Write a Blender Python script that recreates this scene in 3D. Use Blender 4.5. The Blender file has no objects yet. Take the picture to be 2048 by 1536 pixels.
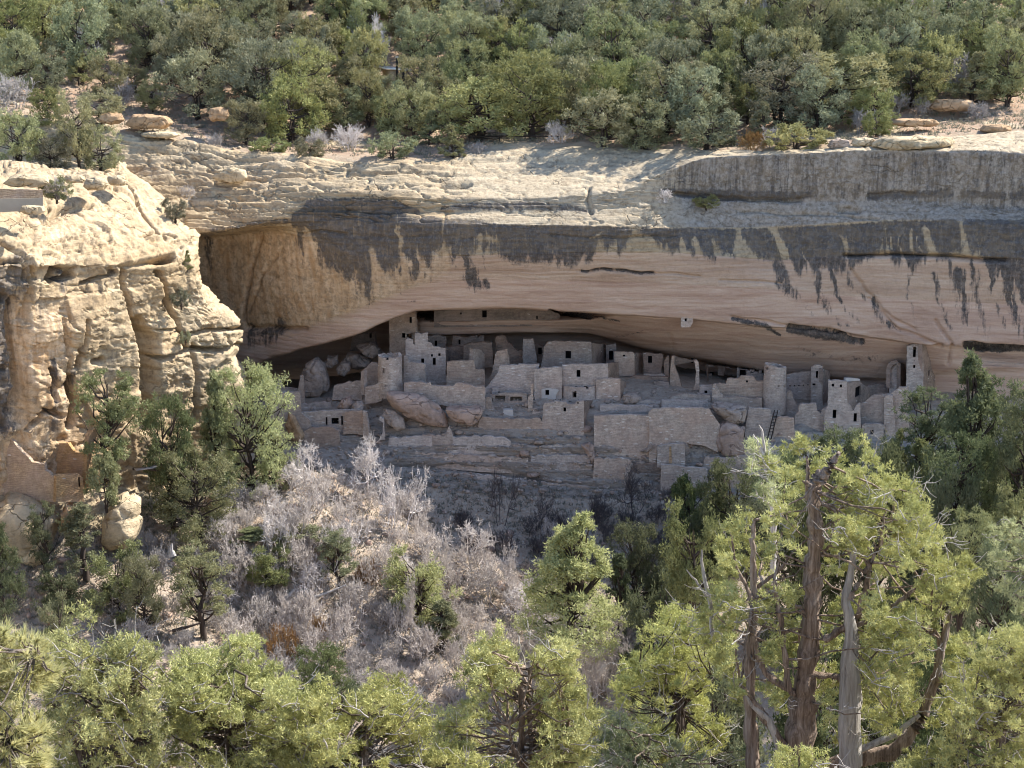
import bpy, bmesh, math, random
import numpy as np
from mathutils import Vector, Matrix
from mathutils.geometry import tessellate_polygon

R = math.radians
SC = bpy.context.scene
COL = SC.collection
random.seed(7)
RNG = np.random.default_rng(7)

# ---------------------------------------------------------------- camera
FPX = 3298.0            # focal length in pixels of the 2048 px wide photograph
PITCH = R(13.0)
CP, SP = math.cos(PITCH), math.sin(PITCH)
cam_d = bpy.data.cameras.new('camera')
cam = bpy.data.objects.new('camera', cam_d)
COL.objects.link(cam)
cam.location = (0, 0, 0)
cam.rotation_euler = (R(90) - PITCH, 0, 0)
cam_d.sensor_width = 36.0
cam_d.lens = 36.0 * FPX / 2048.0
cam_d.clip_start = 0.5
cam_d.clip_end = 3000
SC.camera = cam

# ---------------------------------------------------------------- light
SUN_DIR = Vector((0.645, 0.345, 0.69)).normalized()      # towards the sun
SUN_EL = math.asin(SUN_DIR.z)
SUN_AZ = math.atan2(SUN_DIR.x, SUN_DIR.y)               # clockwise from +Y
world = bpy.data.worlds.new('World')
SC.world = world
world.use_nodes = True
wn = world.node_tree
wn.nodes.clear()
wo = wn.nodes.new('ShaderNodeOutputWorld')
wb = wn.nodes.new('ShaderNodeBackground')
ws = wn.nodes.new('ShaderNodeTexSky')
ws.sky_type = 'NISHITA'
ws.sun_disc = False
ws.sun_elevation = SUN_EL
ws.sun_rotation = SUN_AZ
ws.altitude = 2100
ws.air_density = 1.0
ws.dust_density = 1.5
ws.ozone_density = 1.0
wb.inputs['Strength'].default_value = 0.15
wn.links.new(ws.outputs[0], wb.inputs[0])
wn.links.new(wb.outputs[0], wo.inputs[0])
sun_d = bpy.data.lights.new('sun', 'SUN')
sun_d.energy = 4.7
sun_d.angle = R(0.5)
sun_d.color = (1.0, 0.95, 0.86)
sun = bpy.data.objects.new('sun', sun_d)
COL.objects.link(sun)
sun.rotation_euler = (-SUN_DIR).to_track_quat('-Z', 'Y').to_euler()
SC.view_settings.view_transform = 'Standard'
SC.view_settings.look = 'None'
SC.view_settings.gamma = 1.0
SC.view_settings.use_curve_mapping = False
SC.view_settings.exposure = 1.32
SC.cycles.max_bounces = 6
SC.cycles.diffuse_bounces = 4
SC.cycles.glossy_bounces = 1
SC.cycles.transmission_bounces = 3
SC.cycles.use_denoising = True
SC.cycles.filter_width = 1.05
SC.cycles.sample_clamp_indirect = 4.0

# ---------------------------------------------------------------- measuring
def P(px, py, d):
    """World point at distance d (world Y) seen at photo pixel px, py. Arrays work too."""
    u = (np.asarray(px, float) - 1024.0) / FPX
    v = -(np.asarray(py, float) - 768.0) / FPX
    dx, dy, dz = u, v * SP + CP, v * CP - SP
    k = d / dy
    return np.stack([dx * k, dy * k, dz * k], -1)

def pix(x, y, z):
    fw = y * CP - z * SP
    up = y * SP + z * CP
    return 1024 + FPX * x / fw, 768 - FPX * up / fw

def crv(pts, col):
    a = np.array(pts, float)
    return lambda x: np.interp(x, a[:, 0], a[:, col])

# ---------------------------------------------------------------- noise
def _hash(ix, iy, iz, seed):
    h = (ix * 374761393 + iy * 668265263 + iz * 2147483647 + seed * 974634777) & 0xFFFFFFFF
    h = ((h ^ (h >> 13)) * 1274126177) & 0xFFFFFFFF
    h = ((h ^ (h >> 15)) * 2246822519) & 0xFFFFFFFF
    return ((h ^ (h >> 16)) & 0xFFFF) / 32767.5 - 1.0

def noise3(p, seed=0):
    p = np.asarray(p, float)
    i = np.floor(p).astype(np.int64)
    f = p - i
    f = f * f * (3 - 2 * f)
    out = 0
    for a in (0, 1):
        wx = f[..., 0] if a else 1 - f[..., 0]
        for b in (0, 1):
            wy = f[..., 1] if b else 1 - f[..., 1]
            for c in (0, 1):
                wz = f[..., 2] if c else 1 - f[..., 2]
                out = out + wx * wy * wz * _hash(i[..., 0] + a, i[..., 1] + b, i[..., 2] + c, seed)
    return out

def fbm(p, octv=4, seed=0, gain=0.5):
    p = np.asarray(p, float)
    s, a, t = 0, 1.0, 0.0
    for o in range(octv):
        s = s + a * noise3(p, seed + o * 17)
        t += a
        a *= gain
        p = p * 2.03 + 11.7
    return s / t

# ---------------------------------------------------------------- mesh helpers
def mesh_np(name, verts, faces, smooth=False, attrs=None):
    verts = np.ascontiguousarray(verts, dtype=np.float32).reshape(-1, 3)
    faces = np.ascontiguousarray(faces, dtype=np.int32)
    k = faces.shape[1]
    me = bpy.data.meshes.new(name)
    me.vertices.add(len(verts))
    me.vertices.foreach_set('co', verts.ravel())
    me.loops.add(faces.size)
    me.loops.foreach_set('vertex_index', faces.ravel())
    me.polygons.add(len(faces))
    me.polygons.foreach_set('loop_start', np.arange(0, faces.size, k, dtype=np.int32))
    if smooth:
        me.polygons.foreach_set('use_smooth', np.ones(len(faces), dtype=bool))
    if attrs:
        for nm, val in attrs.items():
            at = me.attributes.new(nm, 'FLOAT', 'POINT')
            at.data.foreach_set('value', np.ascontiguousarray(val, dtype=np.float32).ravel())
    me.update(calc_edges=True)
    return me

def grid_faces(nr, nc):
    i = np.arange(nr * nc).reshape(nr, nc)
    return np.stack([i[:-1, :-1], i[1:, :-1], i[1:, 1:], i[:-1, 1:]], -1).reshape(-1, 4)

def link(name, me, mat=None, parent=None):
    o = bpy.data.objects.new(name, me)
    COL.objects.link(o)
    if mat is not None and me is not None and not me.materials:
        me.materials.append(mat)
    if parent is not None:
        o.parent = parent
    return o

def empty(name, loc=(0, 0, 0), rz=0.0):
    o = bpy.data.objects.new(name, None)
    COL.objects.link(o)
    o.location = Vector([float(c) for c in loc])
    o.rotation_euler = (0, 0, rz)
    o.empty_display_size = 0.3
    return o

def tag(o, label=None, cat=None, group=None, kind=None):
    if label: o['label'] = label
    if cat: o['category'] = cat
    if group: o['group'] = group
    o['kind'] = kind or 'thing'
    return o

def copy_tree(src, label=None, group=None):
    r = src.copy()
    COL.objects.link(r)
    if label: r['label'] = label
    if group: r['group'] = group
    for ch in src.children:
        c = ch.copy()
        COL.objects.link(c)
        c.parent = r
    return r

def join(parts):
    """[(verts, faces)] -> one pair, same face size."""
    vs, fs, n = [], [], 0
    for v, f in parts:
        v = np.asarray(v, float).reshape(-1, 3)
        vs.append(v); fs.append(np.asarray(f) + n); n += len(v)
    return np.concatenate(vs), np.concatenate(fs)

def tube(pts, rad, sides=6, wob=0.0, seed=0):
    """Tapered tube through pts; quads."""
    pts = np.asarray(pts, float); rad = np.asarray(rad, float)
    n = len(pts)
    t = np.gradient(pts, axis=0)
    t /= np.linalg.norm(t, axis=1, keepdims=True) + 1e-9
    ref = np.where(np.abs(t[:, 2:3]) > 0.9, np.array([[1.0, 0, 0]]), np.array([[0, 0, 1.0]]))
    a = np.cross(t, ref); a /= np.linalg.norm(a, axis=1, keepdims=True) + 1e-9
    b = np.cross(t, a)
    th = np.arange(sides) * 2 * math.pi / sides
    rr = rad[:, None] * (1 + (0 if sides < 16 else 1) * (.07 * np.sin(th[None, :] * 7 + np.arange(n)[:, None] * .22 + seed) + .05 * np.sin(th[None, :] * 11 - np.arange(n)[:, None] * .3)) + wob * np.sin(th[None, :] * 3 + seed) + wob * 0.7 * np.sin(th[None, :] * 2 + seed * 2.1 + np.arange(n)[:, None] * 0.5))
    v = pts[:, None, :] + rr[..., None] * (np.cos(th)[None, :, None] * a[:, None, :] + np.sin(th)[None, :, None] * b[:, None, :])
    i = np.arange(n * sides).reshape(n, sides)
    j = np.roll(i, -1, axis=1)
    f = np.stack([i[:-1], j[:-1], j[1:], i[1:]], -1).reshape(-1, 4)
    return v.reshape(-1, 3), f

def box_vf(c, s, rz=0.0, taper=1.0):
    x, y, z = s[0] / 2, s[1] / 2, s[2] / 2
    v = np.array([[-x, -y, -z], [x, -y, -z], [x, y, -z], [-x, y, -z], [-x * taper, -y * taper, z], [x * taper, -y * taper, z], [x * taper, y * taper, z], [-x * taper, y * taper, z]])
    if rz:
        cr, sr = math.cos(rz), math.sin(rz)
        v = v @ np.array([[cr, sr, 0], [-sr, cr, 0], [0, 0, 1]])
    f = np.array([[0, 3, 2, 1], [4, 5, 6, 7], [0, 1, 5, 4], [1, 2, 6, 5], [2, 3, 7, 6], [3, 0, 4, 7]])
    return v + np.asarray(c, float), f

# ---------------------------------------------------------------- materials
def new_mat(name):
    m = bpy.data.materials.new(name)
    m.use_nodes = True
    nt = m.node_tree
    for n in list(nt.nodes):
        nt.nodes.remove(n)
    out = nt.nodes.new('ShaderNodeOutputMaterial')
    return m, nt, out

def N(nt, typ, ins=None, **kw):
    n = nt.nodes.new(typ)
    for k, v in kw.items():
        setattr(n, k, v)
    if ins:
        for k, v in ins.items():
            s = n.inputs[k]
            if isinstance(v, bpy.types.NodeSocket):
                nt.links.new(v, s)
            else:
                s.default_value = v
    return n

def math_n(nt, op, a, b=None, clamp=False):
    n = nt.nodes.new('ShaderNodeMath'); n.operation = op; n.use_clamp = clamp
    for i, v in enumerate((a, b)):
        if v is None: continue
        if isinstance(v, bpy.types.NodeSocket): nt.links.new(v, n.inputs[i])
        else: n.inputs[i].default_value = v
    return n.outputs[0]

def ramp(nt, fac, stops):
    n = nt.nodes.new('ShaderNodeValToRGB')
    e = n.color_ramp.elements
    while len(e) < len(stops): e.new(0.5)
    for el, (p, c) in zip(e, stops):
        el.position = p
        el.color = (c[0], c[1], c[2], 1) if isinstance(c, (tuple, list)) else (c, c, c, 1)
    nt.links.new(fac, n.inputs[0])
    return n.outputs[0]

def mix(nt, fac, a, b, blend='MIX'):
    n = nt.nodes.new('ShaderNodeMix'); n.data_type = 'RGBA'; n.blend_type = blend
    for s, v in ((n.inputs[0], fac), (n.inputs[6], a), (n.inputs[7], b)):
        if isinstance(v, bpy.types.NodeSocket): nt.links.new(v, s)
        elif s.type == 'RGBA': s.default_value = (v[0], v[1], v[2], 1)
        else: s.default_value = v
    return n.outputs[2]

def noise_n(nt, vec, scale, detail=4, rough=0.6, stretch=None, dist=0.0):
    if stretch:
        mp = N(nt, 'ShaderNodeMapping', {'Vector': vec, 'Scale': stretch})
        vec = mp.outputs[0]
    return N(nt, 'ShaderNodeTexNoise', {'Vector': vec, 'Scale': scale, 'Detail': detail, 'Roughness': rough, 'Distortion': dist}).outputs[0]

def attr(nt, name):
    return N(nt, 'ShaderNodeAttribute', attribute_name=name).outputs['Fac']

def principled(nt, out, col, rough=0.9, bump=None, bstr=0.5, bdist=0.1, spec=0.2):
    b = N(nt, 'ShaderNodeBsdfPrincipled', {'Roughness': rough, 'Specular IOR Level': spec})
    if isinstance(col, bpy.types.NodeSocket): nt.links.new(col, b.inputs['Base Color'])
    else: b.inputs['Base Color'].default_value = (*col, 1)
    if bump is not None:
        bn = N(nt, 'ShaderNodeBump', {'Height': bump, 'Strength': bstr, 'Distance': bdist})
        nt.links.new(bn.outputs[0], b.inputs['Normal'])
    nt.links.new(b.outputs[0], out.inputs[0])
    return b

def geo_pos(nt):
    return N(nt, 'ShaderNodeNewGeometry').outputs['Position']

def mat_sandstone():
    m, nt, out = new_mat('sandstone')
    p = geo_pos(nt)
    big = noise_n(nt, p, 0.18, 5, 0.6)
    strat = noise_n(nt, p, 1.0, 5, 0.65, (0.12, 0.12, 1.6), 0.4)
    fine = noise_n(nt, p, 2.2, 8, 0.75)
    speck = noise_n(nt, p, 5.0, 4, 0.7)
    base = ramp(nt, strat, [(0.28, (0.30, 0.225, 0.14)), (0.46, (0.43, 0.325, 0.20)), (0.62, (0.52, 0.415, 0.275))])
    base = mix(nt, math_n(nt, 'MULTIPLY', ramp(nt, big, [(0.42, 0.0), (0.68, 1.0)]), 0.6), base, (0.43, 0.295, 0.16))
    # smoother pale slickrock
    base = mix(nt, attr(nt, 'pale'), base, mix(nt, fine, (0.36, 0.30, 0.215), (0.56, 0.485, 0.365)))
    org = mix(nt, ramp(nt, noise_n(nt, p, 0.8, 6, 0.65, (1.6, 1.6, 0.10), .4), [(.35, 0.0), (.65, 1.0)]), (0.48, 0.30, 0.155), (0.76, 0.60, 0.42))
    base = mix(nt, attr(nt, 'orange'), base, org)
    pstr = noise_n(nt, p, 1.0, 6, 0.7, (0.10, 0.10, 1.1), 0.6)
    pink = ramp(nt, pstr, [(0.30, (0.38, 0.25, 0.185)), (0.47, (0.51, 0.36, 0.275)), (0.66, (0.62, 0.48, 0.38))])
    base = mix(nt, attr(nt, 'pink'), base, pink)
    grey = mix(nt, ramp(nt, fine, [(0.35, 0.0), (0.65, 1.0)]), (0.15, 0.14, 0.13), (0.40, 0.37, 0.335))
    base = mix(nt, attr(nt, 'grey'), base, grey)
    # desert varnish: drip streaks grown along the fall line
    st = noise_n(nt, p, 1.0, 7, 0.75, (1.7, 1.7, 0.055), 0.35)
    st2 = noise_n(nt, p, 2.6, 5, 0.7)
    s = math_n(nt, 'ADD', attr(nt, 'stain_shade'), math_n(nt, 'MULTIPLY', math_n(nt, 'SUBTRACT', st, 0.5), 2.1))
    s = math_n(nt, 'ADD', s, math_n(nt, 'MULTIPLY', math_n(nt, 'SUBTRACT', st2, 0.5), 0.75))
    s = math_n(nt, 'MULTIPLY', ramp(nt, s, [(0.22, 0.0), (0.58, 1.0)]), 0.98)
    s = math_n(nt, 'MULTIPLY', s, ramp(nt, attr(nt, 'stain_shade'), [(0.03, 0.0), (0.25, 1.0)]))
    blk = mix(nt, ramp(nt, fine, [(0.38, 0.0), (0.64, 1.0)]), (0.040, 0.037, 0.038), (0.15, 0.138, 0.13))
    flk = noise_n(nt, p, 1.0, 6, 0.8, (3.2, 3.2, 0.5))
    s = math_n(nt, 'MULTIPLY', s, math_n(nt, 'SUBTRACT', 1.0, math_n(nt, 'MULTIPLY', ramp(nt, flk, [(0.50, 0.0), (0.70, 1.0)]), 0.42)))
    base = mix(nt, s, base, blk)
    # thin dark lichen and weather specks everywhere
    wsp = math_n(nt, 'MULTIPLY', ramp(nt, math_n(nt, 'ADD', math_n(nt, 'MULTIPLY', fine, 0.6), math_n(nt, 'MULTIPLY', noise_n(nt, p, 0.8, 6, 0.75), 0.4)), [(0.39, 1.0), (0.525, 0.0)]), 0.74)
    wsp = math_n(nt, 'MULTIPLY', wsp, math_n(nt, 'SUBTRACT', 1.0, attr(nt, 'pink')))
    base = mix(nt, wsp, base, (0.17, 0.13, 0.085))
    wv = N(nt, 'ShaderNodeVectorMath', {0: p, 1: N(nt, 'ShaderNodeVectorMath', {0: N(nt, 'ShaderNodeTexNoise', {'Vector': p, 'Scale': 0.5, 'Detail': 4.0}).outputs['Color'], 'Scale': 2.6}, operation='SCALE').outputs[0]}, operation='ADD').outputs[0]
    vo = N(nt, 'ShaderNodeTexVoronoi', {'Vector': N(nt, 'ShaderNodeMapping', {'Vector': wv, 'Scale': (0.40, 0.40, 1.5)}).outputs[0], 'Scale': 0.40}, feature='DISTANCE_TO_EDGE').outputs['Distance']
    vc = N(nt, 'ShaderNodeTexVoronoi', {'Vector': N(nt, 'ShaderNodeMapping', {'Vector': wv, 'Scale': (0.8, 0.8, 2.0)}).outputs[0], 'Scale': 1.0}).outputs['Color']
    cell = N(nt, 'ShaderNodeSeparateColor', {'Color': vc}).outputs[0]
    lit_rock = math_n(nt, 'SUBTRACT', 1.0, attr(nt, 'pink'))
    jm = math_n(nt, 'MULTIPLY', ramp(nt, noise_n(nt, p, 0.33, 4, 0.6), [(0.50, 0.0), (0.60, 1.0)]), math_n(nt, 'SUBTRACT', 1.0, math_n(nt, 'MINIMUM', 1.0, math_n(nt, 'ADD', attr(nt, 'orange'), attr(nt, 'stain_shade')))))
    joint = math_n(nt, 'MULTIPLY', math_n(nt, 'MULTIPLY', ramp(nt, vo, [(0.0, 1.0), (0.022, 0.0)]), lit_rock), jm)
    base = mix(nt, math_n(nt, 'MULTIPLY', joint, 0.55), base, (0.13, 0.095, 0.06))
    base = mix(nt, math_n(nt, 'MULTIPLY', math_n(nt, 'MULTIPLY', ramp(nt, cell, [(0.3, 0.0), (0.9, 1.0)]), lit_rock), 0.22), base, (0.30, 0.22, 0.14))
    h = math_n(nt, 'ADD', math_n(nt, 'MULTIPLY', fine, 0.8), math_n(nt, 'MULTIPLY', strat, 0.8))
    h = math_n(nt, 'ADD', h, math_n(nt, 'MULTIPLY', math_n(nt, 'SUBTRACT', math_n(nt, 'MULTIPLY', cell, 0.9), math_n(nt, 'MULTIPLY', joint, 1.2)), lit_rock))
    principled(nt, out, base, 0.92, h, 0.75, 0.22, 0.15)
    return m

def mat_soil(name, c1, c2, c3, litter=0.0):
    m, nt, out = new_mat(name)
    p = geo_pos(nt)
    a = noise_n(nt, p, 0.25, 6, 0.65)
    f = noise_n(nt, p, 2.5, 8, 0.75)
    col = mix(nt, ramp(nt, a, [(0.35, 0.0), (0.65, 1.0)]), c1, c2)
    col = mix(nt, ramp(nt, f, [(0.40, 0.0), (0.66, 1.0)]), col, c3)
    rk = attr(nt, 'rock')
    strat = noise_n(nt, p, 1.0, 6, 0.75, (0.7, 0.7, 3.2), 0.3)
    rock = ramp(nt, strat, [(0.30, (0.17, 0.14, 0.12)), (0.43, (0.33, 0.28, 0.235)), (0.66, (0.44, 0.38, 0.325))])
    rock = mix(nt, attr(nt, 'pale'), rock, mix(nt, f, (0.42, 0.33, 0.2), (0.64, 0.52, 0.35)))
    col = mix(nt, rk, col, rock)
    h = math_n(nt, 'ADD', f, math_n(nt, 'MULTIPLY', strat, rk))
    principled(nt, out, col, 0.95, h, 0.9, 0.35, 0.1)
    return m

def mat_masonry(name, c1, c2, mort, light=0.25):
    m, nt, out = new_mat(name)
    p = geo_pos(nt)
    sx = N(nt, 'ShaderNodeSeparateXYZ', {'Vector': p})
    u = math_n(nt, 'ADD', sx.outputs[0], math_n(nt, 'MULTIPLY', sx.outputs[1], 0.8))
    wv = noise_n(nt, p, 0.9, 3, 0.5)
    zz = math_n(nt, 'ADD', sx.outputs[2], math_n(nt, 'MULTIPLY', wv, 0.5))
    u = math_n(nt, 'ADD', u, math_n(nt, 'MULTIPLY', noise_n(nt, p, 1.7, 3, 0.5), 0.5))
    v = N(nt, 'ShaderNodeCombineXYZ', {'X': u, 'Y': zz, 'Z': 0.0})
    br = N(nt, 'ShaderNodeTexBrick', {'Vector': v.outputs[0], 'Color1': (*c1, 1), 'Color2': (*c2, 1), 'Mortar': (*mort, 1), 'Scale': 1.0,
                                      'Mortar Size': 0.016, 'Mortar Smooth': 0.8, 'Bias': -0.1, 'Brick Width': 0.46, 'Row Height': 0.17})
    f = noise_n(nt, p, 3.0, 6, 0.75)
    b2 = noise_n(nt, p, 0.35, 4, 0.6)
    col = mix(nt, ramp(nt, f, [(0.36, 0.55), (0.55, 0.0)]), br.outputs[0], (c1[0] * .45, c1[1] * .43, c1[2] * .42))
    col = mix(nt, math_n(nt, 'MULTIPLY', ramp(nt, b2, [(0.42, 0.0), (0.62, 1.0)]), 0.5), col, (0.50, 0.365, 0.29))
    bl = noise_n(nt, p, 1.1, 6, 0.7)
    col = mix(nt, math_n(nt, 'MULTIPLY', ramp(nt, bl, [(0.36, 1.0), (0.52, 0.0)]), 0.45), col, (c1[0] * .52, c1[1] * .50, c1[2] * .50))
    col = mix(nt, math_n(nt, 'MULTIPLY', ramp(nt, bl, [(0.54, 0.0), (0.70, 1.0)]), 0.45), col, (min(1, c2[0] * 1.22), min(1, c2[1] * 1.2), min(1, c2[2] * 1.16)))
    # odd pale stones
    wh = N(nt, 'ShaderNodeTexVoronoi', {'Vector': N(nt, 'ShaderNodeMapping', {'Vector': v.outputs[0], 'Scale': (1.6, 5.2, 1)}).outputs[0], 'Scale': 1.0})
    wsel = N(nt, 'ShaderNodeSeparateColor', {'Color': wh.outputs['Color']}).outputs[0]
    wsel = math_n(nt, 'MULTIPLY', math_n(nt, 'GREATER_THAN', wsel, 1.0 - 0.22 * light), math_n(nt, 'LESS_THAN', wh.outputs['Distance'], 0.33))
    col = mix(nt, math_n(nt, 'MULTIPLY', wsel, 0.85), col, (0.66, 0.61, 0.55))
    oi = N(nt, 'ShaderNodeObjectInfo').outputs['Random']
    col = N(nt, 'ShaderNodeHueSaturation', {'Color': col, 'Value': math_n(nt, 'ADD', 0.86, math_n(nt, 'MULTIPLY', oi, 0.30)), 'Saturation': math_n(nt, 'ADD', 0.8, math_n(nt, 'MULTIPLY', math_n(nt, 'FRACT', math_n(nt, 'MULTIPLY', oi, 5.3)), 0.5))}).outputs[0]
    h = math_n(nt, 'ADD', math_n(nt, 'MULTIPLY', br.outputs['Fac'], -0.5), math_n(nt, 'MULTIPLY', f, 1.2))
    principled(nt, out, col, 0.95, h, 0.8, 0.12, 0.1)
    return m

def mat_plain(name, c, var=0.25, scale=3.0, rough=0.85, stretch=None, bump=0.4, bdist=0.05):
    m, nt, out = new_mat(name)
    p = N(nt, 'ShaderNodeTexCoord').outputs['Object'] if stretch else geo_pos(nt)
    f = noise_n(nt, p, scale, 6, 0.7, stretch)
    lo = tuple(x * (1 - var) for x in c); hi = tuple(min(1, x * (1 + var)) for x in c)
    col = mix(nt, ramp(nt, f, [(0.3, 0.0), (0.7, 1.0)]), lo, hi)
    principled(nt, out, col, rough, f, bump, bdist, 0.2)
    return m

def mat_leaf(name, c_dark, c_mid, c_light, transl=0.35, scale=1.2, objvar=0.35, dead=None):
    m, nt, out = new_mat(name)
    p = geo_pos(nt)
    f = noise_n(nt, p, scale, 3, 0.6)
    f2 = noise_n(nt, p, scale * 7, 2, 0.6)
    oi = N(nt, 'ShaderNodeObjectInfo').outputs['Random']
    t = math_n(nt, 'ADD', math_n(nt, 'MULTIPLY', f, 0.65), math_n(nt, 'MULTIPLY', f2, 0.35))
    col = ramp(nt, t, [(0.32, c_dark), (0.5, c_mid), (0.68, c_light)])
    hs = N(nt, 'ShaderNodeHueSaturation', {'Color': col, 'Hue': math_n(nt, 'ADD', 0.5 - objvar * 0.06, math_n(nt, 'MULTIPLY', oi, objvar * 0.11)),
                                           'Saturation': math_n(nt, 'ADD', 1.0 - objvar * 0.55, math_n(nt, 'MULTIPLY', math_n(nt, 'FRACT', math_n(nt, 'MULTIPLY', oi, 7.31)), objvar * 1.0)),
                                           'Value': math_n(nt, 'ADD', 1.0 - objvar * 0.5, math_n(nt, 'MULTIPLY', math_n(nt, 'FRACT', math_n(nt, 'MULTIPLY', oi, 3.77)), objvar))})
    c = hs.outputs[0]
    d = N(nt, 'ShaderNodeBsdfDiffuse', {'Color': c, 'Roughness': 0.6})
    tr = N(nt, 'ShaderNodeBsdfTranslucent', {'Color': c})
    mx = N(nt, 'ShaderNodeMixShader', {'Fac': transl})
    nt.links.new(d.outputs[0], mx.inputs[1]); nt.links.new(tr.outputs[0], mx.inputs[2])
    gl = N(nt, 'ShaderNodeBsdfGlossy', {'Color': (0.8, 0.8, 0.75, 1), 'Roughness': 0.45})
    mx2 = N(nt, 'ShaderNodeMixShader', {'Fac': 0.012})
    nt.links.new(mx.outputs[0], mx2.inputs[1]); nt.links.new(gl.outputs[0], mx2.inputs[2])
    nt.links.new(mx2.outputs[0], out.inputs[0])
    return m

def mat_boulder(name, c, dark=0.45):
    m, nt, out = new_mat(name)
    p = geo_pos(nt)
    f = noise_n(nt, p, 1.6, 8, 0.75)
    g = noise_n(nt, p, 0.45, 5, 0.65)
    st = noise_n(nt, p, 1.0, 6, 0.7, (.5, .5, 3.0), .4)
    lo = tuple(x * dark for x in c); hi = tuple(min(1, x * 1.18) for x in c)
    col = mix(nt, ramp(nt, f, [(0.34, 0.0), (0.60, 1.0)]), lo, c)
    col = mix(nt, ramp(nt, g, [(0.45, 0.0), (0.65, 1.0)]), col, hi)
    wv = N(nt, 'ShaderNodeVectorMath', {0: p, 1: N(nt, 'ShaderNodeVectorMath', {0: N(nt, 'ShaderNodeTexNoise', {'Vector': p, 'Scale': 0.7, 'Detail': 4.0}).outputs['Color'], 'Scale': 1.5}, operation='SCALE').outputs[0]}, operation='ADD').outputs[0]
    vo = N(nt, 'ShaderNodeTexVoronoi', {'Vector': N(nt, 'ShaderNodeMapping', {'Vector': wv, 'Scale': (.7, .7, 1.3)}).outputs[0], 'Scale': 0.55}, feature='DISTANCE_TO_EDGE').outputs['Distance']
    jt = math_n(nt, 'MULTIPLY', ramp(nt, vo, [(0.0, 1.0), (0.022, 0.0)]), ramp(nt, g, [(0.46, 0.0), (0.56, 1.0)]))
    col = mix(nt, math_n(nt, 'MULTIPLY', jt, .6), col, tuple(x * .3 for x in c))
    h = math_n(nt, 'SUBTRACT', math_n(nt, 'ADD', f, math_n(nt, 'MULTIPLY', st, .7)), jt)
    principled(nt, out, col, 0.95, h, 0.9, 0.25, 0.12)
    return m

def mat_bark(name, c0, c1, c2):
    m, nt, out = new_mat(name)
    p = N(nt, 'ShaderNodeTexCoord').outputs['Object']
    a = noise_n(nt, p, 1.0, 7, 0.75, (11, 11, 0.8), 0.6)
    b = noise_n(nt, p, 1.0, 4, 0.6, (3, 3, 0.5))
    t = math_n(nt, 'ADD', math_n(nt, 'MULTIPLY', a, .65), math_n(nt, 'MULTIPLY', b, .35))
    col = ramp(nt, t, [(0.36, c0), (0.48, c1), (0.62, c2)])
    principled(nt, out, col, 0.95, t, 1.0, 0.10, 0.1)
    return m

M = {}
M['rock'] = mat_sandstone()
M['slope'] = mat_soil('canyon_soil', (0.33, 0.235, 0.165), (0.42, 0.33, 0.25), (0.50, 0.43, 0.35))
M['mesa'] = mat_soil('mesa_soil', (0.36, 0.20, 0.12), (0.46, 0.31, 0.21), (0.40, 0.33, 0.25))
M['masonry'] = mat_masonry('masonry', (0.51, 0.42, 0.35), (0.585, 0.49, 0.41), (0.44, 0.36, 0.30), 0.4)
M['masonry_white'] = mat_masonry('speckled_masonry', (0.51, 0.425, 0.36), (0.585, 0.495, 0.42), (0.44, 0.37, 0.31), 0.8)
M['masonry_shaded'] = mat_masonry('shaded_masonry', (0.29, 0.23, 0.19), (0.35, 0.28, 0.23), (0.23, 0.18, 0.15), 0.1)  # darker copy of masonry: shade of side and back walls in the colour
M['masonry_pale'] = mat_masonry('pale_masonry', (0.54, 0.455, 0.385), (0.63, 0.54, 0.46), (0.40, 0.335, 0.28), 0.2)
M['masonry_warm'] = mat_masonry('tawny_masonry', (0.46, 0.31, 0.175), (0.54, 0.38, 0.22), (0.33, 0.21, 0.115), 0.15)
M['plaster'] = mat_plain('white_plaster', (0.50, 0.455, 0.41), 0.12, 1.5)
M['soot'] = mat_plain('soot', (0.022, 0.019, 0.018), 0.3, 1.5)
M['boulder'] = mat_boulder('boulder_rock', (0.44, 0.35, 0.285))
M['boulder_red'] = mat_boulder('red_boulder_rock', (0.45, 0.325, 0.255), .6)
M['boulder_pale'] = mat_boulder('pale_boulder_rock', (0.52, 0.41, 0.265), .55)
M['boulder_orange'] = mat_boulder('orange_boulder_rock', (0.48, 0.32, 0.19), .5)
M['bark'] = mat_bark('grey_brown_bark', (0.045, 0.036, 0.03), (0.15, 0.115, 0.09), (0.34, 0.29, 0.25))
M['bark_dark'] = mat_plain('dark_bark', (0.055, 0.042, 0.034), 0.4, 4.0, 0.95, (1, 1, 0.2))
M['bark_red'] = mat_bark('fibrous_bark', (0.055, 0.042, 0.034), (0.23, 0.17, 0.13), (0.44, 0.36, 0.30))
M['deadwood'] = mat_bark('silver_deadwood', (0.15, 0.13, 0.115), (0.40, 0.365, 0.33), (0.62, 0.58, 0.54))
M['twig'] = mat_plain('bare_twigs', (0.50, 0.445, 0.405), 0.3, 0.6)
M['twig_pale'] = mat_plain('pale_bare_twigs', (0.62, 0.565, 0.53), 0.3, 0.6)
M['twig_grey'] = mat_plain('grey_bare_twigs', (0.39, 0.355, 0.33), 0.3, 0.6)
M['twig_dark'] = mat_plain('shaded_bare_twigs', (0.10, 0.085, 0.085), 0.3, 0.6)  # darker copy of twig: canyon shadow put into the brush colour
M['leaf_mesa'] = mat_leaf('mesa_foliage', (0.14, 0.15, 0.07), (0.30, 0.295, 0.145), (0.44, 0.42, 0.23), 0.22, 1.1, 0.5)
M['leaf_mid'] = mat_leaf('slope_foliage', (0.115, 0.13, 0.058), (0.25, 0.26, 0.125), (0.38, 0.38, 0.20), 0.26, 1.1, 0.36)
M['leaf_pale'] = mat_leaf('pale_foliage', (0.27, 0.30, 0.13), (0.42, 0.44, 0.215), (0.54, 0.54, 0.30), 0.42, 1.2, 0.15)
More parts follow.
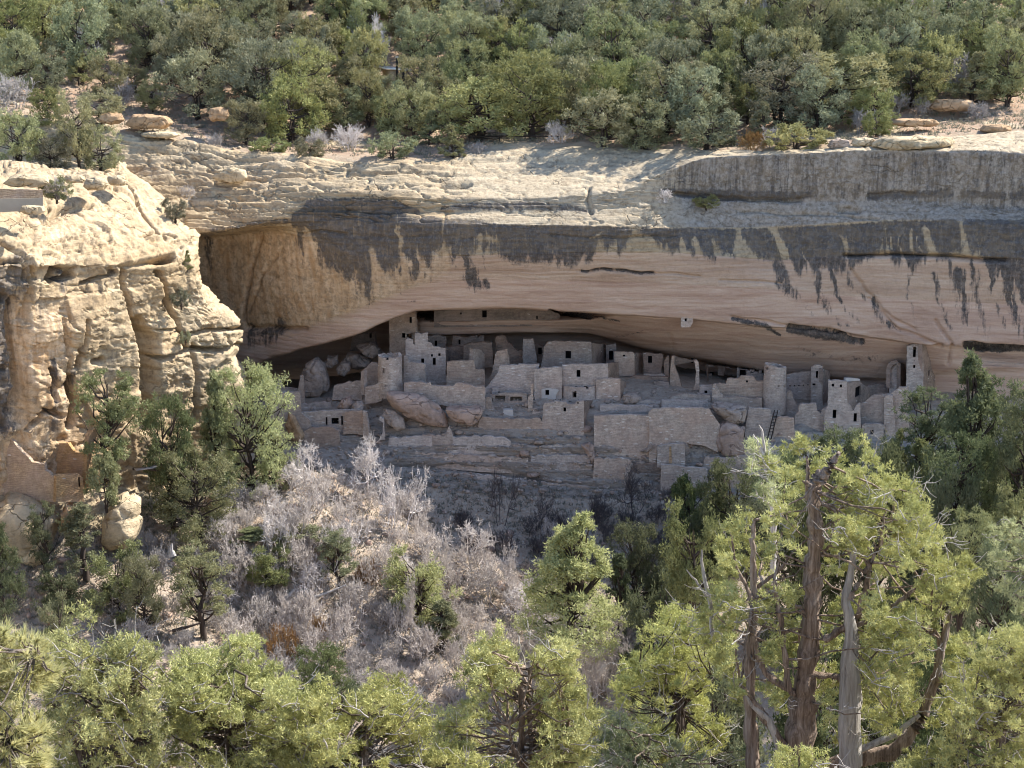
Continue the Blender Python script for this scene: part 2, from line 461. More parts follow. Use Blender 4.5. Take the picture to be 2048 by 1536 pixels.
M['leaf_dark'] = mat_leaf('dark_foliage', (0.075, 0.092, 0.045), (0.145, 0.165, 0.078), (0.225, 0.24, 0.12), 0.3, 1.1, 0.3)
M['leaf_near'] = mat_leaf('near_juniper_foliage', (0.19, 0.195, 0.07), (0.46, 0.455, 0.175), (0.72, 0.69, 0.33), 0.18, 1.6, 0.10)
M['leaf_pine'] = mat_leaf('pine_needles', (0.32, 0.31, 0.11), (0.54, 0.51, 0.22), (0.72, 0.66, 0.36), 0.38, 3.0, 0.1)
M['leaf_rust'] = mat_leaf('rusty_leaves', (0.20, 0.11, 0.045), (0.30, 0.18, 0.075), (0.36, 0.25, 0.11), 0.35, 1.5, 0.15)
M['leaf_sage'] = mat_leaf('sage_leaves', (0.17, 0.165, 0.12), (0.25, 0.24, 0.18), (0.33, 0.315, 0.25), 0.3, 1.5, 0.3)
M['white'] = mat_plain('white_roof_paint', (0.78, 0.76, 0.70), 0.06, 2.0)
M['black'] = mat_plain('black_pipe_paint', (0.02, 0.02, 0.022), 0.2, 2.0, 0.5)
M['grey_metal'] = mat_plain('grey_metal', (0.30, 0.30, 0.31), 0.15, 2.0, 0.6)
M['tan_paint'] = mat_plain('tan_paint', (0.50, 0.38, 0.25), 0.1, 2.0)
M['concrete'] = mat_plain('concrete', (0.31, 0.275, 0.22), 0.1, 1.0)
M['ladder'] = mat_plain('ladder_wood', (0.035, 0.027, 0.024), 0.3, 4.0)

# ================================================================ CLIFF (structure)
def seg_dist(px, py, poly, yscale=1.0):
    d = np.full(np.shape(px), 1e9)
    for (x0, y0), (x1, y1) in zip(poly[:-1], poly[1:]):
        vx, vy = x1 - x0, (y1 - y0) * yscale
        L = vx * vx + vy * vy + 1e-9
        t = np.clip(((px - x0) * vx + (py - y0) * yscale * vy) / L, 0, 1)
        d = np.minimum(d, np.hypot(px - x0 - t * vx, (py - y0) * yscale - t * vy))
    return d

def sm(a, b, x):
    t = np.clip((x - a) / (b - a), 0, 1)
    return t * t * (3 - 2 * t)

def loft(curves, px, nsub, smooth=0):
    """curves: list of [(px, y, d)...]; nsub: rows between successive curves -> arrays (rows, cols) of y and d."""
    Y = np.stack([crv(c, 1)(px) for c in curves]); D = np.stack([crv(c, 2)(px) for c in curves])
    rows_y, rows_d = [], []
    for k, n in enumerate(nsub):
        t = (np.arange(n) / n)[:, None]
        rows_y.append(Y[k] * (1 - t) + Y[k + 1] * t); rows_d.append(D[k] * (1 - t) + D[k + 1] * t)
    rows_y.append(Y[-1:]); rows_d.append(D[-1:])
    yy, dd = np.concatenate(rows_y), np.concatenate(rows_d)
    for _ in range(smooth):
        for a in (yy, dd):
            a[1:-1] = 0.25 * a[:-2] + 0.5 * a[1:-1] + 0.25 * a[2:]
    k = np.array([1, 4, 6, 4, 1.]) / 16
    for _ in range(6):   # soften the kinks between columns
        for a in (yy, dd):
            p = np.pad(a, ((0, 0), (2, 2)), mode='edge')
            a[:] = sum(k[i] * p[:, i:i + a.shape[1]] for i in range(5))
    return yy, dd

def normals(V):
    du = np.gradient(V, axis=1); dv = np.gradient(V, axis=0)
    n = np.cross(dv, du)
    n /= np.linalg.norm(n, axis=-1, keepdims=True) + 1e-9
    return n

RIM = [(-500, 215, 192), (0, 215, 191), (230, 262, 190), (340, 272, 190), (470, 298, 189), (600, 312, 188), (760, 320, 187), (900, 318, 187), (960, 297, 190), (1150, 290, 191),
       (1300, 296, 190), (1450, 301, 184.5), (1600, 299, 182), (1700, 293, 181.5), (1800, 283, 183), (1900, 272, 186), (2048, 262, 187), (2600, 250, 187)]
K1 = [(-500, 340, 186), (230, 335, 186), (400, 370, 184), (600, 380, 181.5), (700, 388, 180), (900, 398, 179.2), (1100, 395, 179.2), (1250, 380, 179.2), (1320, 345, 180.2), (1400, 316, 181),
      (1450, 311, 181), (1600, 306, 180), (1700, 301, 179.2), (1800, 300, 179), (1930, 301, 178), (2048, 304, 177), (2600, 304, 172)]
K2 = [(-500, 400, 183), (230, 400, 182), (400, 430, 180), (520, 420, 179.4), (600, 415, 179.5), (700, 425, 179.2), (900, 425, 178.6), (1000, 424, 178.3), (1200, 420, 178.2), (1300, 402, 179), (1380, 392, 181.2), (1450, 398, 181.4),
      (1600, 400, 180.4), (1800, 400, 179.4), (2048, 415, 177.6), (2600, 420, 172.4)]
K3 = [(-500, 462, 181), (300, 466, 178.6), (400, 464, 178), (460, 460, 177.8), (530, 443, 178), (600, 438, 179), (700, 446, 178.9), (830, 447, 177), (1000, 449, 176.2), (1200, 452, 176.2), (1330, 456, 177.2), (1450, 458, 179.8),
      (1600, 452, 178.8), (1750, 441, 178), (1850, 440, 177), (2048, 450, 174.8), (2600, 455, 170)]
K4 = [(-500, 480, 190), (300, 480, 190), (400, 474, 189), (460, 470, 188), (540, 466, 184), (600, 478, 180.5), (700, 512, 178.6), (800, 516, 177.2), (950, 512, 176.2), (1000, 510, 176), (1200, 505, 175.9), (1350, 506, 176.8),
      (1550, 522, 178.2), (1700, 512, 177.4), (1800, 510, 176.6), (1900, 515, 175.4), (2010, 518, 174.3), (2048, 520, 174), (2600, 520, 169)]
K5 = [(-500, 655, 193), (400, 652, 191), (490, 655, 188), (600, 656, 183.5), (700, 625, 180.2), (760, 600, 179), (850, 566, 177.8), (950, 560, 177.4), (1100, 560, 177.2), (1400, 570, 177.7), (1700, 592, 178), (2048, 610, 174.6), (2600, 610, 170)]
K6 = [(-500, 760, 194), (400, 760, 191), (490, 737, 188.5), (560, 710, 185.5), (640, 690, 183), (720, 668, 181), (780, 640, 180), (830, 622, 179.5), (1000, 618, 179), (1200, 627, 179), (1400, 640, 179), (1500, 650, 179), (1600, 660, 179),
      (1700, 668, 178.8), (1800, 683, 178), (1860, 690, 177.2), (1950, 692, 176), (2048, 697, 175), (2600, 700, 170)]
K7 = [(-500, 745, 200), (490, 727, 199), (640, 682, 199), (780, 634, 199), (830, 617, 198), (1000, 614, 197), (1100, 616, 197), (1180, 621, 193), (1240, 629.5, 180.6), (1400, 641, 180), (1600, 661, 180), (1800, 684, 179), (1870, 691, 178.4), (1900, 690, 178), (1960, 693, 180), (2048, 700, 179), (2600, 702, 174)]
K8 = [(-500, 750, 200), (490, 740, 199.5), (640, 688, 199.5), (760, 655, 199), (800, 648, 196), (835, 642, 189.5), (900, 641, 189), (1000, 639, 189), (1100, 640, 189), (1190, 637, 186.5), (1240, 633, 181.4), (1280, 634, 180.4), (1400, 643, 180.2),
      (1600, 664, 180), (1800, 687, 179), (1870, 694, 178.6), (1900, 700, 178.2), (1960, 703, 180), (2048, 712, 179), (2600, 712, 174)]
K9 = [(-500, 765, 200), (490, 760, 200), (640, 715, 200), (780, 690, 199.5), (830, 669, 190.4), (900, 671, 190), (960, 668, 190), (1050, 666, 190), (1180, 668, 190), (1260, 690, 189), (1300, 700, 188.6), (1400, 720, 188), (1500, 738, 187), (1560, 748, 186),
      (1700, 756, 184.5), (1800, 757, 183), (1870, 742, 180.6), (1900, 735, 179.4), (2048, 735, 178), (2600, 735, 174)]
K10 = [(-500, 780, 200), (490, 775, 200.5), (640, 735, 200.5), (780, 700, 200.5), (830, 666, 199.5), (1000, 663, 199), (1180, 668, 199), (1250, 690, 198.5), (1400, 722, 197), (1500, 742, 193), (1560, 751, 189), (1700, 760, 186), (1800, 762, 184), (1870, 750, 181.4), (2048, 745, 178.5), (2600, 745, 174.5)]
K11 = [(-500, 830, 200), (490, 820, 200.5), (780, 790, 200.5), (1000, 770, 199), (1250, 780, 198.5), (1500, 810, 193), (1700, 850, 186.5), (1800, 860, 184.5), (2048, 880, 179), (2600, 900, 175)]

def back_rim(c, dd, lift):   # top run-in under the mesa soil
    return [(x, y + lift, d + dd) for x, y, d in c]

px = np.arange(-480, 2580, 3.0)
curves = [back_rim(RIM, 16, 8), RIM, K1, K2, K3, K4, K5, K6, K7, K8, K9, K10, K11]
nsub = [8, 44, 26, 22, 30, 50, 34, 14, 8, 24, 10, 18]
yy, dd = loft(curves, px, nsub, 4)
PX = np.broadcast_to(px, yy.shape).copy()
rowid = np.concatenate([np.full(n, k) for k, n in enumerate(nsub)] + [[len(nsub)]])[:, None] * np.ones_like(yy)
V = P(PX, yy, dd)
# hand-read cracks, ledges and blocks: (photo polyline, width px, cut in metres)
CRACKS = [([(1165, 541), (1230, 543), (1310, 545)], 2.5, .8), ([(1310, 545), (1400, 552)], 2, .3), ([(1690, 513), (1780, 510), (1880, 514), (2010, 520)], 3.5, 1.2), ([(490, 657), (560, 658), (610, 658)], 4, .8),
          ([(420, 343), (470, 352), (520, 362), (600, 358), (700, 352), (830, 345)], 2.5, .6), ([(640, 334), (760, 346), (900, 350)], 2, .35), ([(520, 340), (600, 345), (720, 342)], 2, .4),
          ([(600, 384), (680, 380), (760, 378)], 2.5, .5), ([(560, 325), (700, 332), (850, 330)], 2, .3), ([(400, 300), (470, 318), (560, 327)], 2.5, .4), ([(300, 295), (380, 312), (430, 340)], 2.5, .4),
          ([(940, 322), (1050, 318), (1200, 322)], 2, .3), ([(1000, 350), (1120, 345), (1180, 360)], 2, .25), ([(880, 372), (940, 369)], 4, .6), ([(1180, 375), (1178, 400), (1182, 425)], 3, .5),
          ([(600, 415), (690, 420), (760, 426)], 2, .3), ([(1100, 470), (1230, 476), (1350, 470)], 2, .3), ([(700, 470), (800, 475), (880, 470)], 2, .25), ([(1345, 385), (1450, 397), (1600, 400)], 3, .8),
          ([(1740, 391), (1830, 388)], 4, .5), ([(1680, 423), (1715, 418)], 6, .7), ([(1480, 425), (1600, 428), (1760, 436)], 2, .4), ([(1580, 655), (1660, 664), (1720, 682)], 5, 1.2), ([(1465, 636), (1540, 645), (1600, 656)], 2.5, .5),
          ([(1100, 624), (1180, 634)], 3, .5), ([(1440, 560), (1560, 566)], 2, .25), ([(600, 470), (640, 462), (690, 470)], 2.5, .4), ([(520, 470), (500, 540), (488, 600), (482, 640)], 4, .8), ([(560, 500), (520, 560), (500, 620)], 2.5, .4),
          ([(1340, 668), (1348, 700)], 3, .15), ([(1735, 600), (1800, 660), (1880, 690)], 3, .4), ([(1700, 540), (1760, 620), (1830, 660)], 3, .3), ([(1930, 690), (2048, 697)], 4, 1.5), ([(1870, 640), (1900, 690), (1895, 730)], 3, .4)]
cut = np.zeros_like(yy)
wobx = PX + 6 * fbm(V * 0.5, 2, 91); woby = yy + 5 * fbm(V * 0.5 + 40, 2, 92)
vis = (rowid >= 1) & (rowid <= 11)
for poly, w, a in CRACKS:
    cut = np.maximum(cut, a * np.exp(-(seg_dist(wobx, woby, poly, 1.0) / w) ** 2))
nrm = normals(V)
topz = (rowid < 4) * (1 - sm(1300, 1380, PX) * (rowid > 1.5))       # broken, ledgy slickrock
left = 1 - sm(560, 700, PX)
disp = 0.55 * fbm(V * 0.16, 3, 1) + 0.17 * fbm(V * np.array([.3, .4, .9]), 3, 5)
stra = V[..., 2] * 1.0 + 0.6 * fbm(V * np.array([.10, .10, .2]), 3, 9)
ledge = (stra * 0.85) % 1.0
ledge2 = (stra * 2.3 + 0.35 * fbm(V * .3, 2, 3)) % 1.0
mod = 0.5 + 0.5 * fbm(V * np.array([.14, .14, .5]), 3, 33)
disp += topz * (0.42 * (ledge - .5) * np.clip(mod * 1.6, 0, 1.2) + 0.22 * (ledge2 - .5) * np.clip(1.4 * mod, 0, 1)) * (0.55 + 0.55 * (1 - sm(850, 1000, PX)))
disp += (1 - topz) * (0.10 * (ledge2 - .5) + 0.07 * (ledge - .5))
rid = 1 - np.abs(fbm(V * np.array([.35, .35, 1.5]), 3, 21))
disp -= (0.10 + 0.30 * topz) * np.clip((rid - .86) / .14, 0, 1) ** 2
disp += 0.07 * fbm(V * np.array([1.0, 1.2, 2.4]), 2, 51) * (0.5 + topz)
disp *= 1 - .5 * sm(860, 980, PX) * (rowid < 4)
under = (rowid >= 4.5) * sm(560, 640, PX)
disp *= 1 - 0.62 * under
fade = np.clip(1.2 - 0.1 * np.abs(yy - crv(RIM, 1)(px)), 0, 1) * 0.0
V = V + nrm * (disp * vis - cut)[..., None] * np.clip(rowid, 0, 1)[..., None]
# paints of the rock, with some shade and sun painted in
def band(pts_t, pts_b, soft=7, drip=0):
    a = np.array(pts_t, float); b = np.array(pts_b, float)
    yt, yb = np.interp(px, a[:, 0], a[:, 1]), np.interp(px, b[:, 0], b[:, 1])
    if drip: yb = yb + drip * (1.1 * noise3(np.stack([px / 31., px * 0, px * 0], -1), 65) + (.25 + .8 * np.clip(noise3(np.stack([px / 70., px * 0, px * 0], -1), 68), 0, 1)) * (noise3(np.stack([px / 12., px * 0, px * 0], -1), 66) + .5 * noise3(np.stack([px / 5., px * 0, px * 0], -1), 67)))
    m = sm(-soft, soft, yy - yt) * sm(-soft * (1.6 + .1 * drip), soft * (1.6 + .1 * drip), yb - yy)
    return m * ((px >= a[0, 0]) & (px <= a[-1, 0]))
stain_shade = band([(585, 430), (620, 402), (700, 397), (780, 400), (830, 418), (880, 440), (960, 442), (1000, 450), (1200, 453), (1330, 458), (1450, 460), (1650, 452), (1800, 441), (1900, 441), (2600, 446)],
             [(585, 440), (640, 500), (700, 528), (760, 536), (850, 520), (900, 503), (960, 492), (1000, 500), (1150, 505), (1200, 488), (1290, 482), (1320, 500), (1480, 508), (1530, 520), (1560, 548), (1620, 552), (1660, 545), (1700, 518), (1750, 510), (1900, 517), (2010, 530), (2070, 600), (2600, 640)], 7, 22) * 1.12
stain_shade = np.maximum(stain_shade, band([(880, 412), (940, 405), (1080, 402), (1150, 410), (1190, 425)], [(880, 428), (960, 422), (1060, 420), (1150, 424), (1190, 430)], 5) * 0.62)
stain_shade = np.maximum(stain_shade, band([(1320, 345), (1360, 318), (1450, 313), (1600, 309), (1800, 304), (2048, 306), (2600, 308)], [(1320, 365), (1360, 395), (1500, 400), (1700, 398), (1800, 408), (2048, 430), (2600, 430)], 4) * 0.36)
stain_shade = np.maximum(stain_shade, band([(1320, 376), (1450, 380), (1560, 382), (1620, 384)], [(1320, 390), (1450, 402), (1560, 401), (1620, 396)], 4) * 0.85)
stain_shade = np.maximum(stain_shade, band([(1735, 384), (1900, 380), (2048, 384), (2600, 385)], [(1735, 402), (1900, 395), (2048, 400), (2600, 400)], 4) * 0.8)
stain_shade = np.maximum(stain_shade, band([(300, 458), (400, 462), (520, 440), (590, 436)], [(300, 474), (400, 472), (520, 452), (590, 450)], 4) * 0.5)
STREAKS = [((712, 515), (722, 600), 17, .95), ((735, 560), (738, 605), 10, .8), ((790, 520), (820, 562), 24, .85), ((825, 525), (860, 560), 18, .8), ((932, 505), (944, 560), 14, 1.0), ((944, 560), (955, 585), 16, .9), ((905, 510), (915, 555), 7, .5), ((965, 515), (978, 560), 5, .45),
           ((640, 505), (650, 540), 8, .6), ((600, 470), (605, 520), 9, .5), ((675, 530), (680, 560), 6, .6), ((1555, 545), (1640, 610), 22, .8), ((1630, 560), (1680, 640), 9, .6), ((1600, 600), (1700, 668), 7, .5), ((1655, 540), (1720, 640), 10, .75), ((1680, 525), (1745, 610), 7, .6), ((1745, 610), (1800, 672), 7, .5),
           ((1815, 560), (1830, 640), 7, .55), ((1872, 560), (1900, 665), 10, .75), ((1915, 560), (1945, 668), 12, .85), ((1945, 540), (1975, 660), 9, .8), ((1975, 530), (2010, 668), 12, .9), ((2010, 530), (2048, 668), 18, .95), ((2060, 530), (2100, 680), 30, .95), ((1900, 535), (1925, 600), 6, .5),
           ((1455, 510), (1480, 520), 20, .5), ((415, 480), (412, 560), 7, .8), ((560, 660), (500, 700), 12, .6), ((490, 660), (500, 690), 10, .7), ((800, 600), (830, 612), 6, .25)]
SX = PX + 5.0 * noise3(np.stack([PX / 60., yy / 22., PX * 0], -1), 93) + 2.0 * noise3(np.stack([PX / 30., yy / 8., PX * 0], -1), 94)
for kk, ((x0, y0), (x1, y1), w, a) in enumerate(STREAKS):
    bow = ((x1 - x0) * .12, 0)
    pl_ = [(x0, y0 - 12), (x0 * .6 + x1 * .4 - bow[0], y0 * .5 + y1 * .5), (x1, y1 + 14 * math.sin(kk * 2.3))]
    tpar = np.clip((yy - y0) / (y1 - y0 + 1), 0, 1.3)
    stain_shade = np.maximum(stain_shade, 1.6 * a * (1.05 - .72 * tpar) * (.62 + .5 * noise3(np.stack([SX / 3.2, yy / 60., PX * 0], -1), 95)) * np.exp(-(seg_dist(SX, yy, pl_) / (w * (.75 + .35 * math.sin(kk * 1.7)))) ** 2) ** 0.8)
CLEAR = [((1548, 458), (1590, 560), 11, 1.0), ((1590, 560), (1660, 660), 10, .8), ((1850, 458), (1870, 508), 10, .9), ((742, 500), (757, 575), 9, .95), ((1362, 478), (1372, 510), 6, .9), ((1392, 480), (1400, 510), 6, .8), ((1425, 480), (1432, 508), 5, .8), ((1295, 478), (1310, 500), 9, .8), ((960, 474), (990, 480), 10, .8), ((865, 505), (880, 560), 12, .6), ((805, 510), (808, 550), 5, .7),
         ((1700, 310), (1712, 350), 16, .7), ((1660, 320), (1664, 360), 6, .7), ((1918, 310), (1912, 400), 9, .8), ((1915, 400), (1930, 510), 6, .8), ((1770, 450), (1775, 500), 4, .7), ((1820, 460), (1822, 500), 4, .7), ((1680, 470), (1705, 505), 5, .7), ((1208, 462), (1180, 478), 6, .6), ((700, 430), (705, 470), 8, .5), ((818, 432), (900, 428), 9, .9), ((1530, 330), (1532, 370), 14, .5), ((1440, 316), (1445, 350), 10, .5)]  # bare bands in the varnish; one paints in a sunlit ledge patch
for (x0, y0), (x1, y1), w, a in CLEAR:
    stain_shade = stain_shade * (1 - a * np.exp(-(seg_dist(PX, yy, [(x0, y0), (x1, y1)]) / w) ** 2))
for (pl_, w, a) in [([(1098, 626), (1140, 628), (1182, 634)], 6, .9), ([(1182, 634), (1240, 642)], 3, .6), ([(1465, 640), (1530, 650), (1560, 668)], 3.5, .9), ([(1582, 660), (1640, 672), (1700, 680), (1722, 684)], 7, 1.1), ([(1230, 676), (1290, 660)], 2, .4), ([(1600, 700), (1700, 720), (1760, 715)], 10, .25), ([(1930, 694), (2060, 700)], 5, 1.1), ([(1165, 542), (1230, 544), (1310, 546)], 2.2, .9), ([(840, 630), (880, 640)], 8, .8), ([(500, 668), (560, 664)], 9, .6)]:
    stain_shade = np.maximum(stain_shade, a * np.exp(-(seg_dist(wobx, woby, pl_) / w) ** 2))  # shade of slots and cracks painted dark, with soot blotches on the ceiling
rc = np.random.default_rng(5)
for _ in range(95):
    x0 = rc.uniform(600, 2100); y0 = rc.uniform(405, 500) if x0 < 900 else rc.uniform(452, 500) if rc.uniform() < .7 else rc.uniform(310, 360); Lc = rc.uniform(25, 90); dr_ = rc.uniform(0, .12) if x0 < 1400 else rc.uniform(.02, .28)
    stain_shade = stain_shade * (1 - rc.uniform(.3, .8) * np.exp(-(seg_dist(SX, yy, [(x0, y0), (x0 + dr_ * Lc, y0 + Lc)]) / rc.uniform(1.6, 4.8)) ** 2))
orange = (band([(-480, 470), (400, 474), (540, 466), (600, 470), (700, 500), (860, 500), (900, 505)], [(-480, 670), (600, 660), (700, 628), (760, 603), (850, 568), (900, 540)], 8)) * (0.9 - 0.35 * sm(620, 860, PX))
orange = np.maximum(orange, 0.35 * (rowid < 1.6) * (1 - sm(560, 700, PX)) * sm(-.1, .5, fbm(V * .15, 3, 61)))
pink = np.clip(sm(4.2, 5.4, rowid) * sm(620, 900, PX) + (rowid >= 6), 0, 1) * (1 - orange)
grey = (sm(1300, 1420, PX) * ((rowid >= 2) & (rowid < 4))) * 0.8
pale = ((rowid < 2) | ((rowid < 4) & (PX > 900) & (PX < 1400))) * (0.20 + 0.45 * sm(800, 1000, PX)) * (1 - orange)
cliff = link('cliff', mesh_np('cliff', V, grid_faces(*yy.shape), True, {'stain_shade': stain_shade, 'orange': orange, 'pink': pink, 'grey': grey, 'pale': pale}), M['rock'])
tag(cliff, kind='structure')

# ---------------------------------------------------------------- promontory at the left
XR = np.array([(325, 250), (345, 262), (370, 300), (400, 338), (430, 357), (470, 398), (520, 398), (560, 412), (610, 442), (640, 482), (660, 489), (676, 486), (690, 488), (702, 478), (712, 470), (740, 482), (770, 490), (840, 500), (1060, 520)], float)
DB = np.array([(-480, 118), (-100, 138), (0, 143), (200, 152), (300, 157), (400, 163), (450, 166), (500, 170)], float)
prow = [(326, 24), (345, 15), (400, 8), (470, 2.6), (530, 0), (546, .35), (570, .3), (660, .2), (700, .6), (760, 1.0), (870, 1.5), (960, 2.2), (1060, 3.0)]
pn = [10, 20, 26, 24, 8, 10, 34, 16, 22, 34, 26, 20]
ys = []; os_ = []
for k, n in enumerate(pn):
    t = np.arange(n) / n
    ys.append(prow[k][0] * (1 - t) + prow[k + 1][0] * t); os_.append(prow[k][1] * (1 - t) + prow[k + 1][1] * t)
ys = np.concatenate(ys + [[1060]]); os_ = np.concatenate(os_ + [[3.0]])
for _ in range(3): os_[1:-1] = .25 * os_[:-2] + .5 * os_[1:-1] + .25 * os_[2:]
NS, NW = 300, 16
xr = np.interp(ys, XR[:, 0], XR[:, 1])
s = np.linspace(0, 1, NS) ** 0.8
px2 = -460 + s[None, :] * (xr[:, None] + 460)
yy2 = np.repeat(ys[:, None], NS, 1)
dd2 = np.interp(px2, DB[:, 0], DB[:, 1]) + os_[:, None]
round_ = np.clip((px2 - (xr[:, None] - 30)) / 30, 0, 1)
dd2 += 3.0 * round_ ** 3
V2 = P(px2, yy2, dd2)
PCR = [([(250, 545), (258, 590), (272, 650), (284, 700), (288, 790)], 4, .9), ([(284, 650), (300, 680), (300, 760), (296, 850)], 12, 2.3), ([(318, 545), (338, 590), (352, 620), (364, 650), (372, 700)], 3.5, 1.3), ([(372, 672), (420, 662), (486, 656)], 3, 1.0),
       ([(300, 720), (350, 712), (382, 698), (440, 700), (480, 690)], 4, 1.3), ([(318, 662), (366, 660)], 2, .5), ([(345, 672), (366, 664)], 3, .5), ([(248, 532), (290, 528), (345, 515)], 6, 2.4), ([(170, 568), (200, 558), (235, 545)], 3, 1.1), ([(110, 560), (118, 540), (150, 535)], 7, 2.4), ([(125, 560), (150, 550)], 5, 1.5),
       ([(0, 522), (40, 524), (58, 530)], 6, 1.8), ([(58, 530), (58, 560)], 4, .8), ([(95, 440), (140, 420), (180, 413)], 3, .5), ([(0, 480), (60, 520), (80, 560)], 3, .4), ([(60, 440), (100, 420)], 2, .4), ([(98, 434), (118, 420), (134, 418)], 4, .8), ([(40, 600), (42, 690), (50, 780), (30, 830)], 6, .9), ([(0, 590), (20, 600)], 8, .8),
       ([(150, 720), (168, 690), (172, 640)], 3, .6), ([(155, 735), (160, 710)], 5, 1.2), ([(105, 740), (112, 800)], 5, .6), ([(60, 860), (90, 820), (120, 830)], 4, .9), ([(130, 640), (135, 700), (140, 800)], 3, .3), ([(190, 725), (205, 722)], 5, .8), ([(386, 690), (392, 760), (388, 830)], 3, .5), ([(428, 655), (430, 690)], 2, .3), ([(455, 672), (457, 688)], 2, .35), ([(395, 642), (398, 650)], 2, .2),
       ([(290, 470), (330, 465), (352, 472)], 3, .4), ([(230, 345), (270, 395), (300, 440), (330, 480)], 3, .5), ([(140, 850), (150, 800), (140, 760)], 7, 1.4), ([(70, 560), (60, 640)], 4, .6), ([(10, 750), (25, 745)], 6, .8), ([(0, 800), (14, 860)], 8, 1.0)]
w2x = px2 + 3 * fbm(V2 * 0.9, 2, 71); w2y = yy2 + 3 * fbm(V2 * 0.9 + 30, 2, 72)
cut2 = np.zeros_like(yy2)
for poly, w, a in PCR:
    cut2 = np.maximum(cut2, 1.7 * a * np.exp(-(seg_dist(w2x, w2y, poly) / (w * 1.05)) ** 3.2))
n2 = normals(V2)
st2 = V2[..., 2] + .5 * fbm(V2 * .15, 3, 73)
d2 = 0.8 * fbm(V2 * .20, 2, 74) + 0.20 * fbm(V2 * .8, 3, 75) + .07 * fbm(V2 * 2.4, 2, 76)
fac = noise3(np.floor(V2 * np.array([.32, .32, .5]) + .8 * fbm(V2 * .3, 2, 83)[..., None]), 84)
d2 += .22 * fac
d2 += .16 * ((st2 * .45) % 1.0 - .5) * np.clip(.4 + 1.5 * fbm(V2 * .25, 2, 78), 0, 1.3) + .05 * ((st2 * 2.1) % 1.0 - .5)
rid2 = 1 - np.abs(fbm(V2 * np.array([.5, .5, 1.2]), 3, 77))
d2 -= .35 * np.clip((rid2 - .90) / .10, 0, 1) ** 2
d2 -= (1 - sm(45, 75, px2)) * sm(560, 640, yy2) * (.9 + .7 * fbm(V2 * .5, 2, 79))     # shattered dark corner
V2 = V2 + n2 * (d2 - cut2)[..., None]
# the far side of the nose
tw = np.linspace(0, 1, NW)[1:]
edge_d = dd2[:, -1]
pw = xr[:, None] - 14 * tw[None, :]; dw = edge_d[:, None] + (202 - edge_d[:, None]) * tw[None, :] ** 1.5
Vw = P(pw, np.repeat(ys[:, None], NW - 1, 1), dw)
Vw += (V2[:, -1:] - P(px2[:, -1:], yy2[:, -1:], dd2[:, -1:])) * (1 - tw)[None, :, None]
V2 = np.concatenate([V2, Vw], 1)
q = lambda a, v=None: np.concatenate([a, np.repeat(a[:, -1:], NW - 1, 1)], 1)
stain2 = .85 * np.exp(-(seg_dist(px2, yy2, [(14, 560), (8, 700), (12, 850)]) / 32) ** 2)
for (a, b, c, d, w, k) in [(110, 720, 108, 860, 6, .75), (60, 560, 30, 640, 12, .5), (150, 740, 140, 850, 8, .55), (90, 640, 80, 560, 8, .4), (35, 520, 50, 560, 22, .7), (140, 545, 130, 580, 12, .6), (240, 545, 190, 600, 10, .3), (225, 690, 215, 760, 25, .22)]:
    stain2 = np.maximum(stain2, k * np.exp(-(seg_dist(px2, yy2, [(a, b), (c, d)]) / w) ** 2))
or2 = np.clip(sm(175, 120, px2) * sm(570, 640, yy2) * .95 + .4 * np.exp(-(seg_dist(px2, yy2, [(100, 470), (180, 440), (250, 470)]) / 40) ** 2) + .5 * sm(760, 850, yy2) * sm(330, 200, px2) + .5 * sm(395, 420, px2) * sm(440, 480, yy2) * sm(620, 560, yy2), 0, 1) * (.55 + .45 * sm(-.3, .3, fbm(P(px2, yy2, dd2) * .4, 3, 81)))
or2 = np.clip(or2 + .55 * sm(-.05, .4, fbm(P(px2, yy2, dd2) * .16 + 5, 3, 86)) * (.4 + .6 * sm(430, 560, yy2)), 0, 1)
pl2 = .15 * sm(520, 440, yy2) + .30 * sm(330, 420, px2) * sm(560, 620, yy2)
z0 = np.zeros_like(yy2)
prom = link('promontory', mesh_np('promontory', V2, grid_faces(*V2.shape[:2]), True, {'stain_shade': q(stain2), 'orange': q(or2), 'pink': q(z0), 'grey': q(z0), 'pale': q(np.clip(pl2, 0, 1))}), M['rock'])
tag(prom, kind='structure')

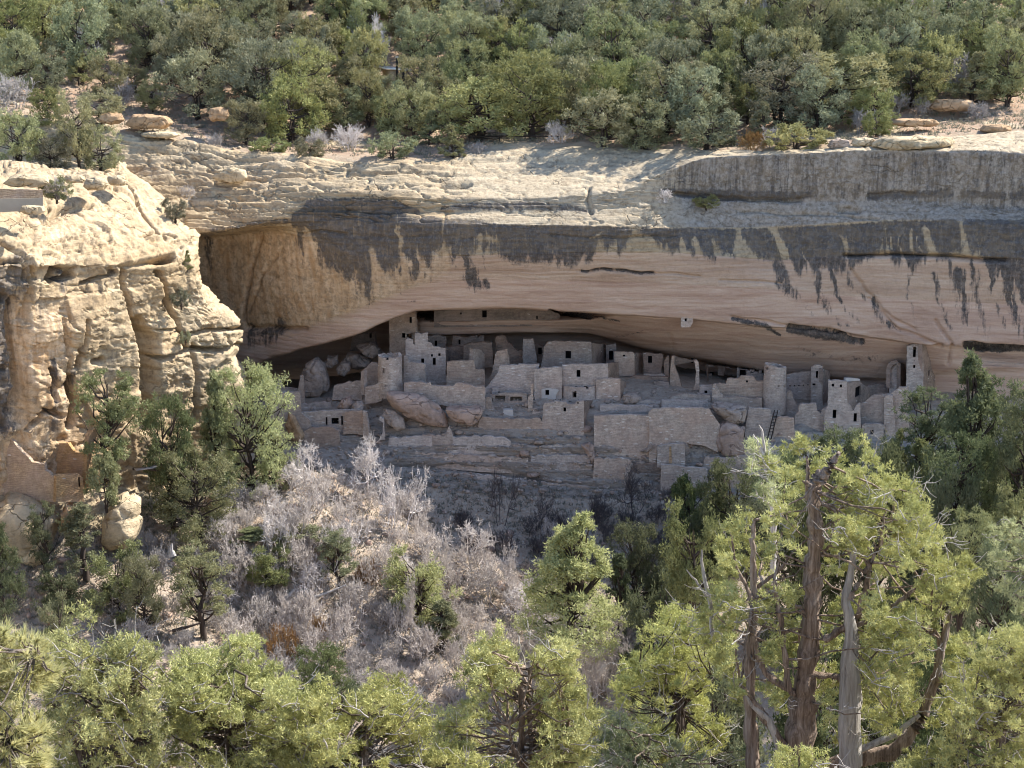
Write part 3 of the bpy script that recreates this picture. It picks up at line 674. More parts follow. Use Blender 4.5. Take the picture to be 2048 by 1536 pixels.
# ================================================================ ALCOVE FLOOR AND CANYON SLOPE
XS = [-500, 0, 200, 400, 490, 620, 760, 900, 1100, 1300, 1420, 1500, 1700, 1850, 2048, 2600]
def rows(*ydd): return [(x, y, d) for x, (y, d) in zip(XS, ydd)]
L4 = [(985, 165), (985, 165), (985, 166), (960, 172)]
T = [rows(*[(905, 178), (905, 178), (905, 178), (870, 186)], (765, 199), (760, 199), (740, 199), (716, 198), (714, 198), (728, 198), (742, 196), (756, 193), (772, 187), (776, 183), (790, 179), (800, 175)),
     rows(*[(920, 174), (920, 174), (920, 174), (880, 182)], (778, 192), (776, 191), (758, 190), (732, 189), (729, 189), (738, 190), (752, 190), (766, 189), (782, 185.5), (788, 181.5), (805, 178), (820, 174)),
     rows(*[(935, 170), (935, 170), (935, 170), (890, 178)], (792, 185), (792, 184.5), (772, 184), (754, 183), (752, 183), (752, 184), (768, 185), (786, 184), (797, 183), (803, 179.5), (830, 177), (850, 173)),
     rows(*[(948, 165), (948, 165), (948, 166), (900, 175)], (802, 181), (806, 181), (790, 180.5), (775, 180), (774, 180), (778, 180.5), (786, 181), (801, 181), (814, 181), (822, 178), (850, 176), (870, 172)),
     rows(*[(958, 161), (958, 160), (958, 162), (915, 173)], (815, 178), (824, 178), (814, 177.6), (806, 177.4), (804, 177.4), (800, 177.6), (806, 178), (820, 178), (832, 178.5), (843, 176.5), (870, 174.5), (890, 171)),
     rows(*[(970, 157), (970, 154), (970, 157), (930, 171)], (845, 175.6), (852, 175.4), (846, 175.2), (834, 175), (833, 175), (820, 175.2), (826, 175.6), (842, 175.4), (857, 176), (867, 175), (890, 173), (910, 169)),
     rows(*[(985, 153), (985, 148.5), (985, 152), (945, 170)], (885, 173.6), (888, 173.4), (888, 173.2), (886, 173.2), (888, 173.1), (905, 172.8), (930, 172.6), (905, 173), (892, 173.4), (902, 172.5), (925, 170), (940, 167)),
     rows(*[(1010, 149), (1010, 146.2), (1010, 150), (965, 167)], (912, 168.5), (918, 168.8), (928, 170.5), (935, 172.3), (950, 172.2), (965, 172), (972, 171.8), (975, 171.6), (975, 171), (985, 169), (1000, 166), (1010, 164)),
     rows(*[(1060, 147), (1060, 144.8), (1060, 147.5), (1000, 162)], (945, 162.5), (950, 163), (962, 166), (985, 170.4), (995, 170.4), (1000, 170), (1005, 169.5), (1008, 169), (1010, 168), (1015, 166), (1030, 163), (1040, 161)),
     rows(*[(1110, 145), (1105, 143.6), (1100, 146), (1050, 157)], (1005, 157.5), (1008, 158), (1025, 161.5), (1045, 166), (1055, 167), (1060, 165), (1060, 164), (1060, 163), (1060, 162), (1065, 160), (1080, 157), (1090, 155)),
     rows(*[(1170, 141.5), (1160, 141), (1150, 143), (1120, 151)], (1090, 151.5), (1090, 152), (1100, 155), (1120, 159), (1130, 160), (1130, 160), (1130, 159), (1130, 155), (1130, 155), (1130, 153), (1140, 150), (1150, 148)),
     rows(*[(1260, 136.5), (1260, 136.5), (1250, 138), (1230, 144)], (1220, 147), (1220, 148), (1230, 149), (1240, 150.5), (1250, 152), (1250, 151.5), (1250, 147), (1250, 147), (1250, 147), (1250, 145), (1250, 142), (1260, 140)),
     rows(*[(1400, 129)] * 4, *[(1380, 139.5)] * 10, (1390, 134), (1400, 132)),
     rows(*[(1560, 122)] * 4, *[(1540, 131)] * 10, (1550, 127), (1560, 124)),
     rows(*[(1800, 112)] * 16)]
px = np.arange(-480, 2580, 4.0)
tn = [8, 8, 10, 12, 14, 18, 22, 18, 14, 22, 26, 26, 20, 14]
yy, dd = loft(T, px, tn, 1)
TY, TD, TPX = yy.copy(), dd.copy(), px.copy()
PX = np.broadcast_to(px, yy.shape)
rid_ = np.concatenate([np.full(n, k) for k, n in enumerate(tn)] + [[len(tn)]])[:, None] * np.ones_like(yy)
V = P(PX, yy, dd)
nn = normals(V)
rock = ((rid_ >= 5) & (rid_ < 8)) * sm(500, 600, PX) + (rid_ < 8) * sm(420, 330, PX) + .35 * ((rid_ < 5) & (PX > 480))
rock = np.clip(rock, 0, 1)
dsp = .35 * fbm(V * .3, 3, 101) + .22 * fbm(V * 1.1, 3, 102)
stq = V[..., 2] * 1.15 + .5 * fbm(V * .12, 2, 103)
dsp += rock * (.36 * (stq % 1.0 - .5) + .2 * ((stq * 2.7) % 1.0 - .5))
for poly, w, a in [([(780, 926), (900, 934), (1000, 944), (1080, 955)], 5, 1.0), ([(1080, 962), (1200, 974), (1320, 980)], 4, .8), ([(900, 905), (1000, 914), (1160, 910)], 3, .6), ([(800, 870), (900, 876), (970, 872)], 3, .5), ([(960, 875), (1090, 890), (1150, 886)], 2.5, .5), ([(780, 905), (860, 912), (950, 920)], 2, .4)]:
    dsp -= a * np.exp(-(seg_dist(PX, yy, poly) / w) ** 2)
V = V + nn * dsp[..., None]
VS = V
pale = (PX < 420) * (rid_ < 9) * 0.9
slope = link('canyon_slope', mesh_np('canyon_slope', V, grid_faces(*yy.shape), True, {'rock': rock, 'pale': pale}), M['slope'])
tag(slope, kind='structure')

def slope_pt(pxv, d):
    """ground point on the canyon slope at photo column pxv and distance d"""
    j = int(np.clip(round((pxv + 480) / 4.0), 0, len(TPX) - 1))
    col = VS[:, j]
    i = int(np.argmin(np.abs(col[:, 1] - d) + (np.arange(len(col)) < 40) * 0))
    return Vector(col[i])

# near slope under the camera
gx = np.linspace(-75, 75, 160); gy = np.linspace(-12, 122, 150)
GX, GY = np.meshgrid(gx, gy)
GZ = -2.2 - .50 * np.clip(GY, 0, 122) + .9 * fbm(np.stack([GX * .07, GY * .07, GX * 0], -1), 4, 110) + .35 * fbm(np.stack([GX * .4, GY * .4, GX * 0], -1), 3, 111)
near = link('near_slope', mesh_np('near_slope', np.stack([GX, GY, GZ], -1), grid_faces(*GX.shape)[:, ::-1], True, {'rock': GX * 0, 'pale': GX * 0}), M['slope'])
tag(near, kind='structure')
def near_z(x, y):
    return -2.2 - .50 * max(y, 0) + .9 * float(fbm(np.array([x * .07, y * .07, 0]), 4, 110)) + .35 * float(fbm(np.array([x * .4, y * .4, 0]), 3, 111))

# ================================================================ MESA TOP
rim_y, rim_d = crv(RIM, 1), crv(RIM, 2)
mpx = np.arange(-480, 2580, 6.0)
rim_pts = P(mpx, rim_y(mpx), rim_d(mpx))
back = np.concatenate([np.linspace(0, 24, 40) ** 1.0, np.linspace(25, 130, 60)])
def mesa_rise(t):
    return .07 * np.minimum(t, 14) + .31 * np.clip(t - 14, 0, 75) + .08 * np.clip(t - 89, 0, None)
MX = rim_pts[None, :, 0] * (1 + back[:, None] / 190.0)
MY = rim_pts[None, :, 1] + back[:, None]
sm_z = np.convolve(np.pad(rim_pts[:, 2], 20, mode='edge'), np.ones(41) / 41, 'valid')
sm_y = np.convolve(np.pad(rim_pts[:, 1], 20, mode='edge'), np.ones(41) / 41, 'valid')
w_ = np.clip(back / 18, 0, 1)[:, None]
MY = rim_pts[None, :, 1] * (1 - w_) + sm_y[None, :] * w_ + back[:, None]
MZ = rim_pts[None, :, 2] * (1 - w_) + sm_z[None, :] * w_ + mesa_rise(back)[:, None] - .1 - 1.1 * np.clip(1 - back[:, None] / 2.0, 0, 1)
pn_ = np.stack([MX, MY, MZ * 0], -1)
bump = .5 * fbm(pn_ * .12, 3, 120) + .22 * fbm(pn_ * .6, 3, 121)
MZ = MZ + bump * np.clip(back / 4, 0.1, 1)[:, None]
mrock = np.clip(1 - back[:, None] / 5, 0, 1) * np.ones_like(MX) * .8
mrock = np.maximum(mrock, .8 * sm(.15, .4, fbm(pn_ * .16 + 9, 3, 123)) * (back[:, None] < 14))
mesa = link('mesa_top', mesh_np('mesa_top', np.stack([MX, MY, MZ], -1), grid_faces(*MX.shape)[:, ::-1], True, {'rock': mrock, 'pale': mrock}), M['mesa'])
tag(mesa, kind='structure')
MPX_, MPY_ = pix(MX, MY, MZ)
def mesa_at(pxv, pyv):
    """point of the mesa ground seen at a photo pixel"""
    q = (MPX_ - pxv) ** 2 + (MPY_ - pyv) ** 2
    i = np.unravel_index(np.argmin(q), q.shape)
    return Vector((MX[i], MY[i], MZ[i]))

# ================================================================ RUINS
def plane_pts(pts, xl, xr, dl, dr):
    """photo points laid on the vertical plane that runs from distance dl at column xl to dr at column xr -> (along, z), origin, direction"""
    A = P(xl, 800, dl)[:2]; B = P(xr, 800, dr)[:2]
    L = np.linalg.norm(B - A); u = (B - A) / L
    p = np.array(pts, float)
    q = P(p[:, 0], p[:, 1], 1.0)
    cr = lambda a, b: a[..., 0] * b[..., 1] - a[..., 1] * b[..., 0]
    k = cr(A, u) / cr(q[:, :2], u)
    w = q * k[:, None]
    return np.stack([(w[:, :2] - A) @ u, w[:, 2]], 1), A, u

def jagged(loop, step, amp, zfloor):
    out = []
    n = len(loop)
    for i in range(n):
        a, b = loop[i], loop[(i + 1) % n]
        L = np.linalg.norm(b - a)
        m = max(1, int(L / step))
        for j in range(m):
            t = j / m
            p = a * (1 - t) + b * t
            if p[1] > zfloor:
                g = RNG.normal(0, amp, 2)
                if j == 0: g *= .5
                p = p + g * np.array([.5, 1.0])
            out.append(p)
    return out

def wall_mesh(name, pts, d, holes=(), t=0.45, x=None, jag=0.07, step=0.34):
    """outline (photo pixels) -> standing wall with real thickness and real openings. Returns mesh (local), origin, direction, hole rects"""
    xs = [p[0] for p in pts]
    xl, xr = x if x else (min(xs), max(xs))
    loop, A, u = plane_pts(pts, xl, xr, d[0], d[1])
    zmin = loop[:, 1].min()
    area = sum(loop[i - 1][0] * loop[i][1] - loop[i][0] * loop[i - 1][1] for i in range(len(loop)))
    if area < 0: loop = loop[::-1]
    loop = jagged(loop, step, jag, zmin + .5)
    hl = []
    for (cx, cy, w, h) in holes:
        c, _, _ = plane_pts([(cx - w / 2, cy - h / 2), (cx + w / 2, cy - h / 2), (cx + w / 2, cy + h / 2), (cx - w / 2, cy + h / 2)], xl, xr, d[0], d[1])
        hl.append((c[:, 0].min(), c[:, 1].min(), c[:, 0].max(), c[:, 1].max()))
    loops = [loop] + [[np.array(p) for p in ((a, b), (a, e), (c, e), (c, b))] for a, b, c, e in hl]
    flat = [p for l in loops for p in l]
    tris = tessellate_polygon([[Vector((p[0], p[1], 0)) for p in l] for l in loops])
    nrm = np.array([u[1], -u[0]])                       # towards the viewer
    if nrm[1] > 0: nrm = -nrm
    smid = (min(p[0] for p in loop) + max(p[0] for p in loop)) / 2
    org = np.array([*(A + u * smid), zmin])
    def W(p, off):
        xy = A + u * p[0] - nrm * off
        return (xy[0] - org[0], xy[1] - org[1], p[1] - org[2])
    n = len(flat)
    verts = [W(p, 0) for p in flat] + [W(p, t) for p in flat]
    bm = bmesh.new()
    vs = [bm.verts.new(v) for v in verts]
    for tr in tris:
        try:
            bm.faces.new([vs[i] for i in tr]); bm.faces.new([vs[i + n] for i in reversed(tr)])
        except ValueError: pass
    k = 0
    for l in loops:
        m = len(l)
        for i in range(m):
            a, b = k + i, k + (i + 1) % m
            try: bm.faces.new([vs[a], vs[b], vs[b + n], vs[a + n]])
            except ValueError: pass
        k += m
    bmesh.ops.recalc_face_normals(bm, faces=bm.faces)
    me = bpy.data.meshes.new(name); bm.to_mesh(me); bm.free()
    return me, org, u, nrm, A, hl

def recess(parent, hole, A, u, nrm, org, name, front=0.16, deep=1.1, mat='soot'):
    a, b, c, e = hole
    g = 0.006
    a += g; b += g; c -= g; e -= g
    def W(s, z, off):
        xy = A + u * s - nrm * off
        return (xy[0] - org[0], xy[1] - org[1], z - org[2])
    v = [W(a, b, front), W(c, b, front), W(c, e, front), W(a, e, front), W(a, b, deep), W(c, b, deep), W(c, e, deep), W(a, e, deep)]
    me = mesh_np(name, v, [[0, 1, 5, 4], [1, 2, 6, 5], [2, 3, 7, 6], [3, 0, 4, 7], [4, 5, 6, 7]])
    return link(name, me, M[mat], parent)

GR_ROOM = 'rooms and towers of the cliff dwelling'
GR_RET = 'retaining walls along the front of the dwelling'
def build(name, label, cat, faces, group=GR_ROOM):
    """faces: dicts o=outline, d=(left,right distance), h=holes [(cx,cy,w,h,kind)], m=material, n=part name"""
    meshes = []
    for f in faces:
        hs = f.get('h', [])
        me, org, u, nrm, A, hl = wall_mesh(f.get('n', name), f['o'], f['d'], [q[:4] for q in hs], f.get('t', .45), f.get('x'), f.get('j', .07))
        meshes.append((f, me, org, u, nrm, A, hl, [q[4] if len(q) > 4 else 'window' for q in hs]))
    if len(meshes) == 1:
        f, me, org, u, nrm, A, hl, kinds = meshes[0]
        root = link(name, me, M[f.get('m', 'masonry')]); root.location = org
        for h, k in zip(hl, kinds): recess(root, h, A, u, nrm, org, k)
    else:
        base = meshes[0][2]
        root = empty(name, base)
        for f, me, org, u, nrm, A, hl, kinds in meshes:
            o = link(f.get('n', 'wall'), me, M[f.get('m', 'masonry')], root)
            o.location = org - base
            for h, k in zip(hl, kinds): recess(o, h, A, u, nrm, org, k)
    tag(root, label, cat, group)
    return root

def round_tower(name, label, top, base, d, rad_top, rad_base, holes, mat='masonry', cat='tower', arc=(-180, 180), slant=0.0, group=GR_ROOM, jag=.08):
    """lathe-built tower; top/base = photo (px, py) of the axis; holes (px, py, w, h) cut through the shell"""
    c0 = P(base[0], base[1], d); c1 = P(top[0], top[1], d)
    H = c1[2] - c0[2]
    nz, na = int(H / .10) + 1, 120
    ang = np.radians(np.linspace(arc[0], arc[1], na + 1)) - math.pi / 2
    zz = np.linspace(0, 1, nz + 1)
    rr = rad_base + (rad_top - rad_base) * zz
    jz = np.interp(np.arange(na + 1), np.arange(0, na + 1, 3), RNG.normal(0, jag, len(np.arange(0, na + 1, 3))))
    X = rr[:, None] * np.cos(ang)[None, :] + (c1[0] - c0[0]) * zz[:, None]
    Y = rr[:, None] * np.sin(ang)[None, :]
    Z = zz[:, None] * H * np.ones_like(X) + (zz[:, None] ** 3) * (jz[None, :] - slant * np.cos(ang)[None, :])
    V = np.stack([X, Y, Z], -1)
    f = grid_faces(nz + 1, na + 1)
    ctr = V.reshape(-1, 3)[f].mean(1) + c0
    cx, cy = pix(ctr[:, 0], ctr[:, 1], ctr[:, 2])
    keep = np.ones(len(f), bool)
    for (hx, hy, w, h) in holes:
        keep &= ~((abs(cx - hx) < w / 2) & (abs(cy - hy) < h / 2) & (ctr[:, 1] < d))
    bm = bmesh.new()
    vs = [bm.verts.new(v) for v in V.reshape(-1, 3)]
    for q in f[keep]: bm.faces.new([vs[i] for i in q])
    if arc[1] - arc[0] >= 359: bmesh.ops.remove_doubles(bm, verts=bm.verts[:], dist=.003)
    loose = [v for v in bm.verts if not v.link_faces]
    bmesh.ops.delete(bm, geom=loose, context='VERTS')
    bmesh.ops.recalc_face_normals(bm, faces=bm.faces[:])
    bmesh.ops.solidify(bm, geom=bm.faces[:], thickness=0.35)
    me = bpy.data.meshes.new(name); bm.to_mesh(me); bm.free()
    root = link(name, me, M[mat]); root.location = c0
    for (hx, hy, w, h) in holes:
        A0 = P(hx, hy, d); th = math.asin(max(-.9, min(.9, (A0[0] - c0[0]) / rad_top)))
        nr = np.array([math.sin(th), -math.cos(th)]); uu = np.array([math.cos(th), math.sin(th)])
        zc = A0[2]; rz = rad_base + (rad_top - rad_base) * (zc - c0[2]) / H
        Af = c0[:2] + nr * rz
        k = (d / FPX) * 1.02 / 2
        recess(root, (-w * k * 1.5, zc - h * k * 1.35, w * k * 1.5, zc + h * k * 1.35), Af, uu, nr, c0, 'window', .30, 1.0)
    tag(root, label, cat, group)
    return root

W_ = lambda cx, cy, w, h: (cx, cy, w, h, 'window')
D_ = lambda cx, cy, w, h: (cx, cy, w, h, 'doorway')

# --- back rows
build('ledge_dwelling', 'long low wall of the upper ledge row with one dark window under the overhang lip', 'wall',
      [dict(o=[(868, 655), (868, 621), (940, 618), (1020, 615), (1098, 619), (1120, 630), (1120, 652)], d=(189.4, 189.4), h=[W_(969, 628, 9, 14), W_(922, 627, 3, 4), W_(1074, 635, 3, 7)], m='masonry_shaded', j=.05)])
build('granary', 'tiny pale granary with a dark square hole high above the curved broken wall', 'granary',
      [dict(o=[(1362, 655), (1362, 634), (1386, 635), (1386, 645), (1380, 655)], d=(179.0, 179.0), h=[W_(1371.5, 639.5, 4, 7)], m='masonry', j=.03)])
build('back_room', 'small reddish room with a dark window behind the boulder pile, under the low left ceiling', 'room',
      [dict(o=[(700, 702), (704, 676), (722, 668), (748, 664), (752, 690), (752, 704)], d=(192, 191), h=[W_(741, 671, 5, 9)], m='masonry_shaded')])
build('square_tower', 'tall narrow square tower reaching the overhang behind the stepped house', 'tower',
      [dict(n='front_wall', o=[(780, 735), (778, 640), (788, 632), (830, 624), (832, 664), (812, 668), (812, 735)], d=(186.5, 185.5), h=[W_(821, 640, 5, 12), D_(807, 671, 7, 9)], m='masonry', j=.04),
       dict(n='side_wall', o=[(831, 700), (831, 630), (836, 640), (836, 662), (850, 668), (850, 700)], d=(186.2, 189.5), m='masonry_shaded')])
build('stepped_house', 'stepped house front with four dark openings beside the tall square tower', 'house',
      [dict(n='front_wall', o=[(812, 775), (811, 680), (815, 676), (826, 680), (826, 689), (830, 689), (830, 667), (843, 668), (856, 665), (856, 684), (863, 686), (867, 693), (878, 694), (891, 697), (892, 775)], d=(181.2, 181.8),
            h=[D_(845.5, 722, 6, 10), D_(868.5, 723, 6, 14), W_(864, 711, 4, 5), W_(879, 709.5, 4.5, 5.5)], m='masonry', j=.05),
       dict(n='side_wall', o=[(891, 770), (891, 698), (900, 700), (900, 770)], d=(182, 185), m='masonry_shaded')])
build('low_room', 'plain low room front right of the stepped house with a notched right end', 'room',
      [dict(n='front_wall', o=[(893, 772), (894, 724), (905, 722), (948, 720), (951, 738), (969, 740), (970, 772)], d=(179.6, 180.2), m='masonry', j=.05),
       dict(n='side_wall', o=[(946, 742), (946, 698), (958, 697), (969, 707), (970, 742)], d=(181.2, 183.6), m='masonry')])
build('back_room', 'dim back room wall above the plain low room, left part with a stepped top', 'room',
      [dict(o=[(889, 735), (890, 694), (912, 692), (929, 693), (929, 735)], d=(185.6, 185.6), m='masonry_shaded')])
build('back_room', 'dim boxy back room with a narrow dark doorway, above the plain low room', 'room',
      [dict(n='front_wall', o=[(927, 735), (927, 690), (945, 685), (984, 684), (986, 735)], d=(184.8, 184.8), h=[D_(960, 716, 4, 12)], m='masonry_shaded', j=.05),
       dict(n='upper_wall', o=[(904, 700), (906, 672), (930, 676), (968, 671), (970, 700)], d=(188.4, 188.4), h=[W_(953, 673, 4, 5), W_(919, 684, 4, 10)], m='masonry_shaded')])
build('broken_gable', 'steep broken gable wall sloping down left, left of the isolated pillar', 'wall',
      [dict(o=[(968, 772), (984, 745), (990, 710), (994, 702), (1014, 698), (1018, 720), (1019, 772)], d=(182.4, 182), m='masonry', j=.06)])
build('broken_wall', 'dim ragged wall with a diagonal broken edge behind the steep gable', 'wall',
      [dict(o=[(990, 735), (992, 674), (1009, 672), (1014, 684), (1022, 690), (1030, 699), (1048, 702), (1048, 735)], d=(187, 186.6), m='masonry_shaded', j=.08)])
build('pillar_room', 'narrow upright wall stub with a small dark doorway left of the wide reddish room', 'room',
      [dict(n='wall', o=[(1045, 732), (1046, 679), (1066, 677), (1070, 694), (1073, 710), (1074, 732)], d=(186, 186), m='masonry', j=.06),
       dict(n='back_wall', o=[(1066, 732), (1070, 688), (1090, 690), (1092, 732)], d=(187.4, 187.4), h=[D_(1080, 702, 7, 14)], m='masonry_shaded')])
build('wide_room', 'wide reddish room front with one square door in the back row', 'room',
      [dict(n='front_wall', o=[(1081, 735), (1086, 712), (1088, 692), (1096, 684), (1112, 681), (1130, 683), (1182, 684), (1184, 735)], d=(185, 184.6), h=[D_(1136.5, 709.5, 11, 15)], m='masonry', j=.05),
       dict(n='side_wall', o=[(1184, 732), (1184, 686), (1216, 690), (1218, 732)], d=(184.8, 190), m='masonry_shaded', j=.03)])
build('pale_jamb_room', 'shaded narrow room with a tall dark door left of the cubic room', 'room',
      [dict(o=[(1212, 742), (1212, 690), (1232, 687), (1234, 742)], d=(187.6, 187.6), h=[D_(1222, 711, 8, 18)], m='masonry_shaded', j=.03)])
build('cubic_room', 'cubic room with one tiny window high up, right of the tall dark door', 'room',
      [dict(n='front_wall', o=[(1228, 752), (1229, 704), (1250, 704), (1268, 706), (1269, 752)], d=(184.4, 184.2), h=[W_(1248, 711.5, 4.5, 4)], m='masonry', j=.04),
       dict(n='side_wall', o=[(1269, 750), (1269, 706), (1286, 707), (1287, 750)], d=(184.6, 188), m='masonry_shaded', j=.03)])
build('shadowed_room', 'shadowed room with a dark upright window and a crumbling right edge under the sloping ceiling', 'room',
      [dict(n='front_wall', o=[(1287, 756), (1287, 706), (1300, 706), (1326, 710), (1325, 722), (1322, 740), (1326, 756)], d=(185.4, 185), h=[W_(1300, 719, 8, 14)], m='masonry_shaded', j=.05),
       dict(n='side_wall', o=[(1329, 756), (1328, 726), (1334, 712), (1338, 712), (1338, 756)], d=(184, 184), m='masonry_shaded')])
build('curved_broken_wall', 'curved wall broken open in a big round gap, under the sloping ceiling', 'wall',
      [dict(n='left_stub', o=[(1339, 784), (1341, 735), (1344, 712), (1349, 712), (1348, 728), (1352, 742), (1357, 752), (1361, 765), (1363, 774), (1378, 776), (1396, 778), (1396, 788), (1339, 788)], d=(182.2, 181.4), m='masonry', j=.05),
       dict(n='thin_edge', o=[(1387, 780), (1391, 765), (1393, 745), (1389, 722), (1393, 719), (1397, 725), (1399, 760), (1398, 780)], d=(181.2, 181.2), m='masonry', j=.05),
       dict(n='back_wall', o=[(1344, 784), (1346, 712), (1392, 722), (1416, 730), (1418, 784)], d=(184.6, 186), h=[W_(1391, 724, 3, 9)], m='masonry_shaded', j=.04)])
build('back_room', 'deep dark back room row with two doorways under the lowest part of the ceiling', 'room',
      [dict(n='front_wall', o=[(1412, 776), (1412, 730), (1450, 734), (1476, 740), (1478, 776)], d=(189.5, 188.5), h=[D_(1442, 742, 12, 17), D_(1420, 758, 6, 20)], m='masonry_shaded', j=.04),
       dict(n='upper_wall', o=[(1474, 776), (1474, 736), (1526, 748), (1526, 776)], d=(187, 186), h=[W_(1486, 748, 14, 16), W_(1504, 743, 8, 5), W_(1520, 744, 5, 5)], m='masonry_shaded', j=.04)])
# --- middle rows
round_tower('round_tower', 'round stone tower speckled with pale stones above the big tilted slab', (780, 711), (781, 792), 177.6, 1.30, 1.38, [(774, 718, 5, 5), (767, 741, 4, 11), (772, 772, 6, 3)], 'masonry_white', slant=-.05)
build('corner_room', 'roofless corner room left of the round tower with a pale front wall', 'room',
      [dict(n='side_wall', o=[(722, 790), (722, 742), (728, 740), (729, 790)], d=(178, 177.6), m='masonry', j=.04),
       dict(n='back_wall', o=[(727, 775), (727, 738), (738, 731), (742, 725), (757, 727), (758, 775)], d=(180.6, 180.4), m='masonry', j=.05),
       dict(n='front_wall', o=[(729, 808), (730, 774), (742, 772), (752, 769), (758, 764), (764, 775), (764, 800), (752, 806)], d=(177.2, 176.8), m='masonry_pale', j=.05)])
build('small_room', 'small tawny room with a rounded right corner between the round tower and the stepped house', 'room',
      [dict(o=[(806, 768), (808, 712), (814, 712), (818, 726), (846, 727), (849, 729), (849, 768)], d=(179.2, 178.6), m='masonry', j=.05)])
build('long_retaining_wall', 'long pale speckled retaining wall above the tilted boulder slab, right of the round tower', 'wall',
      [dict(o=[(808, 800), (808, 766), (822, 764), (860, 765), (863, 772), (906, 773), (911, 766), (930, 768), (950, 774), (967, 772), (970, 775), (970, 822), (925, 822), (890, 812), (850, 802)], d=(176.2, 175.6), m='masonry_white', j=.05)], GR_RET)
build('kiva_wall', 'broad rounded wall with pale stones near its top, under the steep broken gable', 'wall',
      [dict(o=[(960, 812), (962, 788), (975, 772), (996, 745), (1000, 731), (1036, 731), (1037, 728), (1078, 729), (1078, 790), (1060, 790), (1020, 787), (990, 790), (985, 812)], d=(179.4, 178.8), m='masonry_white', j=.05)])
build('two_storey_house', 'two storey house front with white plaster around its lower window', 'house',
      [dict(n='front_wall', o=[(1069, 830), (1069, 737), (1086, 735), (1124, 735), (1124, 830)], d=(178, 177.8), h=[W_(1094.5, 785, 7.5, 10)], m='masonry', j=.05),
       dict(n='plaster_coat', o=[(1083, 803), (1083, 779), (1092, 776), (1112, 778), (1118, 781), (1112, 789), (1112, 797), (1104, 804)], d=(177.9, 177.72), h=[W_(1094.5, 785, 7.5, 10)], m='plaster', t=.05, j=.04)])
build('upper_block', 'upper house block with one tall dark doorway in the centre of the dwelling', 'house',
      [dict(n='front_wall', o=[(1124, 775), (1124, 730), (1150, 728), (1200, 728), (1216, 727), (1217, 775)], d=(178.4, 178), h=[D_(1157, 747, 7.5, 14)], m='masonry', j=.04),
       dict(n='side_wall', o=[(1217, 772), (1217, 728), (1237, 724), (1238, 772)], d=(178.2, 183), m='masonry_shaded', j=.03)])
round_tower('rounded_room', 'rounded lower room with a dark doorway and beam holes below the upper block', (1160, 766), (1160, 808), 179.4, 2.3, 2.35, [(1148, 789, 8, 13), (1145, 769.5, 3, 3), (1162, 770, 3, 3), (1176, 769.5, 3.5, 3.5), (1175.5, 777, 5, 3.5)], 'masonry', 'room', jag=.03)
build('buff_block', 'plain buff wall block right of the rounded room', 'room',
      [dict(n='front_wall', o=[(1192, 818), (1193, 759), (1210, 757), (1241, 758), (1241, 800), (1250, 818)], d=(177.6, 177.4), m='masonry_white', j=.04),
       dict(n='side_wall', o=[(1241, 806), (1241, 759), (1252, 764), (1253, 806)], d=(177.6, 181), m='masonry_shaded', j=.04)])
build('open_kiva', 'low dark chamber with two wide openings and a square pillar between them', 'kiva',
      [dict(n='back_wall', o=[(978, 838), (980, 790), (1010, 785), (1054, 788), (1056, 838)], d=(177.6, 177.6), h=[W_(1000.5, 797, 20, 12), W_(1032, 798, 23, 9), W_(984, 803, 4, 14)], m='masonry', j=.04),
       dict(n='bench_block', o=[(1006, 834), (1007, 820), (1026, 820), (1027, 834)], d=(175.4, 175.4), m='plaster', t=.6, j=.02)])
build('wall_stub', 'low stepped wall stub left of the open dark chamber', 'wall',
      [dict(o=[(966, 838), (968, 810), (972, 795), (980, 794), (983, 812), (992, 830), (996, 838)], d=(176.2, 175.6), m='masonry', j=.06)])
build('wall_stub', 'tall thin jagged wall end between the open dark chamber and the two storey house', 'wall',
      [dict(n='wall', o=[(1051, 840), (1056, 815), (1056, 795), (1062, 790), (1061, 768), (1066, 767), (1066, 800), (1063, 830), (1058, 840)], d=(176.2, 176.2), m='masonry_pale', t=.5, j=.07),
       dict(n='low_wall', o=[(1062, 838), (1066, 820), (1072, 822), (1084, 826), (1084, 838)], d=(175.6, 175.6), m='masonry', j=.06)])
build('front_tower', 'pinkish squat front tower with a notched parapet and one small window', 'tower',
      [dict(n='front_wall', o=[(1083, 892), (1086, 812), (1090, 806), (1108, 804), (1110, 802), (1132, 804), (1134, 808), (1150, 808), (1154, 802), (1168, 802), (1169, 905), (1130, 902), (1100, 896)], d=(173.9, 173.6),
            h=[W_(1129.5, 819, 5, 8), W_(1110, 805, 1.6, 4), W_(1120, 805, 1.6, 4), W_(1156, 806, 2.5, 4), W_(1151, 872, 4, 3), W_(1160, 878, 4, 3)], m='masonry_white', j=.03),
       dict(n='side_wall', o=[(1169, 886), (1169, 803), (1190, 800), (1191, 868)], d=(173.8, 178.5), m='masonry_shaded', j=.03)])
build('retaining_wall', 'rough pale retaining wall left of the pinkish front tower', 'wall',
      [dict(o=[(952, 878), (958, 842), (964, 834), (1000, 837), (1060, 838), (1080, 836), (1086, 845), (1086, 895), (1050, 885), (1000, 880)], d=(174.2, 173.9), m='masonry', j=.06)], GR_RET)
build('retaining_wall', 'tall speckled retaining wall just right of the pinkish front tower', 'wall',
      [dict(o=[(1188, 920), (1188, 831), (1240, 830), (1299, 830), (1300, 935), (1240, 930)], d=(172.9, 172.7), m='masonry_white', j=.03)], GR_RET)
build('retaining_wall', 'tallest speckled retaining wall, highest section between the front tower and the slanted rock', 'wall',
      [dict(o=[(1298, 935), (1298, 826), (1306, 818), (1340, 815), (1418, 817), (1440, 850), (1436, 905), (1410, 892), (1370, 886), (1314, 892), (1312, 940)], d=(172.4, 172.8), m='masonry_white', j=.04)], GR_RET)
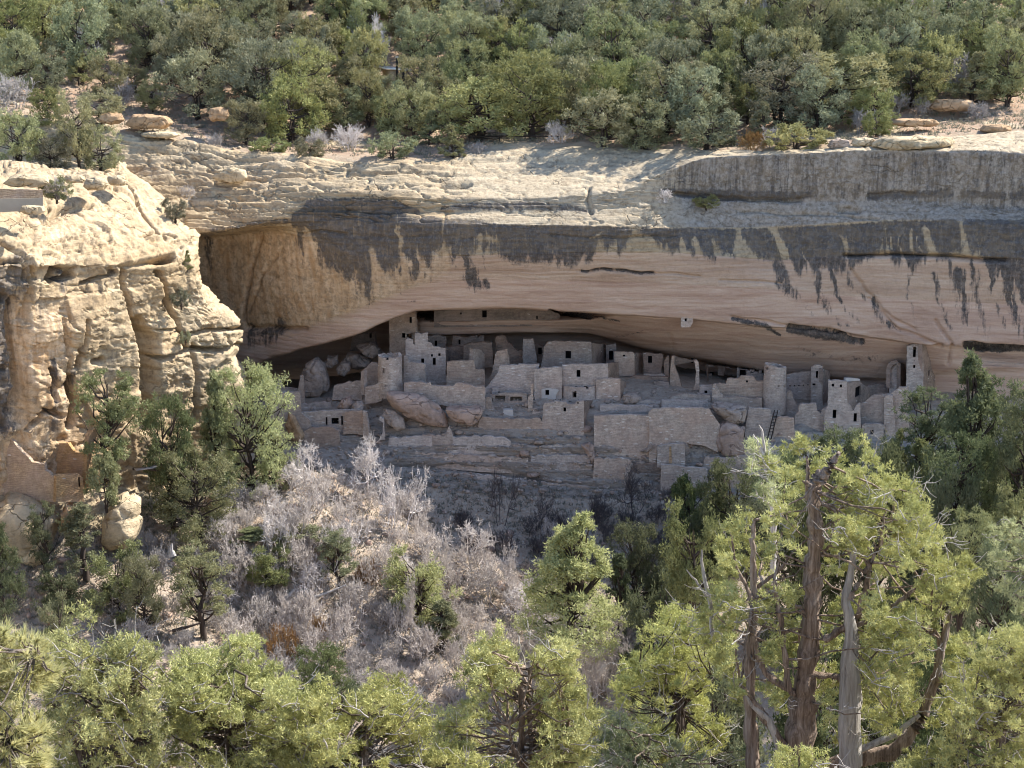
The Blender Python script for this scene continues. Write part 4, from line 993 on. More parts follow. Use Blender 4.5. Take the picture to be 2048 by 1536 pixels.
build('terrace_wall', 'narrow grey terrace wall above the speckled retaining walls', 'wall',
      [dict(o=[(1198, 842), (1200, 811), (1230, 810), (1306, 812), (1308, 842)], d=(175.4, 175), m='masonry', j=.04)], GR_RET)
build('terrace_wall', 'short pale terrace wall stepping up behind the speckled retaining walls', 'wall',
      [dict(o=[(1268, 825), (1272, 802), (1300, 800), (1320, 803), (1322, 825)], d=(176.6, 176.4), m='masonry', j=.04)], GR_RET)
build('terrace_wall', 'long low grey wall below the curved broken wall', 'wall',
      [dict(o=[(1322, 828), (1324, 800), (1370, 801), (1416, 803), (1417, 828)], d=(176, 175.8), m='masonry', j=.04)], GR_RET)
build('terrace_wall', 'low buff wall in front of the deep dark back rooms', 'wall',
      [dict(o=[(1335, 806), (1342, 794), (1360, 788), (1420, 791), (1424, 806)], d=(178.2, 178), m='masonry', j=.05)], GR_RET)
build('terrace_wall', 'grey bench wall at the foot of the reddish back plaza under the sloping ceiling', 'wall',
      [dict(o=[(1262, 790), (1262, 754), (1285, 752), (1336, 754), (1338, 790)], d=(183, 182.6), m='masonry_shaded', j=.04)], GR_RET)
build('windowed_wall', 'broken stepped wall with one small window left of the tapered round tower', 'wall',
      [dict(n='wall', o=[(1432, 812), (1433, 769), (1452, 767), (1455, 758), (1478, 757), (1482, 752), (1508, 753), (1512, 762), (1526, 762), (1526, 812)], d=(178.8, 178.2), h=[W_(1494, 763, 4, 4)], m='masonry', j=.05),
       dict(n='buttress', o=[(1423, 812), (1425, 770), (1430, 768), (1434, 776), (1446, 792), (1446, 812)], d=(178, 177.8), m='masonry', j=.05)])
round_tower('tapered_tower', 'tall tapering round tower with a slanted top beside the alcove ceiling', (1551, 730), (1547, 826), 178.2, 1.20, 1.42, [(1534, 737, 5, 5), (1558, 772, 3, 4), (1569, 772, 2, 4)], 'masonry', slant=.22, jag=.05)
build('tall_room', 'two storey shaded room with a row of beam holes right of the tapered tower', 'room',
      [dict(n='back_wall', o=[(1572, 825), (1574, 750), (1590, 746), (1628, 742), (1630, 825)], d=(182.4, 182), h=[W_(1580, 772, 2.5, 2.5), W_(1589, 771.5, 2.5, 2.5), W_(1598, 771, 2.5, 2.5), W_(1607, 770.5, 2.5, 2.5), W_(1616, 770, 2.5, 2.5)], m='masonry', j=.04),
       dict(n='corner_pier', o=[(1621, 826), (1622, 735), (1630, 730), (1645, 732), (1646, 766), (1643, 772), (1647, 826)], d=(180.6, 180.4), h=[W_(1634, 749, 3.5, 14), W_(1628, 769, 6, 4)], m='masonry', j=.04),
       dict(n='side_wall', o=[(1646, 830), (1646, 738), (1660, 742), (1662, 830)], d=(180.6, 184), m='masonry_shaded', j=.04)])
build('wall_stub', 'pale leaning wall fragment at the foot of the tapered tower', 'wall',
      [dict(o=[(1572, 826), (1574, 784), (1582, 782), (1586, 796), (1592, 806), (1597, 820), (1592, 826)], d=(178.2, 178), m='masonry_pale', j=.06)])
build('crenellated_wall', 'low wall with a raised square block left of the square four storey tower', 'wall',
      [dict(o=[(1588, 880), (1590, 832), (1597, 824), (1598, 812), (1604, 807), (1632, 807), (1634, 822), (1642, 828), (1644, 820), (1652, 816), (1660, 812), (1662, 880)], d=(175.6, 175.2), m='masonry', j=.05)])
build('four_storey_tower', 'square four storey tower with two small top windows and tall doorways below', 'tower',
      [dict(n='front_wall', o=[(1648, 895), (1649, 822), (1656, 812), (1657, 760), (1676, 761), (1694, 763), (1695, 806), (1702, 812), (1706, 822), (1712, 812), (1721, 806), (1722, 895)], d=(174.8, 174.4),
            h=[W_(1666, 770.5, 4.5, 5.5), W_(1682, 772, 4.5, 5.5), D_(1669, 828, 6.5, 17), D_(1710.5, 835, 5.5, 17)], m='masonry', j=.04),
       dict(n='side_wall', o=[(1695, 840), (1695, 763), (1712, 764), (1740, 776), (1742, 840)], d=(174.8, 181), h=[D_(1716, 783, 10, 15)], m='masonry_shaded', j=.05)])
build('roof_beam', 'pale roof beam stub lying on the square four storey tower', 'beam',
      [dict(o=[(1691, 764), (1691, 756), (1704, 756), (1720, 758), (1720, 761), (1704, 762)], d=(176, 177), m='plaster', t=.3, j=.02)])
build('arched_room', 'arch topped room shell with a tall shadowed opening left of the thin white tower', 'room',
      [dict(n='front_wall', o=[(1778, 790), (1779, 752), (1782, 738), (1790, 730), (1800, 729), (1801, 790)], d=(181, 180.4), m='masonry', j=.03),
       dict(n='arch_jamb', o=[(1772, 775), (1773, 738), (1776, 728), (1784, 722), (1794, 720), (1801, 727), (1801, 735), (1794, 728), (1786, 730), (1781, 738), (1780, 752), (1780, 775)], d=(180.6, 180.2), m='masonry_shaded', j=.03),
       dict(n='side_wall', o=[(1801, 790), (1801, 726), (1813, 728), (1814, 790)], d=(180.6, 183), m='masonry_shaded', j=.03)])
build('thin_white_tower', 'thin white tower with a tall slot window at the right end of the alcove', 'tower',
      [dict(n='front_wall', o=[(1812, 800), (1814, 693), (1822, 690), (1836, 684), (1842, 684), (1845, 692), (1847, 730), (1846, 800)], d=(178.4, 178), h=[W_(1829, 704, 4.5, 21), W_(1828.5, 733, 4, 6.5), W_(1828.5, 722, 2, 2)], m='masonry_pale', j=.03),
       dict(n='side_wall', o=[(1845, 800), (1844, 686), (1856, 690), (1866, 705), (1872, 730), (1872, 800)], d=(178.4, 182), h=[W_(1858, 746, 3, 9)], m='masonry_shaded', j=.03)])
build('diagonal_wall', 'pale capped wall whose top rises to the right beside the four storey tower', 'wall',
      [dict(n='front_wall', o=[(1720, 880), (1722, 806), (1734, 800), (1742, 793), (1762, 789), (1784, 786), (1796, 778), (1798, 774), (1815, 774), (1818, 880)], d=(176.4, 174.6), m='masonry', j=.06),
       dict(n='pier', o=[(1770, 880), (1768, 840), (1768, 795), (1776, 790), (1786, 792), (1790, 850), (1792, 880)], d=(174.9, 174.6), m='masonry_white', t=.4, j=.05)])
build('base_wall', 'reddish plain base wall beside the wooden ladder', 'wall',
      [dict(o=[(1488, 905), (1492, 846), (1498, 815), (1540, 818), (1546, 835), (1548, 905)], d=(174.2, 174), m='masonry_pale', j=.04)], GR_RET)
build('base_wall', 'grey base wall right of the wooden ladder below the crenellated wall', 'wall',
      [dict(o=[(1546, 905), (1548, 838), (1560, 834), (1588, 836), (1590, 905)], d=(174.2, 174), m='masonry', j=.04)], GR_RET)
# --- lower front
build('buttressed_wall', 'pale low wall with a red buttress below the tallest speckled retaining wall', 'wall',
      [dict(n='wall', o=[(1314, 935), (1315, 892), (1340, 888), (1369, 887), (1371, 935)], d=(172, 171.8), m='masonry_white', j=.03),
       dict(n='buttress', o=[(1338, 926), (1339, 894), (1342, 893), (1344, 926)], d=(171.8, 171.75), m='masonry_warm', t=.3, j=.02),
       dict(n='side_wall', o=[(1370, 928), (1370, 886), (1398, 882), (1406, 884), (1408, 928)], d=(172.2, 175), m='masonry_shaded', j=.03)])
build('bottom_wall', 'straight pale bottom wall above the shaded leafless bushes', 'wall',
      [dict(n='wall', o=[(1321, 985), (1322, 929), (1360, 933), (1415, 938), (1416, 985)], d=(171.2, 171), m='masonry_white', j=.04),
       dict(n='end_pier', o=[(1422, 985), (1423, 941), (1437, 942), (1438, 985)], d=(170.9, 170.9), m='masonry_pale', j=.04)])
build('bottom_wall', 'dark shadowed bottom wall left of the straight pale one', 'wall',
      [dict(n='wall', o=[(1258, 985), (1258, 930), (1300, 926), (1322, 927), (1322, 985)], d=(172.4, 172.2), m='masonry_shaded', j=.04),
       dict(n='edge', o=[(1249, 975), (1251, 936), (1259, 932), (1260, 975)], d=(171.6, 171.6), m='masonry_pale', j=.05)])
build('terrace_wall', 'blocky terrace wall behind the green tree at the left end of the dwelling', 'wall',
      [dict(n='front_wall', o=[(538, 900), (540, 792), (556, 784), (600, 784), (602, 826), (620, 840), (625, 900)], d=(174, 174), m='masonry', j=.05)], GR_RET)
build('terrace_wall', 'low rubble wall with a dark niche below the boulder pile', 'wall',
      [dict(o=[(598, 870), (600, 826), (640, 822), (700, 820), (725, 818), (726, 870)], d=(174.8, 174.4), h=[W_(653, 842, 3, 16), W_(684, 841, 3, 18), W_(670, 842, 14, 12)], m='masonry', j=.05)], GR_RET)
build('terrace_wall', 'reddish brown leaning wall panel right of the dark niche', 'wall',
      [dict(o=[(686, 868), (690, 824), (724, 821), (733, 850), (734, 872), (712, 868)], d=(174, 173.6), m='masonry', j=.05)], GR_RET)
build('wall_stub', 'thin zigzag wall edge above the pale leafless bush', 'wall',
      [dict(o=[(727, 878), (725, 822), (731, 824), (736, 850), (739, 878)], d=(173.4, 173.2), m='masonry_pale', t=.5, j=.06)])
build('wall_stub', 'thin hooked wall edge below the round tower', 'wall',
      [dict(o=[(758, 880), (766, 864), (766, 845), (757, 840), (760, 834), (768, 838), (770, 880)], d=(173.2, 173.2), m='masonry_pale', t=.5, j=.05)])
build('low_wall', 'rounded low masonry wall at the foot of the left terraces', 'wall',
      [dict(o=[(604, 900), (608, 862), (625, 856), (664, 854), (678, 862), (681, 900)], d=(173.4, 173.2), m='masonry', j=.05)], GR_RET)
build('low_wall', 'faint low rubble wall under the standing slab at the left end', 'wall',
      [dict(o=[(598, 835), (602, 808), (640, 806), (662, 803), (664, 830)], d=(178.4, 178.2), m='masonry', j=.06)], GR_RET)
build('standing_slab', 'thin upright wall remnant in front of the peaked boulder', 'wall',
      [dict(o=[(594, 806), (598, 768), (601, 752), (606, 752), (608, 770), (609, 806)], d=(179, 179), m='masonry', j=.06)])
build('standing_slab', 'small crumbled wall remnant left of the peaked boulder', 'wall',
      [dict(o=[(530, 792), (552, 774), (556, 760), (561, 760), (566, 775), (594, 778), (596, 792)], d=(180, 180), m='masonry', j=.07)])
build('front_wall', 'low broken front wall with a stone step below the tilted slab', 'wall',
      [dict(o=[(840, 898), (845, 868), (890, 872), (898, 852), (905, 870), (905, 898)], d=(173.2, 173.0), m='masonry', j=.05)], GR_RET)

GF = 'foundation walls on the ledge under the dwelling'
for lab, o, d, m in [
    ('long foundation wall with a smooth rounded right end under the tilted slab', [(776, 902), (778, 876), (830, 872), (905, 874), (968, 872), (1010, 876), (1022, 884), (1020, 906), (900, 912)], (173.2, 173.0), 'masonry'),
    ('low foundation wall of coursed stone along the walkway at the left', [(778, 930), (780, 903), (860, 906), (960, 912), (1056, 916), (1056, 948), (960, 944), (860, 936)], (172.7, 172.5), 'masonry_white'),
    ('pale step wall at the foot of the pinkish front tower', [(1030, 912), (1034, 896), (1080, 892), (1160, 890), (1162, 906), (1100, 910)], (173.0, 172.9), 'masonry_pale'),
    ('rough foundation wall of loose courses under the pale step wall', [(1060, 950), (1062, 912), (1110, 909), (1180, 910), (1186, 958), (1120, 956)], (172.5, 172.4), 'masonry_white'),
    ('broad rough foundation wall under the tall speckled retaining walls', [(1186, 968), (1188, 918), (1240, 916), (1262, 922), (1262, 972), (1220, 972)], (172.1, 172.0), 'masonry'),
    ('thin masonry strip below the walkway at the left', [(800, 962), (804, 940), (900, 944), (1000, 954), (1062, 962), (1060, 984), (920, 974)], (171.9, 171.7), 'masonry_white'),
    ('thin masonry strip below the walkway in the middle', [(1078, 996), (1082, 966), (1160, 972), (1240, 980), (1320, 984), (1320, 1006), (1180, 1004)], (171.5, 171.2), 'masonry_white'),
    ('foundation wall right of the straight pale bottom wall', [(1436, 985), (1438, 944), (1500, 940), (1560, 936), (1562, 985)], (171.6, 171.2), 'masonry'),
    ('low grey wall under the big dished rock', [(1406, 940), (1410, 914), (1450, 916), (1500, 912), (1502, 940)], (172.4, 172.2), 'masonry'),
    ('sloping foundation wall under the reddish base wall and the ladder', [(1488, 945), (1490, 898), (1560, 894), (1640, 896), (1640, 945)], (172.8, 172.6), 'masonry')]:
    build('foundation_wall', lab, 'wall', [dict(o=o, d=d, m=m, j=.07)], GF)
for lab, o, d, m, h in [
    ('dark room behind the stepped house with a slot door', [(852, 704), (853, 672), (872, 670), (892, 674), (893, 704)], (188, 188), 'masonry_shaded', [D_(872, 688, 5, 14)]),
    ('low grey terrace room below the windowed stepped wall', [(1424, 826), (1425, 796), (1470, 794), (1524, 797), (1524, 826)], (177.6, 177.4), 'masonry', []),
    ('grey hump backed room shell behind the square four storey tower', [(1702, 800), (1703, 764), (1712, 757), (1720, 760), (1730, 774), (1736, 800)], (182.5, 183), 'masonry', []),
    ('low back wall with a flat top right of the grey hump backed shell', [(1732, 800), (1733, 772), (1760, 768), (1776, 770), (1777, 800)], (182, 182), 'masonry_shaded', []),
    ('rubble room wall between the boulder pile and the corner room', [(664, 800), (668, 772), (690, 766), (722, 762), (724, 800)], (180, 179.6), 'masonry', []),
    ('small square room shell under the steep broken gable', [(984, 800), (985, 776), (1010, 774), (1011, 800)], (178.8, 178.8), 'masonry', [W_(998, 785, 4, 4)]),
    ('short wall linking the buff block and the pale mound', [(1238, 800), (1240, 780), (1262, 778), (1264, 800)], (179.4, 179.4), 'masonry', []),
    ('dim room with a doorway left of the curved broken wall', [(1306, 790), (1308, 762), (1338, 764), (1339, 790)], (181.4, 181.4), 'masonry_shaded', [D_(1322, 778, 6, 13)]),
    ('upper terrace room right of the cubic room', [(1286, 770), (1287, 747), (1330, 750), (1331, 770)], (183.6, 183.4), 'masonry', []),
    ('shaded room wall under the lowest back rooms with a square window', [(1398, 800), (1399, 772), (1424, 770), (1426, 800)], (180, 180), 'masonry', [W_(1412, 784, 6, 6)]),
    ('pale room front at the left foot of the diagonal wall', [(1722, 888), (1724, 850), (1750, 846), (1768, 850), (1768, 888)], (174.6, 174.4), 'masonry_pale', [W_(1744, 864, 6, 8)]),
    ('low sunless room wall between the tall room and the square four storey tower', [(1626, 845), (1628, 822), (1648, 820), (1650, 845)], (177, 177), 'masonry', [])]:
    build('room', lab, 'room', [dict(o=o, d=d, m=m, j=.07, h=h)])
# --- sunlit ruin at the foot of the promontory
GS = 'sunlit ruin at the foot of the promontory'
build('tawny_ruin', 'tawny broken ruin of stepped walls in sunlight at the foot of the left cliff', 'ruin',
      [dict(n='long_wall', o=[(-12, 1000), (-10, 880), (4, 890), (12, 876), (22, 876), (34, 894), (44, 905), (52, 912), (64, 924), (88, 928), (90, 940), (98, 944), (104, 954), (112, 955), (112, 1004), (60, 1000)], d=(147.0, 145.4), m='masonry_warm', j=.04),
       dict(n='back_wall', o=[(103, 962), (104, 925), (114, 905), (118, 886), (136, 886), (142, 896), (150, 905), (160, 906), (172, 900), (176, 880), (178, 962)], d=(150, 149), m='masonry_warm', j=.05),
       dict(n='front_wall', o=[(112, 1004), (112, 952), (130, 949), (157, 947), (160, 950), (166, 955), (168, 1004)], d=(145.5, 147.5), h=[W_(159, 964, 3, 20)], m='masonry_warm', j=.04),
       dict(n='tall_pier', o=[(172, 975), (173, 930), (176, 900), (178, 870), (184, 861), (196, 859), (198, 900), (194, 955), (190, 975)], d=(148.6, 150.4), m='masonry_warm', j=.04)], GS)
build('overlook_wall', 'straight overlook wall of tan stone courses on a grey concrete footing at the cliff edge', 'wall',
      [dict(n='stone_course', o=[(-60, 402), (-60, 376), (20, 378), (86, 380), (86, 402)], d=(144.5, 147.5), m='masonry_warm', j=.02),
       dict(n='concrete_footing', o=[(-60, 428), (-60, 399), (86, 396), (86, 420)], d=(144.4, 147.4), m='concrete', t=.6, j=.01)], None)

# ================================================================ BOULDERS
def unit_(a): return a / np.linalg.norm(a)
def ico(sub):
    bm = bmesh.new(); bmesh.ops.create_icosphere(bm, subdivisions=sub, radius=1.0)
    v = np.array([x.co[:] for x in bm.verts]); f = np.array([[w.index for w in q.verts] for q in bm.faces]); bm.free()
    return v, f
ICO4, ICO3 = ico(5), ico(4)
def boulder(name, label, poly, d, thick, mat, seed=0, group=None, cat='boulder', rough=.10, flat=True):
    """poly: outline in photo pixels at distance d; the rock gets its own depth"""
    p, A, u = plane_pts(poly, 900, 1100, d, d)
    c = p.mean(0); q = p - c
    ang = np.arctan2(q[:, 1], q[:, 0]); rad = np.hypot(q[:, 0], q[:, 1])
    # resample polygon edge by angle
    dens = []
    for i in range(len(q)):
        a, b = q[i], q[(i + 1) % len(q)]
        for t in np.linspace(0, 1, 20, endpoint=False): dens.append(a * (1 - t) + b * t)
    dens = np.array(dens); da = np.arctan2(dens[:, 1], dens[:, 0]); o = np.argsort(da); da = da[o]; dr = np.hypot(dens[o, 0], dens[o, 1])
    v, f = ICO4
    v = v.copy(); rg = np.random.default_rng(seed + 50)
    for _ in range(9):
        nn_ = unit_(rg.normal(size=3)); off = rg.uniform(.62, .86)
        dt = v @ nn_; v -= nn_ * np.clip(dt - off, 0, None)[:, None] * .92
    mx_ = np.hypot(v[:, 0], v[:, 2]); v[:, [0, 2]] *= (1 + .16 * mx_ * (1 - mx_))[:, None]
    th = np.arctan2(v[:, 2], v[:, 0]); m = np.hypot(v[:, 0], v[:, 2])
    r = np.interp(th, np.concatenate([da - 2 * math.pi, da, da + 2 * math.pi]), np.tile(dr, 3))
    mm = m ** 0.75 if flat else m
    V = np.stack([np.cos(th) * r * mm, np.sign(v[:, 1]) * np.abs(v[:, 1]) ** 0.7 * thick / 2, np.sin(th) * r * mm], 1)
    s = 1.0 / max(.5, r.mean())
    n = fbm(V * s * 1.3 + seed * 7.1, 4, 200 + seed)
    cr = 1 - np.abs(fbm(V * s * 1.0 + seed * 3.3, 2, 300 + seed))
    V = V * (1 + rough * n - .16 * np.clip((cr - .9) / .1, 0, 1)[:] )[:, None]
    pos = np.array([A[0] + u[0] * c[0], d, c[1]])
    ob = link(name, mesh_np(name, V, f, False), M[mat]); ob.location = pos
    tag(ob, label, cat, group)
    return ob
GB = 'fallen boulders under the alcove'
boulder('boulder', 'huge peaked grey boulder at the left end inside the alcove', [(600, 795), (596, 762), (612, 728), (634, 716), (648, 728), (660, 752), (662, 782), (640, 800)], 184, 4.5, 'boulder', 1, GB)
boulder('boulder', 'egg shaped boulder leaning over the peaked one', [(645, 722), (654, 712), (676, 710), (676, 728), (664, 738), (654, 732)], 186.5, 2.2, 'boulder', 2, GB)
boulder('boulder', 'rounded boulder below the flat slab, middle of the pile', [(672, 738), (682, 722), (700, 726), (704, 738), (690, 752), (676, 748)], 185.5, 2.2, 'boulder', 3, GB)
boulder('boulder', 'cracked dark boulder tucked under the flat slab', [(686, 722), (692, 704), (720, 706), (745, 722), (740, 735), (715, 742), (700, 734)], 188, 2.6, 'boulder', 4, GB)
boulder('slab', 'flat tilted slab on top of the boulder pile', [(710, 694), (724, 686), (752, 685), (768, 708), (752, 722), (735, 712)], 187.5, 2.6, 'boulder', 5, GB, 'slab')
boulder('slab', 'huge tilted reddish slab under the round tower', [(764, 790), (768, 778), (790, 782), (815, 784), (850, 792), (878, 806), (892, 826), (898, 854), (868, 850), (836, 842), (806, 828), (780, 812)], 174.6, 3.0, 'boulder_red', 6, GB, 'slab', .06)
boulder('boulder', 'angular reddish boulder right of the tilted slab under the long retaining wall', [(886, 814), (910, 812), (968, 810), (972, 818), (962, 838), (945, 850), (918, 850), (902, 838)], 174.2, 2.8, 'boulder_red', 7, GB, 'boulder', .07)
boulder('boulder', 'slanted reddish boulder below the corner room', [(672, 816), (680, 796), (704, 790), (706, 806), (696, 820), (684, 826)], 176.6, 2.0, 'boulder_red', 8, GB)
boulder('boulder', 'small pale boulder beside the slanted reddish one', [(698, 818), (714, 800), (728, 806), (730, 820), (716, 824)], 176, 1.6, 'boulder', 9, GB)
boulder('boulder', 'ochre leaning rock behind the green tree at the left end of the terraces', [(570, 850), (578, 822), (590, 830), (600, 850), (610, 872), (604, 885), (588, 884)], 173.2, 1.5, 'boulder_orange', 10, GB)
boulder('boulder', 'ledge shaped grey boulder under the tilted slab', [(770, 815), (790, 822), (808, 836), (812, 856), (796, 862), (776, 846), (760, 832)], 174.2, 2.0, 'boulder', 11, GB)
boulder('boulder', 'slanted smooth rock mass between the tallest retaining wall and the reddish base wall', [(1418, 806), (1440, 804), (1494, 812), (1488, 842), (1474, 846), (1450, 840), (1430, 826)], 174.4, 3.0, 'boulder', 12, GB)
boulder('boulder', 'big dished rock under the slanted smooth mass', [(1418, 880), (1436, 850), (1452, 842), (1476, 846), (1492, 850), (1496, 900), (1480, 912), (1440, 910), (1424, 904)], 173.8, 3.2, 'boulder_red', 13, GB)
boulder('boulder', 'small dark slab stuck slantwise in the speckled retaining wall', [(1279, 904), (1292, 896), (1302, 884), (1308, 888), (1304, 896), (1290, 908)], 172.5, .9, 'boulder', 14, GB)
boulder('boulder', 'reddish angular rock below the gap right of the front tower', [(1158, 886), (1178, 884), (1190, 892), (1190, 915), (1184, 928), (1176, 912)], 172.8, 1.6, 'boulder_red', 15, GB)
boulder('boulder', 'rounded pale mound above the narrow grey terrace wall', [(1238, 806), (1246, 790), (1262, 785), (1280, 788), (1290, 800), (1280, 812)], 177.4, 2.0, 'boulder', 16, GB)
GP = 'boulders at the foot of the promontory'
boulder('boulder', 'big smooth cream boulder below the tawny ruin', [(-40, 1075), (-30, 990), (10, 985), (60, 1000), (100, 1015), (125, 1040), (120, 1090), (70, 1118), (20, 1110)], 145.4, 6, 'boulder_pale', 20, GP, 'boulder', .06)
boulder('boulder', 'tall square cut yellow boulder right of the slim juniper', [(205, 1080), (212, 1010), (228, 990), (262, 985), (284, 992), (284, 1040), (276, 1070), (262, 1092), (225, 1095)], 147, 5, 'boulder_pale', 21, GP, 'boulder', .05)
boulder('boulder', 'orange shaded overhanging rock between the two big cream boulders', [(116, 1020), (134, 1008), (160, 1015), (165, 1040), (148, 1066), (132, 1060)], 146, 3, 'boulder_orange', 22, GP)
boulder('boulder', 'wedge shaped tan boulder with a dark underside left of the thin pine trunk', [(40, 1118), (60, 1085), (85, 1075), (100, 1100), (95, 1125), (70, 1132)], 143.6, 2.5, 'boulder_pale', 23, GP)
boulder('boulder', 'small tan boulder on the bare dirt low on the left slope', [(84, 1236), (94, 1222), (112, 1218), (128, 1228), (124, 1240), (104, 1246)], 137.5, 1.6, 'boulder_orange', 24, GP)
boulder('boulder', 'flat pale boulder in the dark gap right of the big juniper', [(1832, 1246), (1846, 1238), (1862, 1240), (1862, 1254), (1848, 1260)], 120, 1.0, 'boulder_pale', 25, None)
GT = 'rim rocks on the mesa edge'
def at(pxv, pyv): return mesa_at(pxv, pyv)
def rim_rock(label, x0, y0, x1, y1, d, thick, mat, seed, rough=.08):
    h = y1 - y0; w = x1 - x0
    boulder('rim_rock', label, [(x0, y1 - .3 * h), (x0 + .12 * w, y0 + .1 * h), (x0 + .55 * w, y0), (x1 - .08 * w, y0 + .15 * h), (x1, y1 - .35 * h), (x1 - .15 * w, y1), (x0 + .2 * w, y1)], d, thick, mat, seed, GT, 'rock', rough)
rim_rock('orange layered ledge block on the left rim below the grey brush', 190, 222, 252, 250, 191.5, 3, 'boulder_orange', 30)
rim_rock('larger orange ledge block beside it with a black gap beneath', 250, 226, 345, 258, 191.5, 3.5, 'boulder_orange', 31)
rim_rock('tan angular rock beside the ragged juniper on the left rim', 415, 214, 462, 244, 193, 2, 'boulder_orange', 32)
rim_rock('thin tan ledge rock under the orange blocks', 270, 262, 360, 276, 190, 2.5, 'boulder_pale', 33)
rim_rock('leaning pale slab with a shadowed underside on the left slickrock', 418, 334, 496, 366, 183.5, 2.0, 'boulder_pale', 34)
rim_rock('white rounded rock at the rim beside dead brush', 1700, 274, 1752, 294, 181.5, 2.2, 'boulder_pale', 35)
rim_rock('dark hollow rock left of the white rounded rim rock', 1652, 276, 1700, 298, 182, 2.0, 'boulder', 36)
rim_rock('long smooth white cap rock on the right rim', 1740, 270, 1920, 300, 180.4, 4.0, 'boulder_pale', 37, .04)
rim_rock('orange broken ledge beside the grey brush on the right rim', 1860, 196, 1960, 224, 200, 2.5, 'boulder_orange', 38)
rim_rock('flat reddish ledge at the right rim with a black crack', 1780, 236, 1880, 254, 190.5, 2.5, 'boulder_orange', 39)
rim_rock('dark edged ledge block at the far right rim', 1960, 248, 2030, 266, 188.5, 2.5, 'boulder_orange', 40)
rim_rock('tan block on the promontory edge with a black notch beside it', 168, 352, 216, 380, 158, 2.2, 'boulder_pale', 41)
rim_rock('smaller tan block right of the notched one on the promontory edge', 212, 350, 254, 372, 162, 2.0, 'boulder_pale', 42)
rim_rock('flat cream rock at the left of the notched block on the promontory edge', 128, 348, 172, 366, 158, 2.0, 'boulder_pale', 43)
rim_rock('long cream ledge rock above the overlook wall', 0, 348, 110, 374, 152, 3.0, 'boulder_pale', 44)
rim_rock('rounded rock below the overlook footing', 36, 410, 90, 428, 145.8, 1.6, 'boulder_pale', 45)

# ================================================================ SMALL BUILT THINGS
# toilet shelter among the trees
sp = mesa_at(792, 172) + Vector((0, 0, -.7))
sh = empty('shelter', sp)
tag(sh, 'tan shelter with a white roof and two black vent pipes hidden in the trees', 'shelter')
S = 0.062
link('wall', mesh_np('wall', *box_vf((0, 0.9, 1.4), (2.6, 2.6, 2.8), .5)), M['tan_paint'], sh)
rv, rf = box_vf((-.2, .8, 2.98), (4.0, 3.6, .16), .5)
rv[:, 2] += (rv[:, 0] * -0.10)
rf_o = link('roof', mesh_np('roof', rv, rf), M['white'], sh)
gv, gf = box_vf((-.3, .9, 3.10), (3.3, 2.9, .06), .5); gv[:, 2] += gv[:, 0] * -.10
link('roof_sheet', mesh_np('roof_sheet', gv, gf), M['grey_metal'], rf_o)
for xx, yy0 in ((.35, -.95), (1.15, -.75)):
    pv = link('vent_pipe', mesh_np('vent_pipe', *tube([(xx, yy0, 0), (xx, yy0, 2.5), (xx, yy0, 4.45)], [.17, .17, .17], 10)), M['black'], sh)
    link('cap', mesh_np('cap', *tube([(xx, yy0, 4.46), (xx, yy0, 4.47), (xx, yy0, 4.56), (xx, yy0, 4.57)], [.001, .25, .25, .001], 10)), M['white'], pv)
sg = mesa_at(1009, 150)
so = empty('trail_sign', sg)
tag(so, 'small sign on a thin dark post in the mesa forest', 'sign')
link('post', mesh_np('post', *tube([(0, 0, 0), (0, 0, 3.4)], [.06, .06], 6)), M['black'], so)
link('board', mesh_np('board', *box_vf((0, -.07, 3.3), (.55, .05, .42))), M['grey_metal'], so)
# ladder
la = P(1538, 880, 173.3); lb = P(1552, 822, 174.0)
lo = empty('ladder', la)
tag(lo, 'dark wooden pole ladder leaning against the base wall', 'ladder')
vec = lb - la; side = np.array([.42, 0.04, 0])
for sgn in (-.5, .5):
    link('rail', mesh_np('rail', *tube([side * sgn, vec * .5 + side * sgn * .95, vec * 1.04 + side * sgn * .9], [.07, .065, .05], 7)), M['ladder'], lo)
for k in range(9):
    c = vec * (k + .6) / 9.2
    link('rung', mesh_np('rung', *tube([c - side * .62, c + side * .62], [.035, .035], 6)), M['ladder'], lo)
# rail along the trail on the rim
ra = mesa_at(935, 283); rb = mesa_at(1125, 281)
ro = empty('log_rail', ra)
tag(ro, 'low dark log rail at the foot of the trees along the mesa rim', 'rail')
v = np.array(rb - ra)
link('log', mesh_np('log', *tube([(0, 0, .55), tuple(v * .5 + np.array([0, 0, .62])), tuple(v + np.array([0, 0, .5]))], [.09, .09, .08], 7)), M['bark_dark'], ro)
for t in (0.02, .34, .66, .97):
    c = v * t
    link('post', mesh_np('post', *tube([tuple(c + np.array([0, 0, -.6])), tuple(c + np.array([0, 0, .75]))], [.08, .07], 6)), M['bark_dark'], ro)
# grey plank roof stub and stair rails by the left trail
g0 = P(272, 938, 152.0)
po = empty('plank', g0)
tag(po, 'grey slanted plank roof on a dark log beside the sunlit ruin', 'plank')
link('board', mesh_np('board', *box_vf((1.0, 0, .10), (2.2, .8, .07), .5)), M['twig_grey'], po)
link('log', mesh_np('log', *tube([(-.3, 0, 0), (.9, -.1, .05), (2.1, -.2, -.1)], [.14, .13, .10], 8)), M['bark_dark'], po)

# ================================================================ VEGETATION
def unit(v): return v / (np.linalg.norm(v, axis=-1, keepdims=True) + 1e-9)

